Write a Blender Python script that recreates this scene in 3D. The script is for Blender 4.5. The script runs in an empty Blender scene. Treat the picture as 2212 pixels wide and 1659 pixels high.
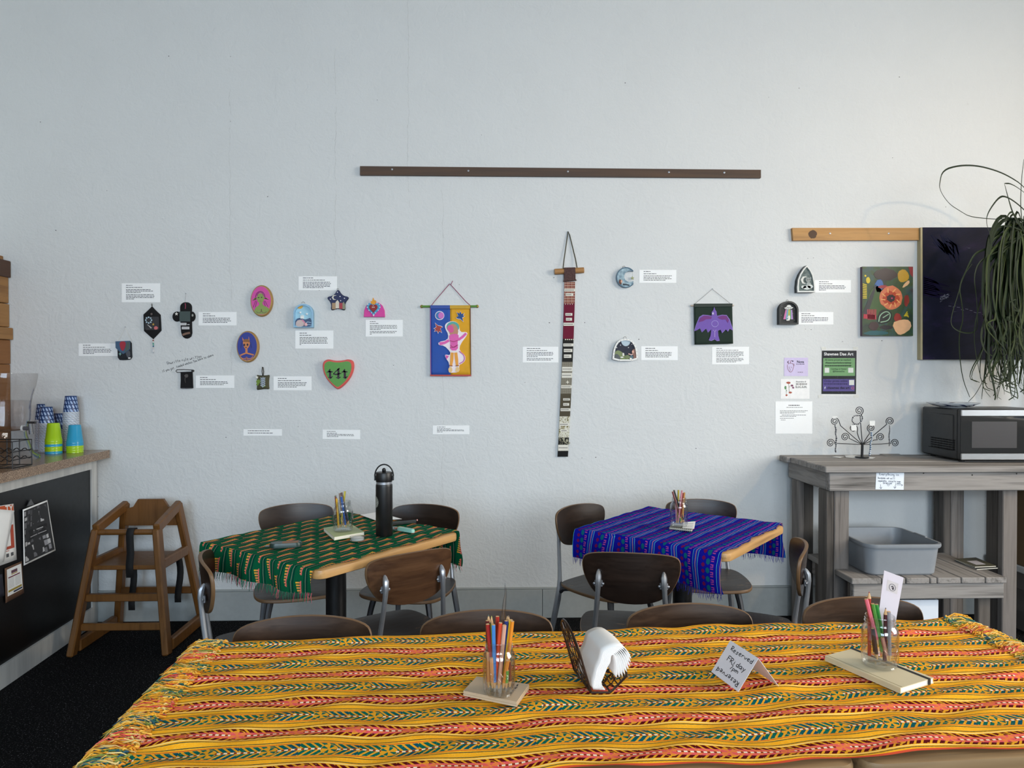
import bpy, bmesh, math, random
from mathutils import Vector, Matrix
R = math.radians
random.seed(7)
scene = bpy.context.scene
col = scene.collection

# ---------------------------------------------------------------- camera, light, exposure
F, CX, CY, HZ, CAMH, D = 1540.0, 1106.0, 829.5, 812.0, 1.36, 4.0
YAW, PITCH = R(1.5), math.atan((829.5 - 812.0) / 1540.0)
cam = bpy.data.cameras.new('camera'); camo = bpy.data.objects.new('camera', cam); col.objects.link(camo)
cam.sensor_fit = 'HORIZONTAL'; cam.sensor_width = 36.0; cam.lens = F / 2212 * 36.0; cam.clip_start = .02
camo.location = (0, 0, CAMH); camo.rotation_euler = (math.pi / 2 - PITCH, 0, -YAW)
scene.camera = camo
CAMR = camo.rotation_euler.to_matrix()

world = bpy.data.worlds.new('sky'); scene.world = world; world.use_nodes = True
_nt = world.node_tree; _bg = _nt.nodes['Background']
_bg.inputs['Color'].default_value = (.62, .78, 1.0, 1); _bg.inputs['Strength'].default_value = .9

def area(name, loc, rot, sx, sy, power, color):
    l = bpy.data.lights.new(name, 'AREA'); l.shape = 'RECTANGLE'; l.size = sx; l.size_y = sy
    l.energy = power; l.color = color
    o = bpy.data.objects.new(name, l); col.objects.link(o); o.location = loc; o.rotation_euler = rot
    return o
# daylight arriving through the storefront windows behind the camera and the window in the right wall
area('daylight_front_left', (-1.2, -5.15, 2.3), (R(56), 0, 0), 2.6, 2.6, 330, (.64, .81, 1.0))
area('daylight_front_right', (1.9, -5.15, 2.3), (R(56), 0, 0), 2.6, 2.6, 420, (.88, .94, 1.0))
area('daylight_side', (5.3, .9, 2.4), (R(56), 0, R(90)), 3.0, 2.6, 330, (.98, .93, .86))
scene.cycles.max_bounces = 7; scene.cycles.diffuse_bounces = 4; scene.cycles.glossy_bounces = 3; scene.cycles.transparent_max_bounces = 14
scene.cycles.caustics_reflective = False; scene.cycles.caustics_refractive = False
scene.view_settings.view_transform = 'Standard'; scene.view_settings.look = 'None'
scene.view_settings.exposure = -.03; scene.view_settings.gamma = 1.0; scene.view_settings.use_curve_mapping = False

# ---------------------------------------------------------------- photo pixel -> place
def ray(px, py):
    return CAMR @ Vector(((px - CX) / F, -(py - CY) / F, -1.0))
O = Vector((0, 0, CAMH))
def on_y(px, py, y):
    d = ray(px, py); return O + d * (y / d.y)
def on_wall(px, py, off=0.0): return on_y(px, py, D - off)
def on_z(px, py, z):
    d = ray(px, py); return O + d * ((z - CAMH) / d.z)
def on_plane(px, py, p, n):
    d = ray(px, py); return O + d * ((Vector(p) - O).dot(n) / d.dot(n))

# ---------------------------------------------------------------- node expressions and materials
def lin(c):
    if isinstance(c, str):
        c = c.lstrip('#'); c = [int(c[i:i + 2], 16) / 255 for i in (0, 2, 4)]
        c = [x / 12.92 if x <= .04045 else ((x + .055) / 1.055) ** 2.4 for x in c]
    return (c[0], c[1], c[2], 1.0)

class X:
    """a scalar shader socket with arithmetic"""
    def __init__(s, nt, so): s.nt, s.so = nt, so
    def op(s, o, *a):
        n = s.nt.nodes.new('ShaderNodeMath'); n.operation = o
        s.nt.links.new(s.so, n.inputs[0])
        for i, b in enumerate(a):
            if isinstance(b, X): s.nt.links.new(b.so, n.inputs[i + 1])
            else: n.inputs[i + 1].default_value = b
        return X(s.nt, n.outputs[0])
    def __add__(s, b): return s.op('ADD', b)
    def __sub__(s, b): return s.op('SUBTRACT', b)
    def __mul__(s, b): return s.op('MULTIPLY', b)
    def __truediv__(s, b): return s.op('DIVIDE', b)
    __radd__ = __add__; __rmul__ = __mul__
    def abs(s): return s.op('ABSOLUTE')
    def frac(s): return s.op('FRACT')
    def floor(s): return s.op('FLOOR')
    def sin(s): return s.op('SINE')
    def gt(s, b): return s.op('GREATER_THAN', b)
    def lt(s, b): return s.op('LESS_THAN', b)
    def atan2(s, b): return s.op('ARCTAN2', b)
    def between(s, a, b): return s.gt(a) * s.lt(b)
    def clamp(s):
        r = s.op('ADD', 0.0); r.so.node.use_clamp = True; return r

class Mat:
    def __init__(s, name):
        s.m = bpy.data.materials.new(name); s.m.use_nodes = True; s.nt = s.m.node_tree
        s.b = s.nt.nodes['Principled BSDF']; s.N = s.nt.nodes; s.L = s.nt.links
    def coord(s, kind='Object'):
        return s.N.new('ShaderNodeTexCoord').outputs[kind]
    def sep(s, so):
        n = s.N.new('ShaderNodeSeparateXYZ'); s.L.new(so, n.inputs[0]); return [X(s.nt, n.outputs[i]) for i in range(3)]
    def mapping(s, so, sc=(1, 1, 1), rnd=False, rot=(0, 0, 0)):
        if rnd:
            oi = s.N.new('ShaderNodeObjectInfo'); v = s.N.new('ShaderNodeVectorMath'); v.operation = 'MULTIPLY_ADD'
            s.L.new(oi.outputs['Random'], v.inputs[0]); v.inputs[1].default_value = (17, 23, 31); s.L.new(so, v.inputs[2]); so = v.outputs[0]
        n = s.N.new('ShaderNodeMapping'); s.L.new(so, n.inputs[0]); n.inputs['Scale'].default_value = sc; n.inputs['Rotation'].default_value = rot
        return n.outputs[0]
    def noise(s, vec, scale=5, detail=3, rough=.5, dist=0):
        n = s.N.new('ShaderNodeTexNoise'); s.L.new(vec, n.inputs['Vector'])
        n.inputs['Scale'].default_value = scale; n.inputs['Detail'].default_value = detail
        n.inputs['Roughness'].default_value = rough; n.inputs['Distortion'].default_value = dist
        return X(s.nt, n.outputs['Fac'])
    def voronoi(s, vec, scale, out='Distance'):
        n = s.N.new('ShaderNodeTexVoronoi'); s.L.new(vec, n.inputs['Vector']); n.inputs['Scale'].default_value = scale
        return n.outputs[out]
    def col(s, c):
        n = s.N.new('ShaderNodeRGB'); n.outputs[0].default_value = lin(c); return n.outputs[0]
    def mix(s, fac, a, b):
        n = s.N.new('ShaderNodeMix'); n.data_type = 'RGBA'
        for so, v in ((n.inputs[6], a), (n.inputs[7], b)):
            if isinstance(v, (str, tuple, list)): so.default_value = lin(v)
            else: s.L.new(v, so)
        if isinstance(fac, X): s.L.new(fac.so, n.inputs[0])
        else: n.inputs[0].default_value = fac
        return n.outputs[2]
    def ramp(s, fac, stops):
        n = s.N.new('ShaderNodeValToRGB'); e = n.color_ramp.elements
        while len(e) < len(stops): e.new(.5)
        for k, (p, c) in enumerate(stops): e[k].position = p; e[k].color = lin(c)
        s.L.new(fac.so, n.inputs[0]); return n.outputs[0]
    def base(s, so): s.L.new(so, s.b.inputs['Base Color']); return s
    def rough(s, v):
        if isinstance(v, X): s.L.new(v.so, s.b.inputs['Roughness'])
        else: s.b.inputs['Roughness'].default_value = v
        return s
    def bump(s, h, strength=.3, dist=.002):
        n = s.N.new('ShaderNodeBump'); n.inputs['Strength'].default_value = strength; n.inputs['Distance'].default_value = dist
        s.L.new(h.so, n.inputs['Height']); s.L.new(n.outputs[0], s.b.inputs['Normal']); return s

_mc = {}
def M(c, rough=.6, metal=0.0, var=.10, scale=40, bump=0.0, spec=None):
    key = (c, rough, metal, var, scale, bump, spec)
    if key in _mc: return _mc[key]
    m = Mat('paint_' + (c.strip('#') if isinstance(c, str) else 'rgb'))
    n = m.noise(m.coord(), scale, 3)
    l = lin(c); dk = tuple(x * (1 - var) for x in l[:3]); lt = tuple(min(1, x * (1 + var)) for x in l[:3])
    m.base(m.mix(n, dk, lt)); m.rough(n * .15 + (rough - .07)); m.b.inputs['Metallic'].default_value = metal
    if spec is not None: m.b.inputs['Specular IOR Level'].default_value = spec
    if bump: m.bump(m.noise(m.coord(), scale * 8, 2), bump, .001)
    _mc[key] = m.m; return m.m

def wood(name, c1, c2, axis=0, grain=60, rough=.45, bump=.15, knots=False, streak=8, c3=None):
    m = Mat(name); co = m.coord()
    sc = [grain, grain, grain]; sc[axis] = streak * .25
    v = m.mapping(co, tuple(sc), rnd=True)
    n = m.noise(v, 1.0, 5, .6, .4)
    sc2 = [grain * .25] * 3; sc2[axis] = streak * .15
    n2 = m.noise(m.mapping(co, tuple(sc2), rnd=True), 1.0, 3, .5, 1.0)
    f = (n * .6 + n2 * .55 - .08).clamp()
    m.base(m.ramp(f, [(.28, c1), (.72, c2)] if c3 is None else [(.25, c1), (.5, c2), (.75, c3)]))
    m.rough(n * .25 + (rough - .1)); m.bump(n, bump, .0015)
    return m.m

def glass(name, tint=(.96, .97, .97), rough=.02, ior=1.45, bumpy=0.0, gl=1.0):
    m = Mat(name); nt = m.nt; nt.nodes.remove(m.b)
    t = m.N.new('ShaderNodeBsdfTransparent'); t.inputs[0].default_value = (*tint, 1)
    g = m.N.new('ShaderNodeBsdfGlossy'); g.inputs['Roughness'].default_value = rough
    f = m.N.new('ShaderNodeLayerWeight'); f.inputs['Blend'].default_value = .5
    if bumpy:
        n = m.N.new('ShaderNodeBump'); n.inputs['Strength'].default_value = bumpy; n.inputs['Distance'].default_value = .004
        m.L.new(m.noise(m.coord(), 45, 2).so, n.inputs['Height'])
        m.L.new(n.outputs[0], g.inputs['Normal']); m.L.new(n.outputs[0], f.inputs['Normal'])
    fac = (X(nt, f.outputs['Facing']).op('POWER', 2.6) * (.62 * gl) + .04 * gl).clamp()
    x = m.N.new('ShaderNodeMixShader'); m.L.new(fac.so, x.inputs[0]); m.L.new(t.outputs[0], x.inputs[1]); m.L.new(g.outputs[0], x.inputs[2])
    m.L.new(x.outputs[0], m.N['Material Output'].inputs['Surface'])
    return m.m

# ---------------------------------------------------------------- mesh building
def obj(name, me, mat=None, parent=None):
    o = bpy.data.objects.new(name, me); col.objects.link(o)
    if mat is not None:
        for mm in (mat if isinstance(mat, (list, tuple)) else [mat]): me.materials.append(mm)
    if parent is not None: o.parent = parent
    return o

def tag(o, label=None, cat=None, group=None, kind=None):
    if label: o['label'] = label
    if cat: o['category'] = cat
    if group: o['group'] = group
    if kind: o['kind'] = kind
    return o

def thing(name, label, cat, loc=(0, 0, 0), rz=0.0, group=None):
    o = bpy.data.objects.new(name, None); col.objects.link(o); o.empty_display_size = .05
    o.location = loc; o.rotation_euler = (0, 0, rz)
    return tag(o, label, cat, group)

def dup(root, loc=None, rz=None, label=None, group=None):
    r = root.copy(); col.objects.link(r)
    if loc is not None: r.location = loc
    if rz is not None: r.rotation_euler = (0, 0, rz)
    if label: r['label'] = label
    if group: r['group'] = group
    for ch in list(root.children):
        c = ch.copy(); col.objects.link(c); c.parent = r
        for g in list(ch.children):
            d = g.copy(); col.objects.link(d); d.parent = c
    return r

class MB:
    def __init__(s): s.v, s.f, s.mi, s.uv = [], [], [], None
    def add(s, vs, fs, mi=0):
        b = len(s.v); s.v += [tuple(v) for v in vs]
        for f in fs: s.f.append([b + i for i in f]); s.mi.append(mi)
        return s
    def box(s, c, h, mi=0, bev=0.0, rz=0.0, mat=None):
        """bevelled box: centre c, half sizes h"""
        b = min(bev, min(h) * .9); vs, fs = [], []
        if b <= 0:
            for z in (-1, 1):
                for y in (-1, 1):
                    for x in (-1, 1): vs.append((x * h[0], y * h[1], z * h[2]))
            fs = [(0, 2, 3, 1), (4, 5, 7, 6), (0, 1, 5, 4), (2, 6, 7, 3), (0, 4, 6, 2), (1, 3, 7, 5)]
        else:
            ring = lambda hx, hy, z: [(-hx, -hy, z), (hx, -hy, z), (hx, hy, z), (-hx, hy, z)]
            def oct(hx, hy, z, q): return [(-hx + q, -hy, z), (hx - q, -hy, z), (hx, -hy + q, z), (hx, hy - q, z), (hx - q, hy, z), (-hx + q, hy, z), (-hx, hy - q, z), (-hx, -hy + q, z)]
            L = [oct(h[0] - b, h[1] - b, -h[2], b * .4), oct(h[0], h[1], -h[2] + b, b), oct(h[0], h[1], h[2] - b, b), oct(h[0] - b, h[1] - b, h[2], b * .4)]
            for l in L: vs += l
            fs = [tuple(range(7, -1, -1)), tuple(range(24, 32))]
            for k in range(3):
                for i in range(8):
                    j = (i + 1) % 8; fs.append((k * 8 + i, k * 8 + j, k * 8 + 8 + j, k * 8 + 8 + i))
        if mat is not None: vs = [mat @ Vector(v) for v in vs]
        elif rz:
            cs, sn = math.cos(rz), math.sin(rz); vs = [(x * cs - y * sn, x * sn + y * cs, z) for x, y, z in vs]
        return s.add([(v[0] + c[0], v[1] + c[1], v[2] + c[2]) for v in vs], fs, mi)
    def bar(s, a, b, w, t, up=(0, 0, 1), mi=0, bev=0.0):
        """box from a to b, width w across, thickness t along 'up'-ish"""
        a, b = Vector(a), Vector(b); d = (b - a); L = d.length; d.normalize()
        sx = d.cross(Vector(up)).normalized(); u = sx.cross(d)
        m = Matrix((d, sx, u)).transposed()
        return s.box((a + b) / 2, (L / 2, w / 2, t / 2), mi, bev, mat=m)
    def tube(s, pts, r, n=8, mi=0, closed=False, cap=True):
        pts = [Vector(p) for p in pts]; k = len(pts)
        if isinstance(r, (list, tuple)):      # radii are spread evenly along the path
            rr = []
            for i in range(k):
                f = i / max(1, k - 1) * (len(r) - 1); a = min(int(f), len(r) - 2) if len(r) > 1 else 0
                rr.append(r[a] + (r[min(a + 1, len(r) - 1)] - r[a]) * (f - a))
        else: rr = [r] * k
        vs, fs, prev = [], [], None
        for i, p in enumerate(pts):
            if closed: t = pts[(i + 1) % k] - pts[i - 1]
            else: t = pts[min(i + 1, k - 1)] - pts[max(i - 1, 0)]
            t = t.normalized() if t.length > 1e-9 else Vector((0, 0, 1))
            if prev is None:
                a = Vector((0, 0, 1)) if abs(t.z) < .9 else Vector((1, 0, 0)); nx = t.cross(a).normalized()
            else:
                nx = prev - t * prev.dot(t); nx = nx.normalized() if nx.length > 1e-6 else prev
            prev = nx; ny = t.cross(nx)
            for j in range(n):
                q = 2 * math.pi * j / n; vs.append(p + (nx * math.cos(q) + ny * math.sin(q)) * rr[i])
        for i in range(k if closed else k - 1):
            i2 = (i + 1) % k
            for j in range(n):
                j2 = (j + 1) % n; fs.append((i * n + j, i * n + j2, i2 * n + j2, i2 * n + j))
        if cap and not closed: fs += [tuple(range(n - 1, -1, -1)), tuple((k - 1) * n + j for j in range(n))]
        return s.add(vs, fs, mi)
    def lathe(s, prof, n=24, c=(0, 0, 0), mi=0, cap0=True, cap1=True):
        vs, fs = [], []
        for r, z in prof:
            for j in range(n):
                q = 2 * math.pi * j / n; vs.append((c[0] + r * math.cos(q), c[1] + r * math.sin(q), c[2] + z))
        for i in range(len(prof) - 1):
            for j in range(n):
                j2 = (j + 1) % n; fs.append((i * n + j, i * n + j2, (i + 1) * n + j2, (i + 1) * n + j))
        k = len(prof)
        if cap0: fs.append(tuple(range(n - 1, -1, -1)))
        if cap1: fs.append(tuple((k - 1) * n + j for j in range(n)))
        return s.add(vs, fs, mi)
    def ball(s, c, r, n=8, m=5, mi=0, sc=(1, 1, 1)):
        vs = [(c[0], c[1], c[2] - r * sc[2])]; fs = []
        for i in range(1, m):
            a = math.pi * i / m
            for j in range(n):
                q = 2 * math.pi * j / n
                vs.append((c[0] + r * sc[0] * math.sin(a) * math.cos(q), c[1] + r * sc[1] * math.sin(a) * math.sin(q), c[2] - r * sc[2] * math.cos(a)))
        vs.append((c[0], c[1], c[2] + r * sc[2])); t = len(vs) - 1
        for j in range(n):
            fs.append((0, 1 + (j + 1) % n, 1 + j)); fs.append((t, t - n + j, t - n + (j + 1) % n))
        for i in range(m - 2):
            for j in range(n):
                j2 = (j + 1) % n; fs.append((1 + i * n + j, 1 + i * n + j2, 1 + (i + 1) * n + j2, 1 + (i + 1) * n + j))
        return s.add(vs, fs, mi)
    def prism(s, pts, off, ch=0.0, mi=0, mi_side=None):
        """closed polygon pts (3-D, planar) pushed along vector off; ch = chamfer fraction of the front outline"""
        pts = [Vector(p) for p in pts]; n = len(pts); off = Vector(off)
        c = sum(pts, Vector()) / n
        nn = Vector()
        for i in range(n): nn += (pts[i] - c).cross(pts[(i + 1) % n] - c)
        if nn.dot(off) < 0: pts.reverse()
        if mi_side is None: mi_side = mi
        b = len(s.v)
        if ch <= 0:
            s.v += [tuple(p) for p in pts] + [tuple(p + off) for p in pts]; L = 2
        else:
            s.v += [tuple(p) for p in pts] + [tuple(p + off * (1 - min(.6, ch * 5))) for p in pts] + [tuple(c + (p - c) * (1 - ch) + off) for p in pts]; L = 3
        s.f.append([b + n - 1 - i for i in range(n)]); s.mi.append(mi)
        s.f.append([b + (L - 1) * n + i for i in range(n)]); s.mi.append(mi)
        for k in range(L - 1):
            for i in range(n):
                j = (i + 1) % n; s.f.append([b + k * n + i, b + k * n + j, b + (k + 1) * n + j, b + (k + 1) * n + i]); s.mi.append(mi_side)
        return s
    def grid(s, fn, nu, nv, mi=0, uv=None):
        b = len(s.v)
        for i in range(nu + 1):
            for j in range(nv + 1): s.v.append(tuple(fn(i / nu, j / nv)))
        for i in range(nu):
            for j in range(nv):
                a = b + i * (nv + 1) + j; s.f.append([a, a + nv + 1, a + nv + 2, a + 1]); s.mi.append(mi)
        if uv:
            if s.uv is None: s.uv = {}
            for i in range(nu + 1):
                for j in range(nv + 1): s.uv[b + i * (nv + 1) + j] = uv(i / nu, j / nv)
        return s
    def mesh(s, name, smooth=False):
        me = bpy.data.meshes.new(name); me.from_pydata(s.v, [], s.f)
        for p, m in zip(me.polygons, s.mi): p.material_index = m
        if s.uv is not None:
            l = me.uv_layers.new(name='UVMap')
            for lp in me.loops: l.data[lp.index].uv = s.uv.get(lp.vertex_index, (0, 0))
        if smooth:
            me.polygons.foreach_set('use_smooth', [True] * len(me.polygons))
            try: me.set_sharp_from_angle(angle=R(38))
            except Exception: pass
        me.validate(); return me
    def build(s, name, mat=None, parent=None, smooth=False):
        return obj(name, s.mesh(name, smooth), mat, parent)

def struct(o): o['kind'] = 'structure'; return o

# 2-D outlines, in photo pixels
def ell(cx, cy, rx, ry, n=24, a0=0): return [(cx + rx * math.cos(a0 + 2 * math.pi * i / n), cy + ry * math.sin(a0 + 2 * math.pi * i / n)) for i in range(n)]
def blob(cx, cy, rx, ry, n=16, j=.15):
    return [(cx + rx * math.cos(2 * math.pi * i / n) * random.uniform(1 - j, 1 + j), cy + ry * math.sin(2 * math.pi * i / n) * random.uniform(1 - j, 1 + j)) for i in range(n)]
def rect(x0, y0, x1, y1): return [(x0, y0), (x1, y0), (x1, y1), (x0, y1)]
def rrect(x0, y0, x1, y1, r, n=4):
    o = []
    for cx, cy, a in ((x1 - r, y0 + r, -90), (x1 - r, y1 - r, 0), (x0 + r, y1 - r, 90), (x0 + r, y0 + r, 180)):
        for i in range(n + 1): q = R(a + 90 * i / n); o.append((cx + r * math.cos(q), cy + r * math.sin(q)))
    return o
def stroke(pts, w):
    l, r = [], []
    for i, p in enumerate(pts):
        a, b = pts[max(i - 1, 0)], pts[min(i + 1, len(pts) - 1)]
        dx, dy = b[0] - a[0], b[1] - a[1]; L = math.hypot(dx, dy) or 1
        ww = w[i] if isinstance(w, (list, tuple)) else w
        l.append((p[0] - dy / L * ww / 2, p[1] + dx / L * ww / 2)); r.append((p[0] + dy / L * ww / 2, p[1] - dx / L * ww / 2))
    return l + r[::-1]
def arc(cx, cy, rx, ry, a0, a1, n=12): return [(cx + rx * math.cos(R(a0 + (a1 - a0) * i / n)), cy + ry * math.sin(R(a0 + (a1 - a0) * i / n))) for i in range(n + 1)]
def starp(cx, cy, r, r2, k=5, a0=-90): return [(cx + (r if i % 2 == 0 else r2) * math.cos(R(a0 + 180 * i / k)), cy + (r if i % 2 == 0 else r2) * math.sin(R(a0 + 180 * i / k))) for i in range(2 * k)]
def smooth_loop(pts, k=2):
    for _ in range(k):
        o = []
        for i, p in enumerate(pts):
            q = pts[(i + 1) % len(pts)]
            o += [(p[0] * .75 + q[0] * .25, p[1] * .75 + q[1] * .25), (p[0] * .25 + q[0] * .75, p[1] * .25 + q[1] * .75)]
        pts = o
    return pts
def smooth_path(pts, k=2):
    pts = [Vector(p) for p in pts]
    for _ in range(k):
        o = [pts[0]]
        for a, b in zip(pts, pts[1:]): o += [a * .75 + b * .25, a * .25 + b * .75]
        o.append(pts[-1]); pts = o
    return pts

# single-stroke hand lettering: glyphs on a 0..1 square (x right, y up from the base line)
GL = {
 'a': [[(.7,.55),(.4,.62),(.15,.4),(.2,.08),(.5,.05),(.7,.4),(.72,.55),(.72,.1),(.85,.0)]], 'b': [[(.2,1),(.2,0)],[(.2,.4),(.55,.55),(.75,.3),(.5,.0),(.2,.05)]],
 'c': [[(.75,.5),(.45,.6),(.2,.3),(.4,.02),(.78,.1)]], 'd': [[(.7,.5),(.4,.58),(.18,.3),(.4,.02),(.7,.2)],[(.75,1),(.72,.0)]],
 'e': [[(.2,.3),(.7,.35),(.6,.58),(.3,.55),(.18,.25),(.4,.0),(.75,.08)]], 'f': [[(.75,.9),(.5,1),(.4,.8),(.38,0)],[(.15,.5),(.65,.52)]],
 'g': [[(.7,.5),(.4,.6),(.2,.3),(.45,.05),(.7,.4),(.7,-.25),(.4,-.4),(.15,-.25)]], 'h': [[(.2,1),(.2,0)],[(.2,.35),(.5,.55),(.7,.4),(.7,0)]],
 'i': [[(.4,.55),(.42,0)],[(.42,.75),(.44,.8)]], 'l': [[(.4,1),(.42,0)]], 'm': [[(.1,.55),(.12,0)],[(.12,.4),(.3,.55),(.42,.4),(.42,0)],[(.42,.4),(.65,.55),(.8,.4),(.82,0)]],
 'n': [[(.2,.55),(.2,0)],[(.2,.38),(.5,.56),(.7,.4),(.72,0)]], 'o': [[(.45,.58),(.18,.4),(.22,.08),(.55,.0),(.78,.25),(.65,.55),(.45,.58)]],
 'p': [[(.2,.55),(.2,-.4)],[(.2,.4),(.55,.55),(.75,.3),(.5,.02),(.2,.1)]], 'r': [[(.25,.55),(.25,0)],[(.25,.35),(.5,.55),(.72,.5)]],
 's': [[(.7,.5),(.4,.6),(.3,.42),(.65,.22),(.55,.02),(.2,.06)]], 't': [[(.45,.9),(.42,.1),(.65,.02)],[(.18,.6),(.7,.62)]], 'u': [[(.2,.55),(.22,.1),(.5,.0),(.7,.2)],[(.7,.55),(.72,0)]],
 'v': [[(.15,.55),(.42,0),(.75,.55)]], 'w': [[(.08,.55),(.25,0),(.45,.4),(.65,0),(.88,.55)]], 'y': [[(.2,.55),(.45,.1)],[(.75,.55),(.35,-.4)]],
 'U': [[(.15,1),(.15,.3),(.4,0),(.7,.15),(.75,1)]], 'I': [[(.4,1),(.4,0)]], 'F': [[(.2,1),(.22,0)],[(.2,1),(.8,.98)],[(.2,.55),(.7,.55)]], 'Y': [[(.1,1),(.42,.5)],[(.8,1),(.35,0)]],
 'R': [[(.2,1),(.22,0)],[(.1,.95),(.6,1),(.75,.75),(.55,.52),(.22,.5),(.8,0)]], 'E': [[(.75,1),(.2,1),(.2,0),(.8,0)],[(.2,.52),(.65,.52)]], 'G': [[(.8,.85),(.45,1),(.15,.6),(.25,.1),(.6,0),(.82,.2),(.82,.45),(.5,.45)]],
 '7': [[(.15,1),(.8,1),(.4,0)]], ',': [[(.4,.08),(.3,-.15)]], '.': [[(.4,.05),(.44,.0)]], '4': [[(.6,0),(.6,1),(.1,.3),(.85,.3)]],
}
def hand(mb, text, org, right, up, nrm, h, w=None, thick=.0006, adv=.78, jit=.05, lift=.0004):
    """letters as thin ink ribbons lying on the plane (org, right, up), raised along nrm"""
    rnd = random.Random(text + str(org)); org, right, up, nrm = map(Vector, (org, right, up, nrm))
    x = 0.0; cw = h * .72 if w is None else w
    for ch in text:
        for st in GL.get(ch, []):
            if len(st) > 2: st = [tuple(p) for p in smooth_path([(a, b, 0) for a, b in st], 1)]
            dj = rnd.uniform(-jit, jit)
            P = [org + right * (x + p[0] * cw) + up * ((p[1] + dj) * h) for p in st]
            o = stroke([((p - org).dot(right), (p - org).dot(up)) for p in P], thick)
            k = len(o) // 2
            for i in range(k - 1):
                q = [o[i], o[i + 1], o[2 * k - 2 - i], o[2 * k - 1 - i]]
                mb.prism([org + right * a + up * b + nrm * (lift * .2) for a, b in q], nrm * lift)
        x += cw * (adv if ch != ' ' else .6)
    return x

def sign_text(name, s, p, right, up, size, mat, parent=None, bold=0.0, align='LEFT', squash=1.0, shear=0.0, ext=.0003):
    """printed lettering as thin raised mesh"""
    cu = bpy.data.curves.new(name, 'FONT'); cu.body = s; cu.size = size; cu.align_x = align; cu.extrude = ext; cu.offset = bold * size; cu.shear = shear; cu.resolution_u = 2
    t = bpy.data.objects.new(name + '_curve', cu); col.objects.link(t)
    me = bpy.data.meshes.new_from_object(t.evaluated_get(bpy.context.evaluated_depsgraph_get()))
    bpy.data.objects.remove(t); bpy.data.curves.remove(cu)
    right, up = Vector(right).normalized(), Vector(up).normalized(); n = right.cross(up)
    m = Matrix((right * squash, up, n)).transposed().to_4x4(); m.translation = Vector(p) + n * ext
    me.transform(m); me.name = name; me.materials.clear()
    return obj(name, me, mat, parent)

# ================================================================ the setting
XL, XR, YF, HC = -2.775, 4.6, -4.4, 4.3
# painted plaster with brushed relief, hairline cracks and scuffs
def plaster(name, c, cracks=()):
    m = Mat(name); co = m.coord(); x, y, z = m.sep(co)
    n1 = m.noise(co, 70, 4, .6); n2 = m.noise(co, 14, 4, .6, 1.2); n3 = m.noise(co, 3.0, 3, .5); w = m.noise(co, 9, 5, .7)
    line = None; off = (w - .5) * .05 + (n3 - .5) * .05
    for cx, z0, z1 in cracks:
        l = ((x - cx) + off).abs().lt(.0011) * z.between(z0, z1) * n3.gt(.42)
        line = l if line is None else line + l
    spots = m.noise(co, 28, 2, .5).gt(.745)
    f = (n3 - .35) * .5 + (n2 - .5) * .25
    base = m.mix(f.clamp(), c, tuple(q * .86 for q in lin(c)[:3]))
    if line is not None: base = m.mix(line.clamp() * .22, base, '#8a8a86')
    base = m.mix(spots * .10, base, '#9a958a')
    m.base(base).rough(.62)
    h = n1 * .5 + n2 * 1.1
    if line is not None: h = h - line * .7
    m.bump(h, .8, .004)
    return m.m
PL = plaster('white_plaster', '#d6d8d8', [((505 - 1066) / F * D, .1, 3.0), ((958 - 1066) / F * D, .5, 2.4), ((884 - 1066) / F * D, 2.3, 3.6), ((728 - 1066) / F * D, 1.9, 3.4)])
PL2 = plaster('side_plaster', '#d9dad6')
struct(MB().box(((XL + XR) / 2, D + .06, HC / 2), ((XR - XL) / 2 + .1, .06, HC / 2)).build('wall_back', PL))
struct(MB().box((XL - .06, (YF + D) / 2, HC / 2), (.06, (D - YF) / 2 + .12, HC / 2)).build('wall_left', PL2))
struct(MB().box(((XL + XR) / 2, (YF + D) / 2, HC + .06), ((XR - XL) / 2 + .1, (D - YF) / 2 + .1, .06)).build('ceiling', M('#8f8d88', .8)))
# dark speckled carpet
m = Mat('black_carpet'); co = m.coord(); n = m.noise(co, 170, 3, .75); n2 = m.noise(co, 120, 3, .7)
m.base(m.ramp(n, [(.40, '#050506'), (.60, '#151517'), (.70, '#8a8a8e')])).rough(.95).bump(n + n2, .8, .004); m.b.inputs['Specular IOR Level'].default_value = .1
struct(MB().box(((XL + XR) / 2, (YF + D) / 2, -.03), ((XR - XL) / 2, (D - YF) / 2, .03)).build('floor', m.m))
# walls with window openings: front (behind the camera) and right
def holed(name, axis, c, lo, hi, holes, mat):
    mb = MB(); xs = sorted({lo, hi} | {h[0] for h in holes} | {h[1] for h in holes}); zs = [0.0] + sorted({h[2] for h in holes} | {h[3] for h in holes}) + [HC]
    for a, b in zip(xs, xs[1:]):
        for z0, z1 in zip(zs, zs[1:]):
            mx, mz = (a + b) / 2, (z0 + z1) / 2
            if any(h[0] < mx < h[1] and h[2] < mz < h[3] for h in holes): continue
            if axis == 'y': mb.box((mx, c, mz), ((b - a) / 2, .06, (z1 - z0) / 2))
            else: mb.box((c, mx, mz), (.06, (b - a) / 2, (z1 - z0) / 2))
    return struct(mb.build(name, mat))
WF = [(-2.45, .05, .8, 3.2), (.65, 3.15, .8, 3.2)]; WR = [(-.6, 2.4, .9, 3.3)]
holed('wall_front', 'y', YF - .06, XL - .1, XR + .1, WF, PL2)
holed('wall_right', 'x', XR + .06, YF, D + .1, WR, PL2)
WHT = M('#e3e2dc', .5)
PANE = glass('window_glass', (.97, .98, .98))
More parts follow.
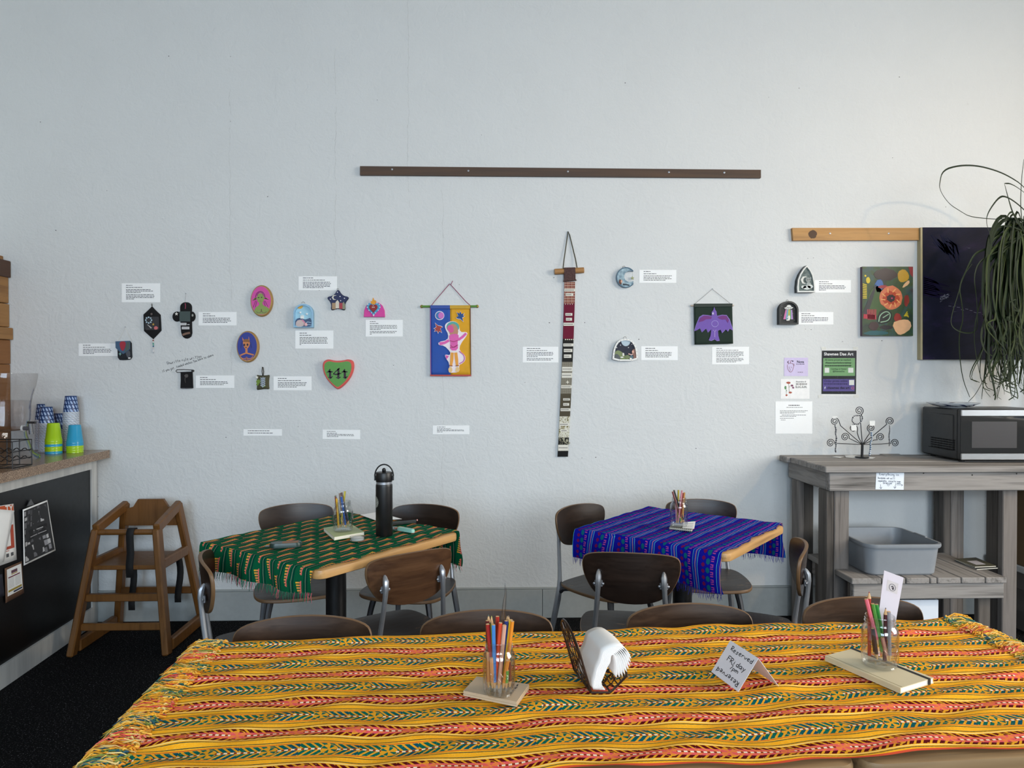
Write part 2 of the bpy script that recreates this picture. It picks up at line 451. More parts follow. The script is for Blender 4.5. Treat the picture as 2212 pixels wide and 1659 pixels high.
def window(i, axis, c, a, b, z0, z1):
    pt = (lambda u, w, z: (u, c + w, z)) if axis == 'y' else (lambda u, w, z: (c + w, u, z))
    hs = (lambda u, w, z: (u, w, z)) if axis == 'y' else (lambda u, w, z: (w, u, z))
    mb = MB()
    for u in (a + .03, b - .03): mb.box(pt(u, 0, (z0 + z1) / 2), hs(.03, .05, (z1 - z0) / 2))
    for z in (z0 + .03, z1 - .03): mb.box(pt((a + b) / 2, 0, z), hs((b - a) / 2 - .06, .05, .03))
    n = 3
    for k in range(1, n): mb.box(pt(a + (b - a) * k / n, 0, (z0 + z1) / 2), hs(.022, .03, (z1 - z0) / 2 - .06))
    mb.box(pt((a + b) / 2, 0, z0 + (z1 - z0) * .62), hs((b - a) / 2 - .06, .028, .02))
    w = struct(mb.build('window_%d' % i, WHT))
    MB().box(pt((a + b) / 2, 0, (z0 + z1) / 2), hs((b - a) / 2 - .05, .003, (z1 - z0) / 2 - .05)).build('pane', PANE, w)
window(1, 'y', YF - .06, *WF[0]); window(2, 'y', YF - .06, *WF[1]); window(3, 'x', XR + .06, *WR[0])
# added pendant lamp, out of view, giving the right-hand side warm light
pl = thing('added_pendant_lamp', 'added warm pendant lamp, out of view, hanging from the ceiling right of the bench', 'lamp', (3.5, 1.3, HC))
MB().tube([(0, 0, -.001), (0, 0, -1.02)], .006, 8).build('cable', M('#111113', .6), pl); MB().lathe([(.03, -1.00), (.05, -1.03), (.17, -1.18), (.175, -1.19), (.165, -1.185), (.045, -1.035)], 28, cap0=True, cap1=True).build('shade', M('#1c1c1e', .5), pl, True)
_bm = Mat('lit_bulb'); _bm.b.inputs['Emission Color'].default_value = (1, .74, .42, 1); _bm.b.inputs['Emission Strength'].default_value = 12; MB().ball((0, 0, -1.13), .045, 14, 8).build('bulb', _bm.m, pl, True)
_l = bpy.data.lights.new('added_pendant_light', 'POINT'); _l.energy = 95; _l.color = (1.0, .70, .38); _l.shadow_soft_size = .06; _lo = bpy.data.objects.new('added_pendant_light', _l); col.objects.link(_lo); _lo.location = (3.5, 1.3, HC - 1.20)
# baseboard with a small bead on top
BB = M('#9fa3a2', .5, bump=.2)
bb = struct(MB().build('baseboard_back', BB))
seam = on_wall(1171, 1300).x
mb = MB(); mb.box(((XL + .52 + seam) / 2, D - .009, .08), ((seam - XL - .52) / 2 - .0012, .009, .08), bev=.002); mb.box(((seam + XR) / 2, D - .009, .08), ((XR - seam) / 2 - .0012, .009, .08), bev=.002)
mb.box(((XL + .52 + XR) / 2, D - .007, .1655), ((XR - XL - .52) / 2, .007, .0055), bev=.003)
bb.data = mb.mesh('baseboard_back'); bb.data.materials.append(BB)

# ================================================================ tables
OAK = wood('oak_edge', '#8a6034', '#c79a62', 0, 70, .4, .1, c3='#b5854c')
OAK2 = wood('worn_oak_edge', '#5d4630', '#8f7350', 0, 70, .4, .1, c3='#7b6042')
BLK = M('#0c0c0e', .35); CAST = M('#17171a', .45)
def rounded(la, lb, r=.03, n=4): return [(x, y) for x, y in rrect(0, 0, la, lb, r, n)]
def table(name, label, org, a, b, la, lb, top=.75, mat=OAK, col_at=(.5, .5), foot=.15, feet=(45, 135, 225, 315)):
    rz = math.atan2(a.y, a.x)
    t = thing(name, label, 'table', (org.x, org.y, 0), rz)
    sg = 1 if (a.x * b.y - a.y * b.x) > 0 else -1
    mb = MB(); o = rounded(la, lb)
    P = lambda k, z: [(x * 1 + (la / 2 - x) * k, (y + (lb / 2 - y) * k) * sg, z) for x, y in o]
    L = [P(.02, top - .032), P(.004, top - .029), P(0, top - .022), P(0, top - .010), P(.004, top - .003), P(.02, top)]
    if sg < 0: L = [l[::-1] for l in L]
    n = len(o)
    for l in L: mb.v += l
    for k in range(len(L) - 1):
        for i in range(n): j = (i + 1) % n; mb.f.append([k * n + i, k * n + j, k * n + n + j, k * n + n + i]); mb.mi.append(0)
    mb.f.append(list(range(n - 1, -1, -1))); mb.mi.append(0); mb.f.append([5 * n + i for i in range(n)]); mb.mi.append(0)
    mb.build('table_top', mat, t, True)
    c = (la * col_at[0], lb * col_at[1] * sg, 0)
    MB().lathe([(.038, .03), (.038, top - .05), (.09, top - .045), (.09, top - .033)], 24, c).build('column', BLK, t, True)
    mb = MB()
    for k in feet:
        q = R(k); e = (c[0] + foot * math.cos(q), c[1] + foot * math.sin(q), .016)
        mb.tube([(c[0], c[1], .05), (c[0] + (e[0] - c[0]) * .5, c[1] + (e[1] - c[1]) * .5, .036), e], [.03, .022, .016], 8)
    mb.lathe([(.06, .02), (.055, .06), (.038, .07)], 20, c)
    mb.build('base', CAST, t, True)
    return t, (lambda s, v, z=top: Vector((org.x, org.y, 0)) + a * s + b * v + Vector((0, 0, z)))
TOP = .75
def axes(Fp, Rp, Lp):
    f, r, l = (on_z(*p, TOP) for p in (Fp, Rp, Lp)); f.z = r.z = l.z = 0
    a = (r - f); la = a.length; a.normalize(); b = Vector((-a.y, a.x, 0))
    if b.dot(l - f) < 0: b = -b
    return f, a, b, la, (l - f).dot(b)
gF, gA, gB, gla, glb = axes((690, 1234), (993, 1150), (474, 1166))
bF, bA, bB, bla, blb = axes((1574, 1197), (1690, 1138), (1240, 1158))
bla, blb = max(bla, .60), .62
_, GP = table('dining_table', 'square oak-edged pedestal table under the green fringed cloth', gF, gA, gB, gla, glb, foot=.2, feet=(65, 115, 245, 295))
_, BP = table('dining_table', 'square oak-edged pedestal table under the blue striped cloth', bF, bA, bB, bla, blb, foot=.2, feet=(90, 165, 300, 0))
yB = on_z(428, 1391, TOP); yR = on_z(2100, 1338, TOP); yB.z = yR.z = 0
yA = (yR - yB).normalized(); yV = Vector((yA.y, -yA.x, 0))
table('dining_table', 'long worn oak table at left under the yellow woven cloth', yB, yA, yV, 1.215, .61, mat=OAK2, col_at=(.366, .70), foot=.2, feet=(0, 180, 270))
table('dining_table', 'short worn oak table at right end under the yellow woven cloth', yB + yA * 1.222, yA, yV, .63, .61, mat=OAK2, foot=.2, feet=(60, 240, 300))
YP = lambda s, v, z=TOP: yB + yA * s + yV * v + Vector((0, 0, z))

# ---------------------------------------------------------------- woven cloths
def finish_cloth(m, color, co):
    n = m.noise(co, 900, 2, .6); n2 = m.noise(co, 14, 3)
    m.base(m.mix(n * .35, color, '#2a2018') if False else color).rough(.92)
    m.b.inputs['Specular IOR Level'].default_value = .04
    m.bump(n, .35, .0008); return m.m
def cloth_yellow():
    m = Mat('yellow_woven_cotton'); co = m.coord('UV'); u, v, _ = m.sep(co)
    n = m.noise(co, 9, 2); nf = m.noise(co, 260, 2); ng = m.noise(co, 30, 3)
    v2 = v + (n - .5) * .005 + (nf - .5) * .0010; u2 = u + (nf - .5) * .0014
    t = (v2 - .008) / .059; k = t.floor(); d = (t.frac() - .5) * .059; ad = d.abs(); red = (k * .5).frac().gt(.25)
    w = ((u2 + k * .031) / .096).frac() - .5; wm = w * .096
    inb = ad.lt(.0172)
    leaf = ((wm + ad * .95) / .0132).frac().lt(.64) * ad.gt(.0024) * ad.lt(.0165)
    r2 = wm * wm + d * d * 1.2; fl = r2.lt(.00017); th = d.atan2(wm)
    leaf = leaf * (r2.gt(.00021)) + fl * ((th * 4.0).sin().gt(.35)) * r2.gt(.00001)
    yel = m.mix(ng, '#f7a516', '#ffbd32'); yel = m.mix(nf.gt(.58) * .3, yel, '#ffcf58')
    yd = m.mix(nf, '#f4ae2c', '#e09a20')
    teal = m.mix((wm * 12 + ng * .9 - .5).clamp(), '#0a6456', '#123a70')
    maro = m.mix(ad.lt(.0085), '#5a0d14', m.mix(ng, '#e0436a', '#f0705a'))
    lc = m.mix(red, teal, maro)
    gap = m.mix(red * ad.lt(.009), yd, '#ef8148')
    band = m.mix(leaf, gap, lc)
    dash = ((u2 / .0105).frac().lt(.55)); midc = m.mix(dash, '#8c2a1c', '#f6e6cf')
    band = m.mix(ad.lt(.0019) * (wm.abs().gt(.012)), band, midc)
    band = m.mix(nf.gt(.66) * .22, band, '#f3d9a0')
    c = m.mix(inb, yel, band)
    c = m.mix(ad.between(.0228, .0246), c, '#3d4f3a')
    c = m.mix(ad.between(.0180, .0196) * (red * -1.0 + 1.0), c, '#cf4a2c')
    c = m.mix(ad.between(.0182, .0204) * red, c, '#ffdf8e')
    c = m.mix(v.gt(.597), c, '#d8553a')
    return finish_cloth(m, c, co)
def cloth_green():
    m = Mat('green_woven_cotton'); co = m.coord('UV'); u, v, _ = m.sep(co); nf = m.noise(co, 240, 2); n = m.noise(co, 12, 2)
    v2 = v + (n - .5) * .006; p = .056
    t = v2 / p; k = t.floor(); f = t.frac() * p
    w = ((u + k * .037) / .088).frac() * .088
    top = w * .22 + .006                       # stepped comb growing along the row
    inm = f.gt(.006) * f.lt(.030) * w.between(.006, .076)
    hh = f - .006
    comb = inm * hh.lt(top) * (((w / .0085).frac()).lt(.6) + hh.lt(.004)).clamp()
    cc = m.mix((hh / .018).clamp(), '#e8626e', '#f4b838')
    base = m.mix(nf, '#0b5034', '#0f6440'); base = m.mix(f.between(.036, .041) + f.between(.050, .0535), base, '#0a3a30')
    base = m.mix(f.between(.0445, .0462) * (((u / .004).frac()).lt(.7)), base, '#b58a90')
    c = m.mix(comb * nf.gt(.33), base, cc)
    return finish_cloth(m, c, co)
def cloth_blue():
    m = Mat('blue_woven_cotton'); co = m.coord('UV'); u, v, _ = m.sep(co); nf = m.noise(co, 240, 2); n = m.noise(co, 12, 2)
    v2 = v + (n - .5) * .005; p = .088; f = (v2 / p).frac() * p
    base = m.mix(nf, '#0f1080', '#1619a0')
    c = m.mix(f.between(.0045, .0065) + f.between(.0245, .0262), base, '#4fb3c8'); c = m.mix(f.between(.0135, .0155), c, '#d99a86')
    c = m.mix(f.between(.0095, .0105) + f.between(.019, .020), c, '#3a5fd0')
    w = (u / .026).frac() * .026
    pk = f.between(.036, .046) * (w.between(.002, .0055) + w.between(.009, .0125) + w.between(.009, .020) * f.lt(.039) + w.between(.0165, .020)).clamp()
    c = m.mix(pk * .85, c, '#b8488c')
    tq = f.between(.049, .062) * (((u / .03).frac() - .5).abs() * .03 + (f - .0555).abs() * .8).lt(.011)
    c = m.mix(tq * .85, c, '#0d6468')
    rd = f.between(.066, .078) * (((u / .022 + .3).frac() - .5).abs() * .022 + (f - .072).abs() * .9).lt(.008)
    c = m.mix(rd * .85, c, '#761436')
    return finish_cloth(m, c, co)

def fringe_mesh(strands, mats, name='fringe'):
    mb = MB()
    for pts, r, mi in strands: mb.tube(pts, [r] * (len(pts) - 1) + [r * .5], 4, mi, cap=False)
    me = mb.mesh(name, True)
    return me
def drape(name, label, P, la, w0, w1, ov0, ov1, mat, fr_cols, seed, skew=0.0, top=TOP):
    """strip of cloth lying on a table and hanging over both ends; P(s, v, z) maps table coordinates"""
    rnd = random.Random(seed); ph = [rnd.uniform(0, 6) for _ in range(8)]
    tot = ov0 + la + ov1
    def pos(S, v):
        s = S - ov0 + skew * (v - w0); e = .008; r = .012
        wav = .0022 * math.sin(v * 23 + ph[0]) * math.sin(s * 17 + ph[1]) + .0015 * math.sin(s * 41 + v * 30 + ph[2])
        if s < -e:
            dz = min(-s - e, ov0); k = min(1, dz / r)
            return P(-e - .004 * k - (.010 * math.sin(v * 30 + ph[3]) + .010) * min(1, dz / .05) , v + .006 * math.sin(dz * 20 + v * 10), top + .004 + wav * (1 - k) - dz * .99)
        if s > la + e:
            dz = s - la - e; k = min(1, dz / r)
            return P(la + e + .004 * k + (.010 * math.sin(v * 28 + ph[4]) + .010) * min(1, dz / .05), v - .006 * math.sin(dz * 18), top + .004 + wav * (1 - k) - dz * .99)
        return P(s, v, top + .004 + abs(wav))
    mb = MB(); mb.uv = {}
    nu, nv = 150, 110
    edge = lambda S: w0 + .006 * math.sin(S * 19 + ph[5]) + .004 * math.sin(S * 47 + ph[6])
    vv = lambda i, j: edge(i * tot) * (1 - j) + w1 * j
    mb.grid(lambda i, j: pos(i * tot, vv(i, j)), nu, nv, 0, lambda i, j: (i * tot, vv(i, j) - w0 + .01))
    c = thing(name, label, 'tablecloth', P(la / 2, (w0 + w1) / 2, top + .004))
    inv = Matrix.Translation(-c.location)
    fb = mb.mesh('fabric', True); fb.transform(inv); obj('fabric', fb, mat, c)
    st = []
    for end in (0, 1):
        k = int((w1 - w0) / .0045)
        for i in range(k):
            v = w0 + (w1 - w0) * (i + rnd.random() * .6) / k; S = 0.004 if end == 0 else tot - .004
            p0 = pos(S, v); L = rnd.uniform(.018, .034); out = P(-1 if end == 0 else 1, 0, 0) - P(0, 0, 0); out.normalize()
            sd = (P(0, 1, 0) - P(0, 0, 0)).normalized() * rnd.uniform(-.008, .008)
            st.append(([p0, p0 + Vector((0, 0, -L * .5)) + sd * .4 + out * .002, p0 + Vector((0, 0, -L)) + sd + out * rnd.uniform(0, .006)], .0009, rnd.randrange(len(fr_cols))))
    k = int(la / .006)
    for i in range(k):   # short raw threads along the long edge that shows the wood
        s = la * (i + rnd.random()) / k; v = edge(s + ov0); p0 = P(s, v + .003, top + .005)
        sd = (P(1, 0, 0) - P(0, 0, 0)).normalized() * rnd.uniform(-.006, .006); b = (P(0, -1, 0) - P(0, 0, 0)).normalized()
        st.append(([p0, p0 + b * rnd.uniform(.004, .011) + sd], .0008, 0))
    me = fringe_mesh(st, fr_cols); me.transform(inv); tag(obj('fringe', me, fr_cols, c), kind='stuff')
    return c
GRN = [M('#12684a', .9), M('#0c5238', .9), M('#1c7a58', .9), M('#c06068', .9)]
BLU = [M('#1a1c88', .9), M('#20269c', .9), M('#141568', .9)]
drape('tablecloth', 'green woven cloth with pink and yellow comb motifs and fringed ends', GP, gla, .012, glb + .004, .085, .15, cloth_green(), GRN, 3, skew=-.10)
drape('tablecloth', 'dark blue woven striped cloth with pink and teal motifs', BP, bla, .012, blb + .004, .15, .15, cloth_blue(), BLU, 5, skew=.05)

# yellow cloth lies flat on the two long tables, with knotted fringe over both ends
YL = 1.852
rnd = random.Random(11); _ph = [rnd.uniform(0, 6) for _ in range(30)]
def ywav(s, v):
    z = 0.0
    for k in range(6):
        z += .0008 * math.sin(s * (9 + 7 * k) + v * (38 + 11 * k) * (1 if k % 2 else -1) + _ph[k])
    z += .0030 * math.exp(-((s - 1.12 - .5 * (v - .2)) / .05) ** 2) + .0035 * math.exp(-((v - .44 - .03 * math.sin(s * 7)) / .012) ** 2) * (.5 + .5 * math.sin(s * 5 + 1))
    z += .003 * math.exp(-((v - .02 - .012 * math.sin(s * 9)) / .012) ** 2)
    return TOP + .0062 + z
yc = thing('tablecloth', 'yellow woven cloth with teal and red leaf bands and knotted fringe', 'tablecloth', YP(YL / 2, .3, TOP))
inv = Matrix.Translation(-yc.location)
mb = MB(); y0 = .05; y1 = YL - .05
ved = lambda s, j: (.010 + .004 * math.sin(s * 14) + .003 * math.sin(s * 41)) * (1 - j) + (.600 + .007 * math.sin(s * 11 + 2) + .004 * math.sin(s * 31)) * j
def ypos(i, j):
    s = y0 + (y1 - y0) * i; v = ved(s, j); return YP(s, v, ywav(s, v))
mb.grid(ypos, 420, 150, 0, lambda i, j: (y0 + (y1 - y0) * i, .01 + .592 * j))
me = mb.mesh('fabric', True); me.transform(inv); obj('fabric', me, cloth_yellow(), yc)
FC = [M(c, .9) for c in ('#eaa326', '#e9b347', '#d98b24', '#27635a', '#1d4f66', '#c8443a', '#e2705c', '#dcc07a', '#7f8a3a')]
st = []
for end in (0, 1):
    e0, sg = (y0, -1) if end == 0 else (y1, 1)
    for i in range(520):   # strands: pale twisted yarn running to the edge and drooping over it
        v = .012 + .586 * (i + rnd.random()) / 520; ci = int((v - .008) / .059); fr = ((v - .008) / .059) % 1
        cols = ([3, 4, 8, 0, 1, 7] if ci % 2 == 0 else [5, 6, 2, 0, 7, 1]) if .2 < fr < .8 else [0, 1, 2, 7, 0, rnd.choice([3, 5, 8])]
        s1 = e0 + sg * rnd.uniform(.040, .078); pts = []
        kn = rnd.uniform(-.024, .024); v0 = v; j0 = rnd.uniform(.0, .022)
        for q in range(6):
            f = q / 5; s = e0 - sg * j0 + (s1 - e0 + sg * j0) * f; vv_ = v0 + kn * f * f + .004 * math.sin(f * 9 + i)
            over = max(0, (-s if end == 0 else s - YL)) ; lift = .0012 + .0075 * math.sin(f * 3.1) * rnd.uniform(.1, 1)
            z = ywav(s, v) + lift - over * rnd.uniform(.6, 1.5)
            pts.append(YP(s, vv_, z))
        st.append((pts, rnd.uniform(.0008, .0015), rnd.choice(cols)))
    for i in range(420):   # knots of the net
        v = .012 + .586 * rnd.random(); ci = int((v - .008) / .059); fr = ((v - .008) / .059) % 1
        cols = ([3, 4, 8, 7] if ci % 2 == 0 else [5, 6, 2, 7]) if .2 < fr < .8 else [0, 1, 2]
        s = e0 + sg * rnd.uniform(-.016, .03); d = rnd.choice([-1, 1]) * .006
        st.append(([YP(s - .004, v - d * .5, ywav(s, v) + .003), YP(s, v, ywav(s, v) + .0055), YP(s + .004, v + d * .5, ywav(s, v) + .003)], .0018, rnd.choice(cols)))
me = fringe_mesh(st, FC); me.transform(inv); tag(obj('fringe', me, FC, yc), kind='stuff')

# ================================================================ chairs
PLY = wood('dark_ply', '#170e0a', '#2f1f16', 0, 90, .32, .06)
PLYB = wood('brown_ply', '#3a2416', '#5e4028', 0, 90, .32, .06); PLYN = wood('umber_ply', '#26180f', '#4a3321', 0, 90, .32, .06)
def scuffed():
    m = Mat('scuffed_seat_ply'); co = m.coord(); n = m.noise(m.mapping(co, (12, 90, 12), rnd=True), 1, 5, .6, .4); w = m.noise(m.mapping(co, (14, 60, 10), rnd=True), 1, 6, .75); g = m.noise(m.mapping(co, (4, 4, 4), rnd=True), 1, 2)
    b = m.ramp(n, [(.3, '#120c09'), (.75, '#2a1d16')]); m.base(m.mix((w.gt(.60) * g.gt(.53)) * .8, b, '#7a5a3c')).rough(n * .25 + .30).bump(n, .08, .001); m.b.inputs['Specular IOR Level'].default_value = .35; return m.m
SEATM = scuffed(); EDGE = M('#6e5236', .5); STEEL = M('#a9acb2', .34, .75, .08); DSTEEL = M('#4a4b4f', .38, .6, .1)
def bent_panel(outline, surf, thick, rings=6, mi_edge=1):
    """panel with outline [(a,b)] and surf(a,b,side)->xyz; returns MB"""
    mb = MB(); n = len(outline); ca = sum(p[0] for p in outline) / n; cb = sum(p[1] for p in outline) / n
    def lay(side, k, ins=0.0):
        return [surf(ca + (p[0] - ca) * k, cb + (p[1] - cb) * k, side) for p in outline]
    ks = [(.06), .25, .45, .65, .82, .93, .985]
    loops = [lay(0, k) for k in ks] + [lay(.25, 1.0), lay(.75, 1.0)] + [lay(1, k) for k in ks[::-1]]
    for l in loops: mb.v += [tuple(p) for p in l]
    for q in range(len(loops) - 1):
        e = 1 if len(ks) - 1 <= q <= len(ks) + 1 else 0
        for i in range(n):
            j = (i + 1) % n; mb.f.append([q * n + i, q * n + j, (q + 1) * n + j, (q + 1) * n + i]); mb.mi.append(mi_edge if e else 0)
    L = len(loops) - 1
    mb.f.append(list(range(n - 1, -1, -1))); mb.mi.append(0); mb.f.append([L * n + i for i in range(n)]); mb.mi.append(0)
    return mb
CH_TOP = .77
BACK_O = smooth_loop([(-.168, .055), (-.150, .082), (-.06, .094), (.06, .094), (.150, .082), (.168, .055), (.160, .0), (.120, -.062), (.05, -.084), (-.05, -.084), (-.120, -.062), (-.160, .0)], 2)
SEAT_O = smooth_loop([(-.185, .13), (-.14, .175), (.0, .188), (.14, .175), (.185, .13), (.190, .0), (.165, -.14), (.12, -.18), (-.12, -.18), (-.165, -.14), (-.190, .0)], 2)
def make_chair(label, group, back_mat=PLY):
    t = thing('cafe_chair', label, 'chair', group=group)
    bz = CH_TOP - .094
    def bs(a, b, side):
        y = -.195 + 1.25 * a * a - .10 * b; return Vector((a, y - side * .012, bz + b))
    bk = bent_panel(BACK_O, bs, .012); o = bk.build('backrest', [back_mat, EDGE], t, True)
    def ss(a, b, side):
        z = .45 - .010 * math.exp(-((a / .12) ** 2 + ((b + .03) / .11) ** 2)) - .35 * max(0, b - .12) ** 2 * 3; return Vector((a, b, z - side * .014))
    bent_panel(SEAT_O, ss, .014).build('seat', [SEATM, EDGE], t, True)
    for s in (-1, 1):
        mb = MB(); x = s * .108
        mb.tube(smooth_path([(x, -.196, bz + .030), (x, -.208, bz + .004), (x * 1.03, -.204, bz - .06), (s * .125, -.185, .47), (s * .132, -.180, .41), (s * .150, -.205, .25), (s * .172, -.255, .004)], 1),
                [.003, .007, .0105, .010, .0085, .0085, .0085, .0095, .012, .014, .013, .011, .009, .007][:14], 8)
        lg = mb.build('rear_leg', STEEL, t, True)
        MB().tube(smooth_path([(s * .130, -.183, .40), (s * .131, -.15, .425), (s * .13, -.06, .432), (s * .135, .12, .428)], 1), [.011, .011, .010, .010, .009, .008, .008, .008][:8], 8).build('seat_arm', DSTEEL, lg, True)
        br = MB().box((x, -.196, bz - .018), (.014, .004, .012), bev=.003).build('bracket', STEEL, t)
        m2 = MB()
        for dx in (-.014, .014): m2.ball((x + dx, -.200, bz - .018), .0055, 8, 5, sc=(1, .6, 1))
        m2.build('screw', STEEL, br, True)
        MB().tube(smooth_path([(s * .120, .10, .43), (s * .135, .115, .36), (s * .165, .155, .15), (s * .180, .178, .004)], 1), [.016, .014, .013, .012, .011, .009, .008, .007][:8], 8).build('front_leg', DSTEEL, t, True)
    return t
chA = make_chair('tmp', 'dark bentwood chairs around the tables'); chB = make_chair('tmp', 'dark bentwood chairs around the tables', PLYB); chC = make_chair('tmp', 'dark bentwood chairs around the tables', PLYN)
_first = {}
def chair(px, py, face, label, kind=chA, dy=0.0):
    p = on_z(px, py, CH_TOP); f = Vector((face[0], face[1], 0)).normalized()
    rz = math.atan2(-f.x, f.y)
    loc = Vector((p.x, p.y, 0)) + f * .205 ; loc.y += dy
    if kind not in _first: _first[kind] = 1; kind.location = loc; kind.rotation_euler = (0, 0, rz); kind['label'] = label; return kind
    return dup(kind, loc, rz, label)
chair(640, 1088, (.32, -.95), 'dark wooden chair against the wall behind left side of green table')
chair(924, 1089, (-.28, -.96), 'scratched dark wooden chair against the wall behind right side of green table')
chair(436, 1200, (.93, .36), 'dark wooden chair at left of green table beside the high chair')
chair(896, 1191, (-.58, .81), 'brown wooden chair with steel posts in front of green table', chB)
chair(1243, 1090, (.66, -.75), 'dark wooden chair at the wall, left of the blue table')
chair(1512, 1078, (-.16, -.98), 'dark wooden chair behind the blue table against the wall')
chair(1363, 1193, (.20, .98), 'dark wooden chair in front of blue table, steel back posts facing viewer')
chair(1738, 1172, (-.95, .32), 'dark wooden chair with worn seat between blue table and grey bench')
yn = (yV.x, yV.y)
for px, py, lb in ((660, 1330, 'leftmost chair tucked behind the yellow table'), (1050, 1318, 'second chair from left tucked behind the yellow table, behind the pencil jar'),
                   (1481, 1304, 'third chair from left tucked behind the yellow table, behind the reserved card'), (1849, 1290, 'rightmost chair tucked behind the yellow table in front of grey bench')):
    chair(px, py, yn, lb, chC)

# ================================================================ things on the wall
NW = Vector((0, -1, 0))
class Art:
    """a thing hung on the wall; outlines are given in crop coordinates (crop origin + magnification)"""
    def __init__(s, name, label, cat, centre, crop=(0, 0, 1), group=None):
        s.ox, s.oy, s.k = crop; p = on_wall(*s.px(*centre)); s.root = thing(name, label, cat, (p.x, D, p.z), 0, group); s.org = Vector((p.x, D, p.z))
    def px(s, x, y): return (s.ox + x / s.k, s.oy + y / s.k)
    def at(s, x, y, d=0.0): p = on_wall(*s.px(x, y)); p.y = D - d; return p - s.org
    def flat(s, name, pts, c, d0, d1, ch=0.0, parent=None, rough=.6, side=None, metal=0.0):
        mat = c if not isinstance(c, str) else M(c, rough, metal)
        mats = [mat] if side is None else [mat, side if not isinstance(side, str) else M(side, .55)]
        mb = MB(); outs = pts if isinstance(pts[0], list) else [pts]
        for o in outs: mb.prism([s.at(x, y, d0) for x, y in o], NW * (d1 - d0), ch, 0, 1 if side is not None else 0)
        return mb.build(name, mats, parent or s.root)
    def pillow(s, name, pts, mat, d, parent=None, puff=.012):
        n = len(pts); cx = sum(p[0] for p in pts) / n; cy = sum(p[1] for p in pts) / n; mb = MB(); L = []
        for k, dd in ((1, .001), (1.02, d * .35), (.97, d * .7), (.85, d + puff * .5), (.55, d + puff * .9), (.1, d + puff)):
            L.append([s.at(cx + (x - cx) * k, cy + (y - cy) * k, dd) for x, y in pts])
        if (Vector(L[0][1]) - Vector(L[0][0])).cross(Vector(L[0][2]) - Vector(L[0][1])).dot(NW) < 0: L = [l[::-1] for l in L]
        for l in L: mb.v += [tuple(p) for p in l]
        for q in range(len(L) - 1):
            for i in range(n): j = (i + 1) % n; mb.f.append([q * n + i, q * n + j, q * n + n + j, q * n + n + i]); mb.mi.append(0)
        mb.f.append(list(range(n - 1, -1, -1))); mb.mi.append(0); mb.f.append([(len(L) - 1) * n + i for i in range(n)]); mb.mi.append(0)
        return mb.build(name, mat, parent or s.root, True)
    def cord(s, name, pts, w, mat, d=.004, parent=None, closed=False, n=6):
        mat = M(mat, .7) if isinstance(mat, str) else mat
        return MB().tube([s.at(x, y, (d[i] if isinstance(d, (list, tuple)) else d)) for i, (x, y) in enumerate(pts)], w * D / F / s.k / 2, n, closed=closed).build(name, mat, parent or s.root, True)
    def dots(s, name, pts, r, mat, d, parent=None):
        mat = M(mat, .35) if isinstance(mat, str) else mat; mb = MB()
        for x, y in pts: mb.ball(s.at(x, y, d), r * D / F / s.k, 8, 5, sc=(1, .6, 1))
        return mb.build(name, mat, parent or s.root, True)
    def nail(s, x, y): 
        p = s.at(x, y, .0); return MB().tube([p, p + NW * .012], .0016, 6).build('nail', STEEL, s.root)

PAPER = M('#f7f8f8', .8, var=.02); INK = M('#3c3d40', .8); INK2 = M('#1d1d20', .7)
def paper_label(x0, y0, x1, y1, lines, label, tilt=0.0):
    a = Art('wall_label', label, 'label', ((x0 + x1) / 2, (y0 + y1) / 2), group='printed artwork labels on the wall')
    rnd_ = random.Random(x0 * 7 + y0)
    rot = lambda x, y: (x, y + (x - x0) * tilt)
    a.flat('sheet', [rot(x0, y0), rot(x1, y0), rot(x1, y1), rot(x0, y1)], PAPER, 0.0003, .0012)
    mb = MB(); n = sum(1 if l_ else .5 for l_ in lines); st_ = min(3.1, (y1 - y0 - 6.0) / n); top = max(3.0, (y1 - y0 - n * st_) * .45); y = y0 + top; W = x1 - x0; xl = x0 + W * .115
    for fr in lines:
        if fr == 0: y += st_ * .5; continue
        x = xl; end = xl + W * .76 * fr
        while x < end - 1:
            w = min(rnd_.uniform(2.0, 7.0), end - x)
            mb.prism([a.at(*rot(p, q), .00125) for p, q in ((x, y), (x + w, y), (x + w, y + st_ * .4), (x, y + st_ * .4))], NW * .0002); x += w + 1.0
        y += st_
    tag(mb.build('printed_text', INK, a.root), kind='stuff')
L_ = lambda n, e=.5, t=.25, s=.55: [t, 0, s, 0] + [random.uniform(.92, 1.0) for _ in range(n - 1)] + [e]
paper_label(263, 612, 346, 653, [.22, 0, .55, 0, .85, .92, .5, 0, .95, .97, .95, .3], 'white printed label above the black hexagonal pouch')
paper_label(429, 674, 511, 703, L_(4, .85, .25, .45), 'white printed label right of the four-lobed black flower pouch')
paper_label(170, 742, 254, 769, L_(4, .4, .25, .75), 'white printed label left of the small envelope pouch, leftmost label')
paper_label(423, 811, 506, 838, L_(3, .8, .25, .55), 'white printed label right of the black patch on a safety pin')
paper_label(645, 597, 728, 627, L_(5, .7, .35, .75), 'white printed label above the navy star ornament')
paper_label(638, 714, 720, 753, L_(6, .05, .25, .4), 'white printed label under the pale blue seaside arch')
paper_label(790, 691, 870, 727, [.2, 0, .3, 0, .95, .97, .96, .4, 0, .95, .9, .06], 'white printed label under the pink arch with flaming heart')
paper_label(591, 813, 673, 843, L_(4, .65, .3, .8), 'white printed label right of the little green cushion')
paper_label(526, 927, 609, 941, [.75, 0, .85], 'thin white printed strip below the small green cushion, lowest at left', .002)
paper_label(697, 928, 778, 948, [.3, 0, .35, .95, .97, .4], 'thin white printed strip below the green heart', .01)
paper_label(935, 919, 1014, 938, [.3, 0, .5, .95, .97, .2], 'thin white printed strip below the blue and yellow banner')
